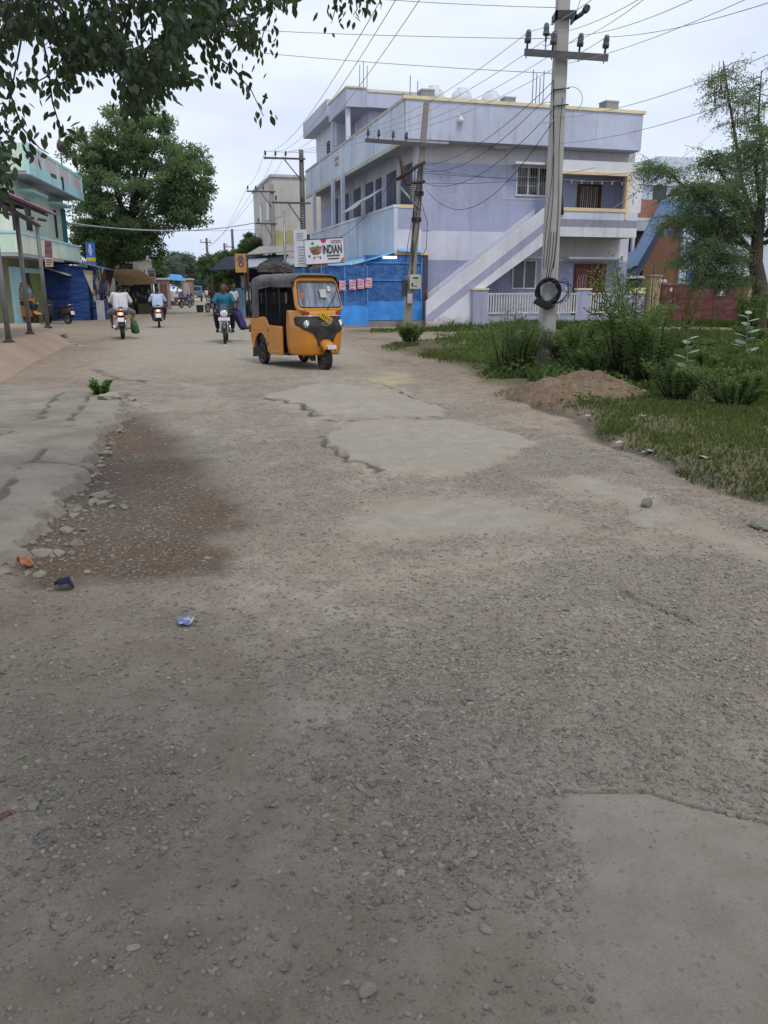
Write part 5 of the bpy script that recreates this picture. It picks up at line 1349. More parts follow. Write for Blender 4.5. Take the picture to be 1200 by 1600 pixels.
def insulator(parent, c, s=1.0, side=None):
    prof = [(0, 0), (.018, 0), (.018, .10), (.055, .10), (.06, .16), (.045, .18), (.055, .20), (.045, .27), (.03, .30), (0, .31)]
    o = MB().lathe([(r * s, z * s) for r, z in prof], n=12).build('insulator', INSUL, parent, loc=c)
    MB().tube([(0, 0, -.14 * s), (0, 0, .1 * s)], .010 * s, 6).build('pin', DKIRON, o)
    return o
def crossarm(parent, c, half0, half1, rz, tilt=0.0, sec=(.07, .10), ins=(), s=1.0, ang=True):
    """steel arm at c (local), reaching half0 to -x and half1 to +x; insulator stations along it"""
    o = bpy.data.objects.new('crossarm', None); COL.objects.link(o); o.parent = parent; o.location = c; o.rotation_euler = (0, tilt, rz); o.empty_display_size = .2
    m = MB().box(-half0, half1, -sec[0], -sec[0] + .012, -sec[1] / 2, sec[1] / 2).box(-half0, half1, -sec[0] + .012, 0, sec[1] / 2 - .012, sec[1] / 2)
    m.build('steel_angle', ARM, o)
    for x in ins: insulator(o, (x, -sec[0] * .5, sec[1] / 2), s)
    return o

def pole(label, px, py, H, w0, w1, lean=(0, 0), mat=CPOLE, shape=4, dz=0):
    g = gp(px, py); o = thing('utility_pole', label, 'utility pole', (g.x, g.y, 0), 0, None)
    n = 8; pts = []; rad = []
    for k in range(n + 1):
        u = k / n; pts.append((lean[0] * u, lean[1] * u, -.3 + (H + .3) * u)); rad.append(lerp(w0, w1, u) * (.71 if shape == 4 else .5))
    m = MB()
    if shape == 4:
        rings = []
        for p, r in zip(pts, rad):
            c = r * .93; e = r * .72
            q = [(c, e), (e, c), (-e, c), (-c, e), (-c, -e), (-e, -c), (e, -c), (c, -e)]
            rings.append([(p[0] + a * .80, p[1] + b * .80, p[2]) for a, b in q])
        m.loft(rings, smooth=False, cap=True)
    else: m.tube(pts, rad, 12)
    m.build('shaft', mat, o)
    return o

# nearest thick pole
NP = pole('thick concrete utility pole in the weeds with a coil of black cable hung on it', 851, 588, 8.9, .275, .165, (-.04, 0), mat=CPOLE)
NPx, NPy = NP.location.x, NP.location.y
zA = at(872, 92, NPy).z; zB = at(872, 28, NPy).z
ca = crossarm(NP, (.0, -.16, zA), .66, .72, R(-2), R(4.0), (.08, .11), (-.62, -.20, .24, .66), .95)
cl = MB().box(-.17, .17, -.19, -.15, zB - .06, zB + .06).box(-.17, -.14, -.19, .16, zB - .06, zB + .06).box(.14, .17, -.19, .16, zB - .06, zB + .06); cl.build('clamp', DKIRON, NP)
MB().tube([(.14, -.1, zB - .05), (.26, -.1, zB + .02), (.34, -.1, zB + .10)], .035, 8).tube([(.34, -.16, zB + .10), (.34, -.04, zB + .10)], .055, 10).build('bracket_arm', DKIRON, NP)
insulator(NP, (-.30, -.12, zB - .38), .9)
MB().tube([(-.30, -.12, zB - .3), (-.16, -.1, zB - .25)], .012, 6).build('bracket_arm', DKIRON, NP)
for dx, ph in ((-.125, 0), (-.09, 1.1), (.03, 2.3)):
    pts = [(dx * (1 + .12 * math.sin(z * 1.3 + ph)) + .03 * math.sin(z * 2.1 + ph), -.165 - .02 * math.sin(z + ph), z) for z in np.linspace(1.9, zA - .35 - .4 * ph * .3, 22)]
    MB().tube(pts, .006, 5).build('cable', CABLE, NP)
for cx_, cz_, rr in ((.16, zA - .65, .19), (-.22, zA - .85, .16), (-.30, zA + .25, .10)):
    MB().tube([(cx_ + rr * math.cos(a), -.17, cz_ + rr * math.sin(a)) for a in np.linspace(-2.2, 2.4, 18)], .006, 5).build('cable_loop', WIRE, NP)
# strap marks
for z in (zA - .5, zA - .75): MB().tube([(-.13, -.135, z), (.13, -.135, z + .03)], .012, 6).build('strap', DKIRON, NP)
# coil of cable hung on the pole
g = at(857, 455, NPy - .22); coil = thing('cable_coil', 'coil of black cable hanging on the thick near pole', 'cable coil', g)
rnd = random.Random(5)
for k in range(13):
    r_ = .195 + rnd.uniform(-.022, .028); a0 = rnd.uniform(0, 6)
    MB().tube([(r_ * math.cos(a0 + a) + .012 * math.sin(3 * a + k), rnd.uniform(-.05, .05), r_ * 1.02 * math.sin(a0 + a) + .01 * math.cos(2 * a + k)) for a in np.linspace(0, 6.28, 26)], .014, 6).build('cable_turn', CABLE, coil)
MB().prism([(-.20, -.03, -.10), (.05, -.03, -.20), (.10, -.03, -.27), (-.02, -.03, -.33), (-.28, -.03, -.20)], (0, -.05, 0)).build('junction_box', CABLE, coil, bevel=.015)
for k in range(4):
    MB().tube([(.1 + .05 * k, -.02, .15), (.30 + .04 * k, -.04, .22 - .05 * k), (.34, -.03, -.05 * k), (.22 - .05 * k, -.02, -.22)], .007, 5).build('loose_end', CABLE, coil)
for k in range(3): MB().tube([(-.05 + .03 * k, .02, .2), (-.02 + .05 * k, .02, .55), (.05 * k, .03, 1.0)], .007, 5).build('loose_end', CABLE, coil)

# leaning pole
LP = pole('weathered leaning concrete pole with rusty brackets and meter box in front of the blue shop', 633, 536, at(662, 155, 24.3).z, .25, .15, (.55, 0), CPOLE2)
lx, ly = LP.location.x, LP.location.y
zt = at(650, 228, ly).z; k_ = lambda z: .55 * (z + .3) / (at(662, 155, 24.3).z + .3)
crossarm(LP, (k_(zt), -.14, zt), 1.62, .45, R(0), R(4.0), (.08, .11), (-1.55, -1.25, -.85, -.48), .8)
z2 = at(652, 258, ly).z; z3 = at(655, 285, ly).z
MB().tube([(k_(z2) + .1, -.2, z2 + .05), (-.1 + k_(z2), -.24, z2 - .05), (-.28, -.26, z2 - .42)], .055, 6).tube([(k_(zt) - .72, -.2, zt - .05), (k_(z2) - .42, -.25, z2 - .55), (k_(z3) - .25, -.22, z3 - .05), (k_(z3) + .14, -.2, z3)], .05, 6).build('rusty_bracket', RUST, LP, sep=True)
MB().tube([(k_(z3) - .55, -.2, z3 - .15), (k_(z3), -.2, z3 - .75)], .035, 6).build('stay', STEEL, LP)
for z in (z3 - 1.0, z3 - .3): MB().box(k_(z) - .14, k_(z) + .14, -.15, .13, z - .05, z + .05).build('band', DKIRON, LP)
zm = at(645, 440, ly).z
mbx = MB().box(k_(zm) + -.05, k_(zm) + .27, -.28, -.14, zm - .21, zm + .19).build('meter_box', M('cream_meter_box', (.50, .49, .38), .6, dust=.2), LP, bevel=.012)
MB().box(k_(zm) + .01, k_(zm) + .05, -.286, -.28, zm - .14, zm - .04).box(k_(zm) + .07, k_(zm) + .16, -.286, -.28, zm - .14, zm - .115).box(k_(zm) + .04, k_(zm) + .2, -.286, -.28, zm + .08, zm + .12).build('box_marks', INK, mbx)
MB().box(k_(zm) - .11, k_(zm) + .03, -.24, -.13, zm - .62, zm - .34).build('meter_box', M('pink_grey_box', (.50, .43, .44), .6), LP, bevel=.01, label='small pinkish grey meter box')
MB().box(k_(zm) - .28, k_(zm) - .12, -.14, .02, zm - .42, zm + .05).build('switch_box', DKIRON, LP)
for k in range(5):
    pts = [(k_(z) - .16 + .05 * k + .05 * math.sin(z * 2.0 + k * 1.7), -.17, z) for z in np.linspace(zm + .2, z2, 16)]
    MB().tube(pts, .009, 5).build('cable', CABLE, LP)
cb_ = MB()
for k in range(8): cb_.tube([(k_(z3) - .20 + .07 * math.cos(a), -.22 + .05 * math.sin(a), z3 - .45 + .05 * k) for a in np.linspace(0, 6.28, 12)], .014, 5)
cb_.build('spiral_cable', STEEL, LP)
MB().tube([(k_(2.6) + .1, -.1, 4.2), (k_(2.6) + .38, -.1, 3.4), (k_(2.6) + .36, -.1, 2.7), (k_(2.6) + .12, -.1, 2.2)], .009, 5).build('cable', CABLE, LP)
# bird's nest of service cable in the air between that pole and the wall
rnd = random.Random(9)
tg = thing('cable_tangle', 'tangle of thin service cables hanging between the leaning pole and the purple wall', 'cables', at(690, 275, 30))
for k in range(14):
    pts = []; x = rnd.uniform(-.7, .1); z = rnd.uniform(-.5, .5)
    for j in range(9):
        pts.append((x, rnd.uniform(-.1, .1), z)); x += rnd.uniform(-.12, .28); z += rnd.uniform(-.26, .24)
    MB().tube(pts, .005, 4).build('cable', WIRE, tg)

def far_pole(label, px, Y, ytop, arms, w=.2, mat=CPOLE2, extra=None):
    p0 = at(px, 452, Y); zt_ = at(px, ytop, Y).z
    o = thing('utility_pole', label, 'utility pole', (p0.x, Y, 0))
    MB().tube([(0, 0, -.3), (0, 0, zt_)], [w * .6, w * .42], 8).build('shaft', mat, o)
    for (yy, h0, h1, ins, brace) in arms:
        z = at(px, yy, Y).z
        crossarm(o, (0, -.1, z), h0, h1, R(3), R(1.0), (.06, .09), ins, .95)
        if brace: MB().tube([(-h0 * .45, -.1, z - .03), (0, -.1, z - .95)], .03, 6).build('brace', ARM, o)
    return o
P3 = far_pole('steel pole with two one-sided crossarms beside the INDIAN sign', 476, 41, 234, ((249, 1.75, .2, (-1.68, -1.2, -.72), True), (318, 1.45, .4, (-1.25, .0), True)), .26, ARM)
cx3 = MB()
for k in range(10): cx3.tube([(.12 * math.cos(a), .12 * math.sin(a), at(476, 342, 41).z + .11 * k - .4) for a in np.linspace(0, 6.28, 12)], .02, 5)
cx3.build('cable_coil', STEEL, P3)
z_ = at(476, 375, 41).z
MB().box(.1, .32, -.2, -.02, z_ - .2, z_ + .25).build('switch_box', DKIRON, P3)
P4 = far_pole('second pole down the right side, with one-sided crossarm before the plain building', 430, 54, 288, ((300, 1.55, .25, (-1.48, -.98, -.52), True), (350, 1.1, .3, (-.9,), True)), .3)
far_pole('distant pole with a short crossarm above the roadside trees', 327, 95, 372, ((379, .75, .55, (-.6, .4), False),), .3, ARM)
far_pole('distant pole standing among the trees right of the road, taller one', 367, 88, 358, ((386, .8, .2, (-.6,), False),), .3, ARM)
far_pole('distant pole standing among the trees right of the road, shorter one', 354, 100, 380, (), .3, ARM)
far_pole('slim pole just in front of the plain building wall', 447, 47, 330, (), .14, STEEL)

def wire(a, b, sag, label, r=.009, grp=None, n=18, mat=WIRE):
    a, b = V(a), V(b); c = a
    pts = []
    for k in range(n + 1):
        u = k / n; p = a.lerp(b, u); p.z -= sag * 4 * u * (1 - u); pts.append(p - c)
    o = MB().tube(pts, r * .72, 5).build('overhead_wire', mat, None, loc=tuple(c))
    return tag(o, label, 'wire', grp)
bpy.context.view_layer.update()
def arm_tops(p, which=0):
    arms = [c for c in p.children if c.name.startswith('crossarm')]; a = arms[which]
    return [a.matrix_world @ (i.location + V((0, 0, .26))) for i in a.children if i.name.startswith('insulator')]
T1, T2, T3, T4 = arm_tops(NP), arm_tops(LP), arm_tops(P3), arm_tops(P4)
G1 = 'wires from the thick near pole toward the upper right'
for k, (px, py, Y) in enumerate(((985, -40, 8.5), (1075, -40, 8.2), (1180, -40, 7.6), (1330, -30, 7.0))):
    wire(T1[k], at(px, py - 10, Y), .10, 'thin wire running from the crossarm of the thick near pole toward the upper right corner', .006, G1)
for k, (px, py, Y) in enumerate(((920, -50, 8.5), (1060, -45, 8.2), (1250, -40, 7.5))):
    wire((NPx + .1, NPy - .12, zB - .1 - .3 * k), at(px, py, Y), .08, 'thin wire running from the top of the thick near pole toward the upper right', .0055, G1)
# from the near pole down to the leaning pole
for k in range(4):
    wire(T1[k], T2[k], .20, 'thin wire spanning from the thick near pole to the crossarm of the leaning pole', .007, 'wires between the thick pole and the leaning pole')
for k, (za, zb) in enumerate(((zA - .35, z2), (zA - .5, z2 - .15), (zA - .8, z3))):
    wire((NPx - .13, NPy - .1, za), (lx + k_(zb) + .1, ly, zb), .30 + .1 * k, 'slack service cable drooping from the thick near pole to the leaning pole', .008, 'slack cables to the leaning pole', mat=CABLE)
wire((NPx - .13, NPy - .1, zA - 1.0), (lx + k_(z3) + .2, ly, z3 - .2), .9, 'most slack black cable looping across the purple wall to the thick pole', .009, mat=CABLE)
# from the leaning pole on to the pole by the sign, then up the street
for k in range(3): wire(T2[k], T3[min(k, 2)], .25, 'thin wire spanning from the leaning pole to the pole beside the INDIAN sign', .009, 'wires along the street front')
for k in range(3): wire(T3[k], T4[k], .30, 'thin wire between the pole at the INDIAN sign and the next pole down the street', .011, 'wires farther down the street')
for k in range(3): wire(T4[k], at(330 - 8 * k, 385 + 3 * k, 95), .5, 'thin wire from the second pole toward the distant pole down the road', .014, 'wires toward the far poles')
# high span from the pole by the sign to the upper edge of the picture
for k, (px, py) in enumerate(((612, -30), (645, -45), (682, -40))):
    wire(T3[k], at(px, py, 11), .55, 'thin wire climbing from the pole beside the INDIAN sign to the top of the sky', .008, 'wires climbing to the top of the picture')
# across the road from the thick pole to the left
for k, (px, py, Y, zo) in enumerate(((290, 48, 17.5, zA + .30), (380, 66, 17.5, zA - .22), (560, -16, 15, zB + .15))):
    wire((NPx - .1, NPy, zo), at(px - 500, py - (58 if k != 2 else 60), Y + 6), .22, ('upper', 'lower', 'topmost')[k] + ' thin wire crossing the road high above from the thick pole to the left', .008)
# thick bundled cable across the street, low, at the left tree
wire(at(115, 349, 38), at(440, 338, 52), .55, 'sagging bundle of cables crossing the street in front of the big tree', .035)
wire(at(115, 352, 38), at(440, 356, 52), .2, 'thinner cable just under the sagging bundle across the street', .014)
# service drops on the right
for k, (pa, pb) in enumerate((((640, 268, 33), (1000, 268, 37)), ((655, 262, 33), (990, 282, 37)), ((640, 285, 33), (930, 262, 36)))):
    wire(at(*pa), at(*pb), .25, 'black service cable strung along the front of the purple building', .011, 'service cables on the purple facade', mat=CABLE)
wire(at(905, 380 - 20, 30), at(1140, 185, 40), .2, 'faint wire rising behind the purple building toward the tree on the right', .010)
wire(at(620, 268, 32), at(500, 380, 36), .6, 'cable hanging in front of the street balcony down to the shop sign', .012, mat=CABLE)
wire((NPx, NPy, zA - .9), at(1300, 40, 8), .15, 'lower wire from the thick near pole to the right edge, upper of the pair', .006)
wire((NPx, NPy, zA - 1.3), at(1320, 90, 8), .15, 'lower wire from the thick near pole to the right edge, lower of the pair', .006)
# ---------------------------------------------------------------- concrete apron in the left foreground (broken slab)
rnd = random.Random(21)
edge = [(205, 622), (196, 640), (172, 668), (158, 690), (150, 708), (140, 730), (128, 752), (112, 768), (96, 790), (70, 825), (52, 848), (20, 862), (-60, 872)]
EP = []
zt0 = .075
for i, (a, b) in enumerate(edge):
    p = gp(a, b, zt0)
    if i + 1 < len(edge):
        q = gp(*edge[i + 1], zt0)
        for k in range(9):
            u = k / 9; r_ = p.lerp(q, u); r_.x += rnd.uniform(-.05, .05); r_.y += rnd.uniform(-.05, .05); EP.append((r_.x, r_.y))
    else: EP.append((p.x, p.y))
far = [gp(205, 613, zt0), gp(150, 604, zt0), gp(-260, 592, zt0)]
outl = EP + [(EP[-1][0] - 3.5, EP[-1][1] - .1)] + [(far[2].x - 3, far[2].y)] + [(p.x, p.y) for p in far[::-1]]
# triangulated sheet with gentle unevenness, cut to the outline
bm = bmesh.new()
xs_ = np.arange(min(p[0] for p in outl) - .1, max(p[0] for p in outl) + .1, .036); ys_ = np.arange(min(p[1] for p in outl) - .1, max(p[1] for p in outl) + .1, .036)
XX, YY = np.meshgrid(xs_, ys_); inside = sdpoly(XX.ravel(), YY.ravel(), outl).reshape(XX.shape)
top = .045 + (zt0 - .045) * sstep(YY.ravel(), 4.4, 8).reshape(XX.shape) + (fbm(XX.ravel(), YY.ravel(), .8, 14, 4).reshape(XX.shape) - .5) * .014 
# old joints and cracks are grooves
def groove(pa, pb, w, d):
    a = gp(*pa, zt0); b = gp(*pb, zt0); ex, ey = b.x - a.x, b.y - a.y
    wob_ = (fbm(XX.ravel(), YY.ravel(), 2.5, 44, 3).reshape(XX.shape) - .5) * .25
    t_ = np.clip(((XX - a.x) * ex + (YY - a.y) * ey) / (ex * ex + ey * ey), 0, 1)
    dd = np.sqrt((XX + wob_ - a.x - t_ * ex) ** 2 + (YY + wob_ - a.y - t_ * ey) ** 2)
    return np.maximum(0, 1 - dd / w) * d
dk = np.zeros_like(XX)
for pa, pb, w in (((-40, 668), (115, 664), .08), ((115, 664), (190, 652), .06), ((60, 655), (95, 612), .07), ((100, 662), (140, 618), .07), ((-30, 795), (45, 726), .06), ((45, 726), (70, 700), .07), ((-40, 630), (90, 618), .08), ((-40, 690), (35, 668), .06), ((60, 718), (140, 728), .06), ((-60, 612), (80, 606), .08)):
    gq = groove(pa, pb, w, 1); dk = np.maximum(dk, gq)
top = top - dk * .035
ins_ = inside + (fbm(XX.ravel(), YY.ravel(), 3.2, 19, 5, .6).reshape(XX.shape) - .5) * .30 + .06
sd_ = sstep(ins_.ravel(), -.02, .045).reshape(XX.shape); brk = fbm(XX.ravel(), YY.ravel(), 9, 23, 3).reshape(XX.shape)
top = top * (1 - sd_) + (-.05) * sd_ - .022 * sstep(ins_.ravel(), -.14, -.02).reshape(XX.shape) * (brk > .52)
dk = np.maximum(dk, .30 * sstep(ins_.ravel(), -.06, .03).reshape(XX.shape))
ok = ins_ < .16
vid = -np.ones(XX.shape, int); VS = []; TT_ = []
for j in range(XX.shape[0]):
    for i in range(XX.shape[1]):
        vid[j, i] = len(VS); VS.append((XX[j, i], YY[j, i], top[j, i])); TT_.append(dk[j, i])
FS = [(vid[j, i], vid[j, i + 1], vid[j + 1, i + 1], vid[j + 1, i]) for j in range(XX.shape[0] - 1) for i in range(XX.shape[1] - 1) if ok[j, i] and ok[j, i + 1] and ok[j + 1, i] and ok[j + 1, i + 1]]
t = NT('worn_apron_concrete'); p_ = t.coord(); a1 = t.noise(p_, 1.1, 6, .65); a2 = t.noise(p_, 8, 6, .7); a3 = t.noise(p_, 120, 3, .7); at1 = t.n('Attribute', attribute_name='tint')
cc = t.mix(t.remap(a1, .3, .7), (.19, .168, .138), (.30, .268, .218)); cc = t.mix(t.remap(a2, .5, .75, 0, .7), cc, (.15, .13, .10))
cc = t.mix(t.remap(t.noise(p_, .6, 4, .6), .55, .72, 0, .6), cc, (.335, .30, .245))
cc = t.mix(t.remap(t.math('MULTIPLY', at1.outputs['Fac'], t.math('ADD', a2, .5)), .28, .62, 0, .62), cc, (.07, .062, .052))
APR = t.principled(cc, .92, 0, t.bump(t.math('ADD', t.math('MULTIPLY', a2, .02), t.math('MULTIPLY', a3, .004)), 1.0), .2)
u_ = sorted({i for f in FS for i in f}); mp_ = {v: k for k, v in enumerate(u_)}
ap = np_mesh('pavement', [VS[i] for i in u_], [[mp_[i] for i in f] for f in FS], APR, tint=[TT_[i] for i in u_], smooth=False)
tag(ap, 'cracked raised concrete apron with a crumbling edge in the left foreground', 'pavement', kind='structure')
# crumbled rubble along its edge
rng = np.random.default_rng(31); rub = []
T_, Fc_ = stone_templates(2, 7); VV = []; FF = []; TT2 = []; n_ = 0
for k in range(190):
    p = EP[rng.integers(2, len(EP) - 1)]; s_ = .012 + .05 * rng.random() ** 3.5
    x, y = p[0] + rng.normal() * .12 + .06, p[1] + rng.normal() * .14
    W = T_[rng.integers(0, 7)] * np.array([s_ * 1.2, s_, s_ * .6]); a = rng.random() * 6.28
    W = np.stack([W[:, 0] * math.cos(a) - W[:, 1] * math.sin(a), W[:, 0] * math.sin(a) + W[:, 1] * math.cos(a), W[:, 2]], -1) + np.array([x, y, zg(x, y) + s_ * .2])
    VV.append(W); FF.append(Fc_ + n_); n_ += len(W); TT2.append(np.full(len(W), rng.uniform(.05, .45)))
tag(np_mesh('rubble', np.concatenate(VV), np.concatenate(FF), STONE, tint=np.concatenate(TT2)), 'crumbled concrete rubble along the broken apron edge', 'rubble', kind='stuff')

# ---------------------------------------------------------------- shed forecourt and shed
FCZ = .34
fpts = [gp(-400, 610, FCZ), gp(-60, 566, FCZ), gp(8, 541, FCZ), gp(40, 530, FCZ), gp(82, 517, FCZ), gp(60, 505, FCZ), gp(-300, 505, FCZ)]
skirt = [(p.x + (.9 if k < 5 else 0), p.y - (.7 if k < 5 else 0), -.05) for k, p in enumerate(fpts)]
fc = MB().loft([[(p.x, p.y, FCZ) for p in fpts], skirt], smooth=False).poly([(p.x, p.y, FCZ) for p in fpts]).build('forecourt', plaster('forecourt_concrete', (.33, .255, .19), .55, staincol=(.2, .15, .11), vs=.8), None)
tag(fc, 'dusty raised concrete forecourt under the shed on the left', 'forecourt', kind='structure')
PIPE = M('grey_painted_pipe', (.20, .21, .215), .5, .4, dust=.25)
posts = [gp(14, 535, FCZ), gp(47, 522, FCZ), gp(75, 512, FCZ)]
shed = thing('open_shed', 'open sided shed on grey pipe posts with a mauve corrugated roof', 'shed', (posts[0].x, posts[0].y, 0))
b_ = posts[0].copy(); b_.z = 0
tops = []
for k, (p, ty) in enumerate(zip(posts, (338, 334, 336))):
    q = at((-4, 31, 57)[k], ty, p.y); z = at(20, ty, p.y).z; tops.append(V((p.x, p.y, z)))
    MB().tube([p - b_, V((p.x - b_.x, p.y - b_.y, z))], .062, 12).build('post', PIPE, shed)
    MB().lathe([(.0, -.02), (.13, -.02), (.13, .03), (.075, .05), (.075, .12)], tuple(p - b_), n=14).build('base_plate', RUST, shed)
d_ = (posts[2] - posts[0]); d_.z = 0; d_.normalize(); lft = V((-d_.y, d_.x, 0))
e1 = at(88, 337, 25.0); e0 = at(-60, 275, 16.2); lft = V((-1, -.2, 0)); bA = posts[0] - d_ * 6; bB = posts[2] + d_ * .5
ZE = (e0.z + e1.z) / 2; zt_ = lambda p: ZE
def sp(p, off, dz): q = p + lft * off; return V((q.x - b_.x, q.y - b_.y, zt_(p) + dz))
MB().tube([sp(bA, 0, -.10), sp(bB, 0, -.10)], .075, 4, smooth=False).tube([sp(e0, .25, .02), sp(e1, .25, .02)], .04, 4, smooth=False).build('beam', DKIRON, shed, sep=True)
rf = MB()
for p in posts: rf.tube([sp(p, -.3, .03), sp(p, 5.5, 1.0)], .045, 4, smooth=False)
for k in range(5): rf.tube([sp(e0, .4 + k * 1.2, .22 + k * .2), sp(e1, .4 + k * 1.2, .22 + k * .2)], .03, 4, smooth=False)
rf.build('rafter', DKIRON, shed, sep=True)
vs = []; n = 130
for i in range(n + 1):
    p = e0.lerp(e1, i / n); o_ = .022 * (1 if i % 2 else -1)
    vs += [sp(p, -.0, .05 + o_), sp(p, 6.2, 1.28 + o_)]
MB().add(vs, [(2 * i, 2 * i + 1, 2 * i + 3, 2 * i + 2) for i in range(n)]).build('roof', M('mauve_corrugated_sheet', (.36, .20, .34), .55, .1, dust=.25), shed, solid=.012)

# ---------------------------------------------------------------- pale green house
FL = Frame(-15, 35, R(8.6))
gh = thing('green_house', 'pale green two storey house with turquoise roof parapet and balcony', 'building', FL.o, FL.ang)
MINT = plaster('mint_plaster', (.58, .74, .62), .25); PALEG = plaster('pale_green_plaster', (.70, .77, .62), .25); TURQ = plaster('turquoise_trim', (.45, .72, .74), .3)
OLIVE = plaster('olive_wall', (.26, .27, .15), .4, low=.4)
MB().box(-11, -1.1, 2.9, 13.4, -.2, 3.0).build('wall', OLIVE, gh)
MB().box(-11, -1.1, 2.9, 13.4, 3.0, 6.5).build('wall', PALEG, gh)
MB().box(-12, 0, 2.4, 13.5, 6.38, 6.52).build('roof_slab', SOFFIT, gh)
MB().box(-12, -.0, 2.36, 2.52, 6.5, 7.62).build('parapet', MINT, gh)
MB().box(-.10, .0, 2.52, 13.5, 6.50, 7.55).build('parapet', plaster('grey_pink_panel', (.62, .57, .57), .5), gh)
tq = MB().box(-.12, .03, 2.3, 13.6, 6.36, 6.82).box(-.12, .02, 2.3, 13.6, 7.52, 7.64)
tq.build('trim', TURQ, gh, sep=True)
for b in (2.45, 5.1, 7.8, 10.5, 13.4): MB().box(-.12, .025, b - .14, b + .14, 6.82, 7.66 if b < 13 else 7.6).build('trim', TURQ, gh)
MB().box(-12, 0, -.8, 11.2, 2.86, 3.0).build('balcony_floor', SOFFIT, gh)
MB().box(-.12, 0, -.8, 11.2, 2.94, 3.75).build('balcony_wall', PALEG, gh)
MB().box(-12, -.12, -.8, -.68, 2.94, 3.75).build('balcony_wall', MINT, gh)
MB().box(-.16, .03, -.84, 11.2, 3.75, 3.84).box(-12, -.16, -.84, -.64, 3.75, 3.84).build('coping', TURQ, gh)
for b0, b1, z in ((4.2, 7.2, 5.85), (9.9, 12.4, 5.85)):
    MB().box(-1.1, -.45, b0, b1, z, z + .12).build('sunshade', TURQ, gh)
    w = MB().box(-1.13, -1.104, b0 + .9, b1 - .9, 4.2, 5.7).build('window', PALEG, gh); MB().box(-1.10, -1.08, b0 + 1.0, b1 - 1.0, 4.25, 5.65).build('pane', DARKIN, gh)
MB().box(-1.1, -1.06, 2.95, 3.6, 4.0, 5.8).build('window', DARKIN, gh)
MB().box(-1.1, -1.0, 12.6, 13.35, 3.0, 5.9).build('door', plaster('teal_door', (.06, .22, .24), .2), gh)
# turquoise door surround at ground level, dark opening and an old wooden door
MB().box(-1.04, -.96, 1.7, 1.9, 0, 2.5).build('wall', OLIVE, gh)
MB().box(-11, -1.05, 1.2, 2.95, -.2, 2.86).build('wall', OLIVE, gh)
tq = MB().box(-1.06, -.93, 1.25, 2.7, 0, 2.28).box(-1.06, -.93, 1.25, 6.3, 2.28, 2.5)
tq.build('door_surround', TURQ, gh, sep=True)
MB().box(-1.06, -1.0, 4.4, 6.2, 0, 2.28).build('door', M('yellow_green_door', (.23, .27, .07), .7, dust=.3), gh)
MB().box(-1.06, -1.02, 2.7, 4.4, 0, 2.28).build('door', DARKIN, gh)
MB().box(-5.4, -4.2, 1.12, 1.18, .1, 2.3).build('door', WOOD_R, gh)
MB().prism([(-1.05, 6.8, 2.62), (-1.05, 8.9, 2.62), (.25, 8.7, 2.2), (.25, 6.6, 2.2)], (0, 0, .05)).build('awning', M('cream_tin', (.50, .46, .34), .6, dust=.3), gh)
MB().tube([(-.02, 9.0, 7.6), (-.02, 9.05, 9.3)], .03, 6).sphere((.0, 9.0, 8.5), (.2, .2, .28), 10, 6).build('antenna', DKIRON, gh)
o = MB().box(.02, .07, 8.3, 8.6, 6.4, 7.0).build('drain_spout', DARKIN, gh)
for nm, px, c in (('black roof tank half hidden by leaves at the far left of the green house', 17, TANKB), ('grey roof tank nearer the parapet corner of the green house', 44, TANKW)):
    q = at(px, 222, 41); o = thing('water_tank', nm, 'water tank', (q.x, q.y, 6.55), 0)
    MB().lathe([(0, 0), (.55, 0), (.56, .9), (.4, 1.15), (.2, 1.3), (0, 1.3)], n=18).build('tank_body', c, o)
    MB().lathe([(.22, 1.28), (.22, 1.36), (0, 1.38)], n=14).build('lid', c, o)
# posters and signs on the left
def board(label, name, c, w, h, rz, mat, marks=(), pole_to=None, tilt=0, d=.05):
    o = thing('sign', label, 'sign', c, rz); o.rotation_euler = (0, tilt, rz)
    MB().box(-w / 2, w / 2, 0, d, -h / 2, h / 2).build('board', mat, o)
    for nm, m_, boxes in marks:
        b = MB()
        for (x0, x1, z0, z1) in boxes: b.box(x0 * w, x1 * w, -.008, -.001, z0 * h, z1 * h)
        b.build(nm, m_, o)
    if pole_to is not None: MB().tube([(w * .42, d + .04, -(c[2])), (w * .42, d + .04, h * .45)], .05, 8).build('stand', DKIRON, o)
    return o
RED = M('red_sign_print', (.42, .03, .03), .6, bump=0); BLUES = M('blue_sign_paint', (.03, .13, .40), .6, bump=0); YELS = M('yellow_sign_print', (.55, .40, .04), .6, bump=0)
board('tall narrow poster board with a dark photo hung on the shed post', 'sign', at(76, 396, 33), .29, 1.0, R(25), M('beige_poster', (.45, .38, .28), .7), (('photo', M('mauve_poster_photo', (.16, .08, .10), .6, var=.6, vs=5), [(-.45, .45, -.15, .48)]), ('print', M('brown_print', (.14, .09, .05), .7), [(-.4, .4, -.27, -.22), (-.4, .35, -.36, -.31), (-.4, .2, -.44, -.40)])), tilt=R(3))
board('blue hanging sign with a white figure above the tarpaulin stall', 'sign', at(142, 399, 44), .46, 1.32, R(20), BLUES, (('figure', M('white_print_b', (.6, .62, .65), .6, bump=0), [(-.12, .08, .0, .42), (-.2, .16, .1, .25)]), ('band', YELS, [(-.45, .45, -.22, -.08)]), ('portrait', M('portrait_print', (.20, .20, .30), .6, var=.6, vs=6), [(-.35, .35, -.46, -.25)])))
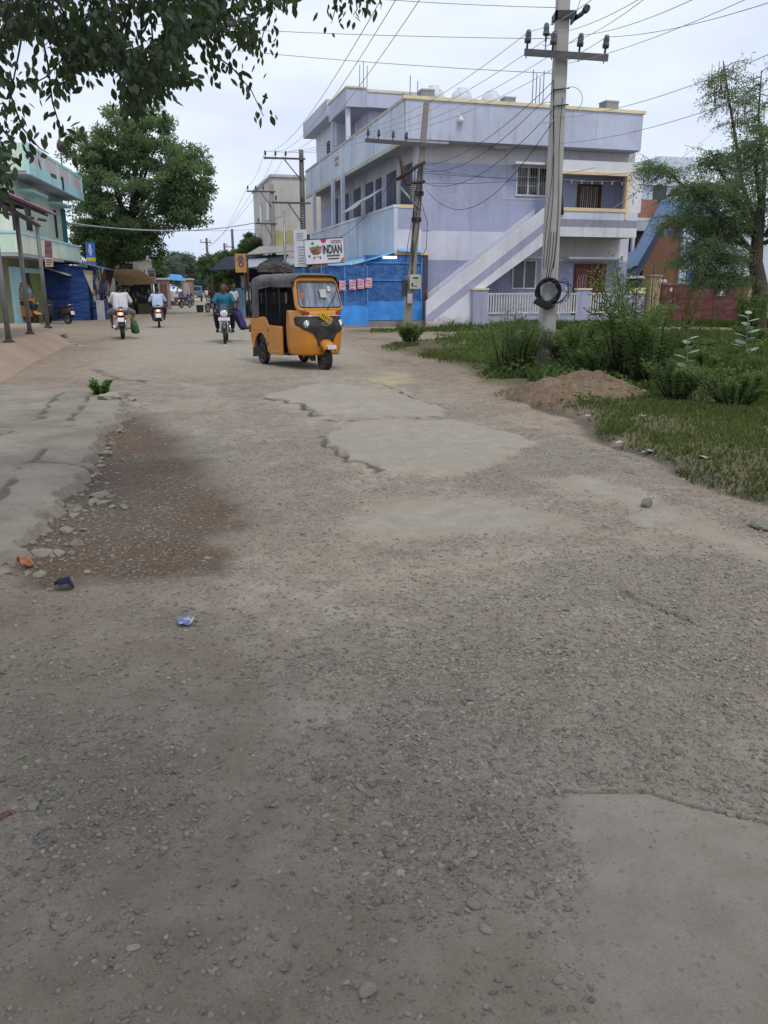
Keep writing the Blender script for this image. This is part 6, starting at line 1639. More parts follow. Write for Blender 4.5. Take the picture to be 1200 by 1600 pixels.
sw = board('white roadside sign with red lettering on a blue post at the left', 'sign', at(237, 431, 57), .50, .98, R(12), SIGNW, (('lettering', RED, [(-.38, .38, .12, .20), (-.34, .36, -.04, .08), (-.40, .40, .26, .32)]), ('small_print', M('pale_grey_print', (.3, .3, .33), .7, bump=0), [(-.3, .3, -.2, -.16), (-.3, .2, -.3, -.26), (-.3, .3, -.4, -.36)])), tilt=R(-4))
MB().tube([(-.2, .08, -3.2), (-.2, .08, .3)], .05, 8).build('post', BLUES, sw)
ys = board('yellow ochre hanging sign with round emblems on a roadside post', 'sign', at(376, 411, 45.5), .60, .98, R(6), M('ochre_board', (.46, .25, .07), .6), ())
MB().lathe([(0, 0), (.17, 0)], (-.0, -.006, .22), 'y', 20).build('emblem', M('slate_emblem', (.14, .11, .14), .6, var=.6, vs=16), ys)
MB().lathe([(0, 0), (.15, 0)], (.02, -.006, -.07), 'y', 20).build('emblem', M('crimson_emblem', (.26, .05, .07), .6, var=.5, vs=16), ys)
MB().prism([(-.05, -.012, -.12), (.09, -.012, -.12), (.02, -.012, .01)], (0, .004, 0)).build('triangle', M('pale_pink_print', (.55, .30, .32), .6, bump=0), ys)
MB().tube([(.36, .05, -2.9), (.36, .05, .42)], .05, 8).tube([(.36, .05, -.1), (.28, .03, -.1)], .03, 6).build('post', RUST, ys)

# ---------------------------------------------------------------- blue tarpaulin stall
q = at(164, 452, 43); FT = Frame(q.x, q.y, R(10))
ts = thing('tarpaulin_stall', 'roadside stall wrapped in dark blue tarpaulin with a blue roof', 'stall', FT.o, FT.ang)
t = NT('blue_tarpaulin'); p_ = t.coord(); a1 = t.noise(t.coord((.7, .7, 2.2)), 2.2, 4, .6); a2 = t.noise(p_, 14, 4, .7)
TARP = t.principled(t.mix(t.remap(a1, .3, .7), (.012, .035, .15), (.028, .075, .26)), .6, 0, t.bump(t.math('ADD', t.math('MULTIPLY', a1, .10), t.math('MULTIPLY', a2, .01)), 1.0), .3)
MB().prism([(-3.4, -.35, 0), (-.8, -.4, 0), (-.75, -.4, 2.6), (-3.4, -.35, 3.0)], (0, 2.8, 0)).build('tarpaulin', TARP, ts)
MB().box(-.75, -.12, .1, 2.2, 0, .95).build('counter', TARP, ts)
rr = MB(); rr.prism([(-3.0, -.7, 3.12), (-1.0, -.7, 2.82), (-1.0, 3.0, 2.82), (-3.0, 3.0, 3.12)], (0, 0, .03)).prism([(-1.02, -.72, 2.83), (.12, -.72, 2.55), (.12, 3.0, 2.55), (-1.02, 3.0, 2.83)], (0, 0, .03))
rr.build('roof', M('blue_roof_sheet', (.07, .16, .42), .5, dust=.25), ts)
MB().tube([(-.12, .0, 0), (-.12, .0, 2.66)], .04, 6).tube([(-.12, 2.2, 0), (-.12, 2.2, 2.66)], .04, 6).tube([(-.72, .0, 0), (-.72, .0, 2.7)], .04, 6).build('post', DKIRON, ts, sep=True)
rnd = random.Random(12); cols = [(.5, .5, .48), (.40, .06, .06), (.06, .10, .30), (.42, .34, .08), (.10, .20, .10), (.30, .30, .34)]
for k, c in enumerate(cols): M('goods_%s' % 'abcdef'[k], c, .6, var=.4, vs=9)
def goods(n, x0, x1, y0, y1, z0, z1, parent, w=.12, h=.3):
    for k in range(n):
        x, y, z = rnd.uniform(x0, x1), rnd.uniform(y0, y1), rnd.uniform(z0, z1); a = rnd.uniform(.6, 1.2)
        MB().prism([(x, y, z), (x + w * a, y, z), (x + w * a * .95, y + .02, z - h * a), (x + .01, y + .01, z - h * a)], (0, .03, 0)).build('hanging_packet', bpy.data.materials['goods_' + rnd.choice('abcdef')], parent)
goods(16, -.72, -.2, -.02, .1, 1.2, 2.5, ts); goods(14, -.14, -.10, .1, 2.1, 1.2, 2.4, ts)
MB().prism([(-.95, -.44, 2.5), (-.45, -.44, 2.45), (-.55, -.44, 1.3), (-.75, -.44, 1.9)], (0, .03, 0)).build('torn_cloth', M('dirty_white_cloth', (.45, .43, .36), .9), ts)
MB().box(-.5, -.1, -.06, .0, .0, 1.0).build('front_panel', M('pale_panel', (.42, .44, .50), .7, dust=.4), ts)
yb = thing('notice_board', 'yellow green board standing behind the black scooter', 'board', gp(93, 498), R(8))
MB().box(-.55, .55, 0, .05, .35, 1.0).build('board', M('lime_board', (.24, .34, .06), .7, dust=.3), yb)
for x in (-.5, .5): MB().box(x - .03, x + .03, .05, .09, 0, .9).build('leg', DKIRON, yb)

# ---------------------------------------------------------------- houses and stalls farther down on the left
def quad_house(name, label, px0, px1, Y, ytop, depth, rz, mat, cat='building', ybase=-.3):
    a = at(px0, 452, Y); w = (px1 - px0) / 1250 * Y * .98 / math.cos(rz)
    o = thing(name, label, cat, (a.x, Y, 0), rz); h = at(px0, ytop, Y).z
    MB().box(0, w, 0, depth, ybase, h).build('wall', mat, o); MB().box(-.15, w + .15, -.15, depth + .15, h, h + .14).build('roof_slab', GREYW, o)
    return o, w, h
ch, w_, h_ = quad_house('cream_house', 'cream house with a grey upper room behind the brown awning', 158, 216, 58, 402, 9, R(10), plaster('cream_house_plaster', (.52, .52, .42), .35))
MB().box(w_ * .45, w_ * .9, -.03, -.002, h_ - 1.5, h_ - .3).build('window', GREYW, ch); MB().box(w_ * .5, w_ * .85, -.04, -.03, h_ - 1.4, h_ - .4).build('pane', GLASSD, ch)
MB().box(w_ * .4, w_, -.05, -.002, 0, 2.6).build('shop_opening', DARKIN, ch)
bs = thing('awning_stall', 'dark roadside shop under a sloping brown tarpaulin awning', 'stall', (at(204, 452, 54).x, 54, 0), R(14))
bs.scale = (.78, .78, .80)
MB().prism([(-1.9, .6, 3.55), (.9, .6, 3.45), (2.2, -1.6, 2.35), (-.7, -1.6, 2.25)], (0, 0, .04)).build('awning', M('brown_tarpaulin', (.40, .22, .09), .75, bump=.02, bs=6), bs)
for x, y, z in ((-.5, -1.5, 2.6), (2.2, -1.5, 2.6), (1.2, .55, 3.5)): MB().tube([(x, y, 0), (x, y, z)], .04, 6).build('post', DKIRON, bs)
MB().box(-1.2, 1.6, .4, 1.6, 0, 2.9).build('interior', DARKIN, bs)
MB().box(-.8, .1, -.3, .3, 0, .95).box(.5, 1.4, -.4, .2, 0, .8).build('counter', M('olive_counter', (.14, .12, .05), .7), bs, sep=True)
goods(22, -.9, 1.6, .2, .36, 1.2, 2.6, bs, .16, .35)
MB().box(-.2, .3, -.9, -.86, 2.2, 2.6).build('price_board', YELS, bs)
bl = thing('awning_stall', 'distant stall with a bright blue tarpaulin roof and white cloth side', 'stall', (at(268, 452, 82).x, 82, 0), R(14))
bl.scale = (.72, .72, .85)
MB().prism([(-1.6, .8, 3.6), (1.4, .8, 3.4), (2.0, -1.8, 2.7), (-1.2, -1.8, 2.9)], (0, 0, .05)).build('awning', M('sky_blue_tarpaulin', (.07, .27, .55), .6), bl)
for x, y, z in ((-1.2, -1.7, 2.9), (1.9, -1.7, 2.7), (-1.5, .7, 3.5), (1.4, .7, 3.4)): MB().tube([(x, y, 0), (x, y, z)], .05, 6).build('post', STEEL, bl)
MB().prism([(-1.1, -1.6, 1.9), (.2, -1.62, 1.6), (.3, -1.6, .5), (-1.0, -1.6, .6)], (0, .04, 0)).build('side_cloth', M('white_cloth_sheet', (.50, .48, .48), .9, var=.3, vs=3), bl)
MB().prism([(1.6, -1.5, 2.6), (2.4, 1.2, 2.5), (2.4, 1.2, 0), (1.6, -1.5, 0)], (.04, 0, 0)).build('side_cloth', bpy.data.materials['white_cloth_sheet'], bl)
MB().box(-1.1, 1.3, -1.2, .5, 0, .9).build('counter', M('dull_counter', (.12, .10, .09), .8), bl)
goods(14, -1.0, 1.4, -1.5, -1.4, 1.2, 2.3, bl, .25, .4)
hb_, w_, h_ = quad_house('brick_shed', 'low terracotta walled shed beyond the distant blue stall', 284, 300, 95, 437, 8, R(12), plaster('terracotta_wall', (.30, .17, .13), .4))
MB().box(.2, w_ * .5, -.03, -.004, 0, 2).build('door', DARKIN, hb_)
pt_, w_, h_ = quad_house('lean_to', 'small pale lean-to with cart parts between the brown and blue awnings', 246, 262, 66, 437, 3, R(12), plaster('pale_lean_to', (.36, .33, .32), .5))
MB().box(.2, w_ - .1, -.04, -.004, .2, 2.0).build('shutter', M('rust_shutter', (.18, .10, .08), .8), pt_)

# ---------------------------------------------------------------- stalls on the right side beyond the autorickshaw
rs_ = thing('roadside_stall', 'dark open stall with a light blue counter under tin roof sheets on the right', 'stall', gp(378, 493), R(-6))
MB().box(-.55, .62, -.05, .0, 0, 1.62).build('counter', M('light_blue_counter', (.22, .40, .56), .7, dust=.3), rs_)
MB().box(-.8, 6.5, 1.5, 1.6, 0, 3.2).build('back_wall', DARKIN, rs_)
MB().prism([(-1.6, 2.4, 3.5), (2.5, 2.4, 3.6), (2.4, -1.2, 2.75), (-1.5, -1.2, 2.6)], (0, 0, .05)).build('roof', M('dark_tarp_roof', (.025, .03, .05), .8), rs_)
MB().prism([(.4, 1.0, 3.30), (8.5, 6.0, 3.9), (8.5, 3.0, 3.35), (.2, -1.4, 2.72)], (0, 0, .05)).build('roof', M('white_tin_edge', (.42, .46, .52), .5, .2, dust=.3), rs_, label='pale blue tin roof sheet')
MB().prism([(.5, 3.0, 4.1), (8.5, 9.0, 4.9), (8.5, 6.0, 4.35), (.3, .6, 3.55)], (0, 0, .06)).build('roof', M('grey_tin_roof', (.36, .35, .34), .6, .2, dust=.4), rs_, label='grey tin roof sheet')
for x, y, z in ((-1.4, -1.1, 2.6), (.6, -1.1, 2.7), (2.3, -1.1, 2.75)): MB().tube([(x, y, 0), (x, y, z)], .05, 6).build('post', RUST, rs_)
goods(16, -.8, 2.2, -.6, .6, 1.75, 2.4, rs_, .2, .35)
MB().box(.15, .40, -.3, -.05, 1.62, 2.3).build('canister', M('grey_canister', (.36, .34, .30), .6), rs_)
# heap of thatch / debris on the roof edge seen above the autorickshaw
th = thing('thatch_roof', 'ragged grey thatch heap on a low roof above the autorickshaw', 'roof', at(434, 422, 44), R(15))
th.scale = (.7, .7, .8)
rng = np.random.default_rng(8); n = 700
P0 = np.stack([rng.normal(0, .45, n), rng.normal(0, .6, n), np.zeros(n)], -1); P0[:, 2] = .45 * np.exp(-(P0[:, 0] ** 2) / .9) * rng.random(n)
D0 = rng.normal(size=(n, 3)) * np.array([1, .6, .35]); D0 /= np.linalg.norm(D0, axis=1)[:, None]
E0 = P0 + D0 * rng.uniform(.3, .7, n)[:, None]; wv = np.array([0, 0, .03])
np_mesh('thatch', np.stack([P0, E0, E0 + wv, P0 + wv], 1).reshape(-1, 3), np.arange(n * 4).reshape(-1, 4), leafmat('dry_thatch', (.09, .085, .08), (.24, .22, .20), 0), th, tint=np.repeat(rng.random(n), 4))
MB().box(-1.4, 1.4, -.8, 1.2, -.12, 0).build('roof_board', M('weathered_board', (.14, .12, .10), .9), th)
for x in (-1.3, 1.3): MB().tube([(x, 0, -at(434, 422, 44).z / .8), (x, 0, -.1)], .05, 6).build('post', DKIRON, th)
# ---------------------------------------------------------------- blue house behind the red gate
rh = thing('blue_house', 'pale blue house with a blue outside staircase and brown brick bay behind the maroon gate', 'building', FB.w(11.5, 3.0, 0), BANG)
BLUEW = plaster('pale_blue_house', (.58, .66, .76), .35); STB = plaster('blue_stair_paint', (.18, .27, .43), .4); BRN = plaster('brown_brick_bay', (.20, .10, .065), .35)
ORG = plaster('terracotta_parapet', (.38, .20, .14), .3)
MB().box(2.0, 4.1, .4, 8, -.2, 4.2).build('wall', BRN, rh)
MB().box(4.1, 6.2, .2, 8, -.2, 5.6).box(6.2, 12, -.3, 8, -.2, 4.8).build('wall', BLUEW, rh)
MB().box(.9, 7.5, 2.2, 9, 4.6, 6.9).build('wall', BLUEW, rh)
MB().box(2.8, 7.8, 2.0, 9.2, 6.9, 7.1).box(.9, 2.4, 2.2, 5, 6.6, 6.75).build('roof_slab', OFFW, rh, sep=True)
MB().box(4.2, 6.2, 3.0, 7, 7.1, 8.5).build('stair_tower', BLUEW, rh)
MB().box(6.2, 6.9, 2.16, 2.2, 5.4, 6.9).box(3.4, 4.2, 2.16, 2.2, 5.9, 7.0).build('window', GLASSD, rh, sep=True)
MB().box(1.2, 2.6, .5, .7, 5.1, 6.0).build('parapet', ORG, rh)
MB().box(1.1, 2.7, .45, .75, 4.95, 5.1).build('coping', OFFW, rh)
MB().box(1.3, 1.45, .5, .65, 0, 4.95).build('column', OFFW, rh)
MB().box(1.45, 2.0, 1.5, 1.6, 0, 4.9).build('recess', DARKIN, rh)
MB().prism([(-.2, 0, 1.9), (.55, 0, 3.3), (1.2, 0, 3.45), (2.6, 0, 6.05), (6.0, 0, 5.9), (6.0, 0, 4.75), (3.4, 0, 4.95), (2.7, 0, 4.95), (1.4, 0, 2.75), (.6, 0, 2.5), (-.05, 0, 1.5)], (0, .14, 0)).build('staircase', STB, rh)
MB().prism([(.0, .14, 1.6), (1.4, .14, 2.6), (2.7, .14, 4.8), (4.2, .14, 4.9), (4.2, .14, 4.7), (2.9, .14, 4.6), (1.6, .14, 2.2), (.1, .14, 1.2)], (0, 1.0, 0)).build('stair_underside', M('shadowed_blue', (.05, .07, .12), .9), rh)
MB().box(.55, 1.9, -.1, .6, 2.1, 2.22).build('porch_slab', GREYW, rh)
MB().box(.6, 1.9, .3, .4, .0, 2.1).build('porch_recess', DARKIN, rh)
MB().box(4.5, 6.1, .14, .196, 1.2, 2.5).build('door', M('blue_garage_door', (.07, .17, .36), .6), rh)
MB().box(5.3, 6.0, .10, .14, .4, 2.0).build('opening', DARKIN, rh)
f = MB().box(8.1, 8.9, -.36, -.304, 1.6, 2.4).build('window', BRN, rh); MB().box(8.2, 8.8, -.38, -.36, 1.7, 2.3).build('pane', DARKIN, f)
MB().tube([(9.6, -.36, 0), (9.6, -.36, 4.7)], .05, 8).tube([(10.0, -.36, 0), (10.0, -.36, 4.7)], .05, 8).build('drain_pipe', STEEL, rh, sep=True)
MB().box(2.9, 3.5, .36, .396, 1.9, 2.05).build('name_plate', FRAMEW, rh)
# maroon sheet gate and its pillars
gt = thing('sheet_gate', 'wide maroon sheet metal gate with two pale notices', 'gate', FB.w(11.25, -1.5, 0), BANG)
MAR = M('maroon_gate_paint', (.105, .022, .026), .55, var=.35, vs=1.6, dust=.2)
MB().box(0, 1.55, -.03, .0, -.05, 1.78).build('gate_leaf', MAR, gt); MB().box(1.57, 4.55, -.03, .0, -.05, 1.76).build('gate_leaf', MAR, gt)
gf = MB()
for x in (0, .75, 1.5, 1.6, 3.0, 4.5): gf.box(x, x + .05, -.055, -.03, -.04, 1.77)
for z in (.02, .6, 1.15, 1.70): gf.box(.05, 4.5, -.05, -.03, z, z + .045)
gf.build('gate_frame', MAR, gt)
MB().box(.53, .66, -.06, -.055, 1.45, 1.62).box(3.15, 3.55, -.06, -.052, 1.25, 1.58).build('notice', M('pale_notice', (.50, .48, .48), .7), gt, sep=True)
MB().box(0, 4.6, -.045, .01, 1.765, 1.81).build('top_rail', M('pinkish_rail', (.30, .20, .20), .7), gt)
SANDP = plaster('sandy_pillar', (.36, .27, .18), .5, low=.3)
for a, h, lab in ((10.6, 2.12, 'sandy plastered gate pillar between the lilac wall and the maroon gate'), (15.95, 1.9, 'sandy plastered gate pillar at the right of the maroon gate, beside the podded tree')):
    o = thing('gate_pillar', lab, 'pillar', FB.w(a, -1.55, 0), BANG)
    MB().box(0, .55, -.2, .3, -.2, h).build('shaft', SANDP, o, bevel=.015); MB().box(-.05, .6, -.25, .35, h, h + .07).build('cap', CONC, o)
bw = thing('boundary_wall', 'plain wall continuing right of the gate behind the tree', 'wall', FB.w(16.5, -1.5, 0), BANG)
MB().box(0, 14, -.1, .1, -.2, 1.5).build('wall', SANDP, bw); MB().box(0, 14, -.14, .14, 1.5, 1.57).build('cap', CONC, bw)
# bundle of dark pipes lying by the tree
for k in range(5):
    a = gp(1140, 529, 0); o = thing('pipe', 'grey plastic pipe in the bundle lying beside the podded tree', 'pipe', (a.x + .1 * k, a.y - .4 + .16 * (k % 3), .10 + .09 * (k // 2)), R(-12 + k), 'pipes lying beside the tree')
    MB().tube([(-.2, 0, 0), (7, 0, 0)], .055, 10, cap=False).build('pipe_wall', M('blue_grey_pipe', (.09, .10, .125), .5) if k == 0 else bpy.data.materials['blue_grey_pipe'], o)
    MB().lathe([(.055, -.21), (.040, -.21), (.038, .3)], axis='x', n=10).build('pipe_end', M('pipe_bore', (.02, .02, .025), .8) if k == 0 else bpy.data.materials['pipe_bore'], o)

# ---------------------------------------------------------------- dirt heap
g0 = gp(918, 627)
nxm, nym = 110, 80
mx_, my_ = np.meshgrid(np.linspace(-1.75, 1.75, nxm), np.linspace(-1.5, 1.5, nym)); X_, Y_ = mx_.ravel() , my_.ravel()
rr_ = np.sqrt((X_ / 1.42) ** 2 + (Y_ / 1.15) ** 2) + (fbm(X_ + 9, Y_, 1.3, 71, 4) - .5) * .55
hh = .62 * np.clip(1 - rr_, 0, 1) ** .72 * (1 - .25 * np.clip(X_ / 1.5, -1, 1) * 0) ; hh = hh * (.85 + .3 * fbm(X_, Y_ + 4, 2.2, 72, 4))
hh += (fbm(X_, Y_, 7, 73, 3) - .5) * .13 * (hh > .02) + (fbm(X_, Y_, 16, 74, 2) - .5) * .035 * (hh > .02) - .05
hh = np.where(rr_ > 1.02, -.12, hh)
t = NT('heaped_sandy_earth'); p_ = t.coord(); a1 = t.noise(p_, 3, 6, .7); a2 = t.noise(p_, 45, 4, .7); d_, c_ = t.vor(p_, 34); s_ = t.n('SeparateColor'); t.t.links.new(c_, s_.inputs[0])
cc = t.mix(t.remap(a1, .3, .7), (.15, .105, .07), (.27, .20, .135)); cc = t.mix(t.remap(a2, .45, .75, 0, .7), cc, (.38, .27, .18)); cc = t.mix(t.math('MULTIPLY', t.remap(s_.outputs[0], .22, .15), t.remap(d_, .5, .2)), cc, (.36, .30, .24))
EARTH = t.principled(cc, .95, 0, t.bump(t.math('ADD', t.math('MULTIPLY', a2, .03), t.math('MULTIPLY', a1, .05)), 1.0), .1)
idm = np.arange(nxm * nym).reshape(nym, nxm)
dm = np_mesh('dirt_mound', np.stack([X_, Y_, hh], -1), np.stack([idm[:-1, :-1], idm[:-1, 1:], idm[1:, 1:], idm[1:, :-1]], -1).reshape(-1, 4), EARTH, smooth=True)
dm.scale = (.76, .95, .66); dm.location = (g0.x + .05, g0.y + .45, .03); dm.rotation_euler = (0, 0, R(-24))
tag(dm, 'heap of sandy brown earth dumped at the foot of the thick pole', 'dirt heap')
# clods and pebbles on and around it
rng = np.random.default_rng(77); T_, Fc_ = stone_templates(1, 7); VV = []; FF = []; TT2 = []; n_ = 0
for k in range(700):
    a = rng.random() * 6.28; r_ = rng.random() ** .5 * 1.5; lx_, ly_ = r_ * math.cos(a) * 1.15, r_ * math.sin(a)
    i = int((lx_ + 1.75) / 3.5 * (nxm - 1)); j = int((ly_ + 1.5) / 3.0 * (nym - 1))
    if not (0 <= i < nxm and 0 <= j < nym): continue
    z = max(hh[j * nxm + i], -.0); s_ = .008 + .03 * rng.random() ** 3
    W = T_[rng.integers(0, 7)] * np.array([s_ * 1.2, s_, s_ * .8]) + np.array([lx_, ly_, z + s_ * .3]); VV.append(W); FF.append(Fc_ + n_); n_ += len(W)
cl_ = np_mesh('clods', np.concatenate(VV), np.concatenate(FF), EARTH); cl_.scale = dm.scale; cl_.location = dm.location; cl_.rotation_euler = dm.rotation_euler
tag(cl_, 'small clods and pebbles scattered over the earth heap', 'clods', kind='stuff')

# ---------------------------------------------------------------- litter
def litter(name, label, cat, px, py, size, mat, seed, h=.35, extra=None):
    """a crumpled scrap: a small sheet folded by noise"""
    rg_ = np.random.default_rng(seed); g = gp(px, py); n = 11
    u, v = np.meshgrid(np.linspace(-1, 1, n), np.linspace(-1, 1, n)); X, Y = u.ravel(), v.ravel(); rad = np.sqrt(X * X + Y * Y)
    keep = 1 - .35 * np.clip(rad - .9, 0, 1)
    Z = (fbm(X + seed, Y, .9, seed, 3) - .35) * 1.2 * h * 2
    Z += h * .5 * np.exp(-rad ** 2)
    id_ = np.arange(n * n).reshape(n, n)
    o = np_mesh(name, np.stack([X * keep * size, Y * keep * size * .75, (np.clip(Z, .0, None) - .12) * size], -1), np.stack([id_[:-1, :-1], id_[:-1, 1:], id_[1:, 1:], id_[1:, :-1]], -1).reshape(-1, 4), mat, smooth=False)
    m = o.modifiers.new('thick', 'SOLIDIFY'); m.thickness = size * .03
    z = max(zg(g.x, g.y), 0); o.location = (g.x, g.y, z + .002); o.rotation_euler = (0, 0, seed * 1.7)
    return tag(o, label, cat)
def printed(name, c1, c2, sc=40):
    t = NT(name); p = t.coord(); d, c = t.vor(p, sc); s = t.n('SeparateColor'); t.t.links.new(c, s.inputs[0])
    return t.principled(t.mix(t.remap(s.outputs[0], .45, .6), c1, c2), .35, 0, t.bump(t.noise(p, 30, 3), .01), .5)
litter('wrapper', 'crumpled blue and silver snack wrapper lying on the road', 'wrapper', 290, 969, .052, printed('blue_silver_foil', (.12, .20, .42), (.50, .48, .46), 38), 3, .45)
litter('cloth_scrap', 'small dark navy rag dropped at the left edge of the road', 'rag', 100, 914, .062, cloth('navy_rag', (.018, .022, .05)), 5, .5)
hk = litter('coconut_husk', 'orange brown husk lying below the apron corner', 'husk', 40, 880, .05, M('orange_husk', (.36, .15, .06), .9, var=.4, vs=20), 7, .9)
PALEL = M('pale_litter', (.40, .39, .39), .7, var=.2, vs=30)
for k, (px, py, s_, lab) in enumerate(((918, 650, .06, 'white paper scrap in the ditch below the earth heap, leftmost of the ditch scraps'), (905, 646, .05, 'pale torn plastic piece just below the earth heap'), (1004, 660, .07, 'square white paper lying on the grass right of the earth heap'), (966, 691, .08, 'crumpled white paper at the muddy edge of the grass'), (1012, 705, .09, 'grey white scrap in the ditch, right of the crumpled paper'), (1100, 726, .10, 'tattered pale sheet near the right end of the ditch'), (1102, 644, .11, 'pale plastic bag caught in the weeds on the right'), (773, 557, .16, 'crumpled white plastic bag in the grass left of the thick pole'), (1192, 680, .14, 'pinkish white plastic sheet at the right edge of the grass'), (118, 514 + 24, .14, 'white scrap lying on the dirt by the forecourt, right one'), (124, 541, .10, 'white scrap lying on the dirt by the forecourt, left one'), (352, 541, .09, 'white scrap on the road beside the front wheel of the motorcycle'))):
    litter('litter', lab, 'litter', px, py, s_ * .62, PALEL, 11 + k, .45)
litter('litter', 'pink scrap by the broken edge of the apron', 'litter', 150, 743, .05, M('pink_litter', (.45, .30, .28), .7), 41, .4)
litter('leaf_litter', 'pale yellow dead leaf at the crumbled apron edge', 'leaf', 85, 797, .06, M('yellow_leaf', (.36, .34, .10), .7), 43, .2)
litter('leaf_litter', 'brown dead leaf on the left gravel in the foreground', 'leaf', 6, 1275, .022, M('brown_leaf', (.16, .08, .05), .8), 45, .3)
litter('leaf_litter', 'small bright green leaf on the gravel at the left', 'leaf', 34, 1182, .012, M('green_leaf_scrap', (.14, .26, .04), .6), 47, .3)
litter('brick_rubble', 'pinkish brick rubble pile on the grass near the leaning pole', 'rubble', 726, 541, .3, M('pink_rubble', (.40, .24, .17), .95, var=.4, vs=8), 49, .35)
big_stone(1196, 826, .09, 'dark broken asphalt lump at the right edge of the road', .4, .02, seed=14)
# ---------------------------------------------------------------- foliage from many small leaf faces
rng = np.random.default_rng(101)
def unit(a): return a / np.maximum(np.linalg.norm(a, axis=1), 1e-9)[:, None]
def leaf_geo(P, D, L, W, tint, fold=.18, droop=0.0):
    """kite leaves: base P, direction D, length L, width W -> vertices, quads, tint"""
    n = len(P); D = unit(D); S = unit(np.cross(D, rng.normal(size=(n, 3)))); N = np.cross(D, S)
    L = np.broadcast_to(np.asarray(L, float), (n,))[:, None]; W = np.broadcast_to(np.asarray(W, float), (n,))[:, None]
    tip = P + D * L; tip[:, 2] -= droop * L[:, 0]
    a = P + D * L * .45 + S * W * .5 - N * W * fold; b = P + D * L * .45 - S * W * .5 - N * W * fold
    Vv = np.stack([P, a, tip, b], 1).reshape(-1, 3)
    return Vv, np.arange(n * 4).reshape(-1, 4), np.repeat(np.clip(tint, 0, 1), 4)
def leaf_obj(name, P, D, L, W, tint, mat, parent, **k):
    Vv, Fc, T = leaf_geo(P, D, L, W, tint, **k); return np_mesh(name, Vv, Fc, mat, parent, T)

LEAF_TREE = leafmat('tree_leaf', (.09, .14, .08), (.24, .35, .17), .5)
LEAF_FAR = leafmat('haze_tinted_leaf', (.075, .11, .10), (.16, .21, .165), .3)  # distance haze put into the leaf colour
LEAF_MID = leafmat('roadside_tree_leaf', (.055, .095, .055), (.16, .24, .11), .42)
LEAF_BUSH = leafmat('bush_leaf', (.04, .075, .028), (.15, .225, .075), .38)
LEAF_FEA = leafmat('feathery_leaf', (.075, .125, .075), (.20, .285, .16), .45)
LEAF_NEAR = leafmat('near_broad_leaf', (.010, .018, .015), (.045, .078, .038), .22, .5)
LEAF_CAL = leafmat('pale_succulent_leaf', (.20, .28, .20), (.38, .46, .36), .15)
BARK = bark('grey_brown_bark', (.10, .08, .06)); BARKD = bark('dark_bark', (.045, .036, .03))
GRASSM = leafmat('grass_blade', (.038, .066, .016), (.185, .215, .065), .3)
GRASSD = leafmat('weed_leaf', (.045, .08, .024), (.15, .22, .06), .35)

def crown_pts(ells, n_clumps, per, rclump):
    """clumps in a union of ellipsoids (centre, radii, weight), denser to the shell"""
    w = np.array([e[2] for e in ells], float); w /= w.sum(); ch = rng.choice(len(ells), n_clumps, p=w)
    C = np.array([e[0] for e in ells], float)[ch]; Rr = np.array([e[1] for e in ells], float)[ch]
    d = unit(rng.normal(size=(n_clumps, 3))); r = rng.random(n_clumps) ** .45
    cc = C + d * Rr * r[:, None]
    rc = rclump * rng.uniform(.6, 1.3, n_clumps)
    k = np.repeat(np.arange(n_clumps), per); q = unit(rng.normal(size=(len(k), 3))) * (rng.random(len(k)) ** .6)[:, None]
    q[:, 2] *= .62
    P = cc[k] + q * rc[k][:, None]
    shade = rng.normal(0, .12, n_clumps)
    tint = .30 + .35 * q[:, 2] / .62 + shade[k] + .22 * (d[k][:, 2] * r[k]) + rng.normal(0, .10, len(k))  # crown shading put into leaf colour: lighter on top, darker under and inside
    return P, q, tint, cc
def tree(name, label, base, trunk_pts, trunk_r, ells, n_clumps, per, rcl, L, W, mat=LEAF_TREE, barkm=BARK, group=None, limbs=16, droop=.35, flat=.2):
    o = thing(name, label, 'tree', base, 0, group)
    P, q, tint, cc = crown_pts(ells, n_clumps, per, rcl)
    D = q * .6 + rng.normal(size=P.shape) * .6; D[:, 2] -= droop
    leaf_obj('crown', P, D, L * rng.uniform(.7, 1.3, len(P)), W * rng.uniform(.7, 1.3, len(P)), tint, mat, o)
    m = MB(); m.tube(trunk_pts, trunk_r, 12)
    top = V(trunk_pts[-1]); rt = trunk_r[-1]
    for i in rng.choice(len(cc), min(limbs, len(cc)), replace=False):
        e = V(cc[i]); s_ = V(trunk_pts[-1]).lerp(V(trunk_pts[-2]), rng.random() * .7); mid = s_.lerp(e, .5) + V(rng.normal(size=3) * .12 * (e - s_).length) + V((0, 0, .1 * (e - s_).length))
        m.tube([s_, s_.lerp(mid, .5) + V(rng.normal(size=3) * .05), mid, mid.lerp(e, .6), e], [rt * .55, rt * .42, rt * .30, rt * .18, rt * .06], 7)
    m.build('trunk', barkm, o)
    return o

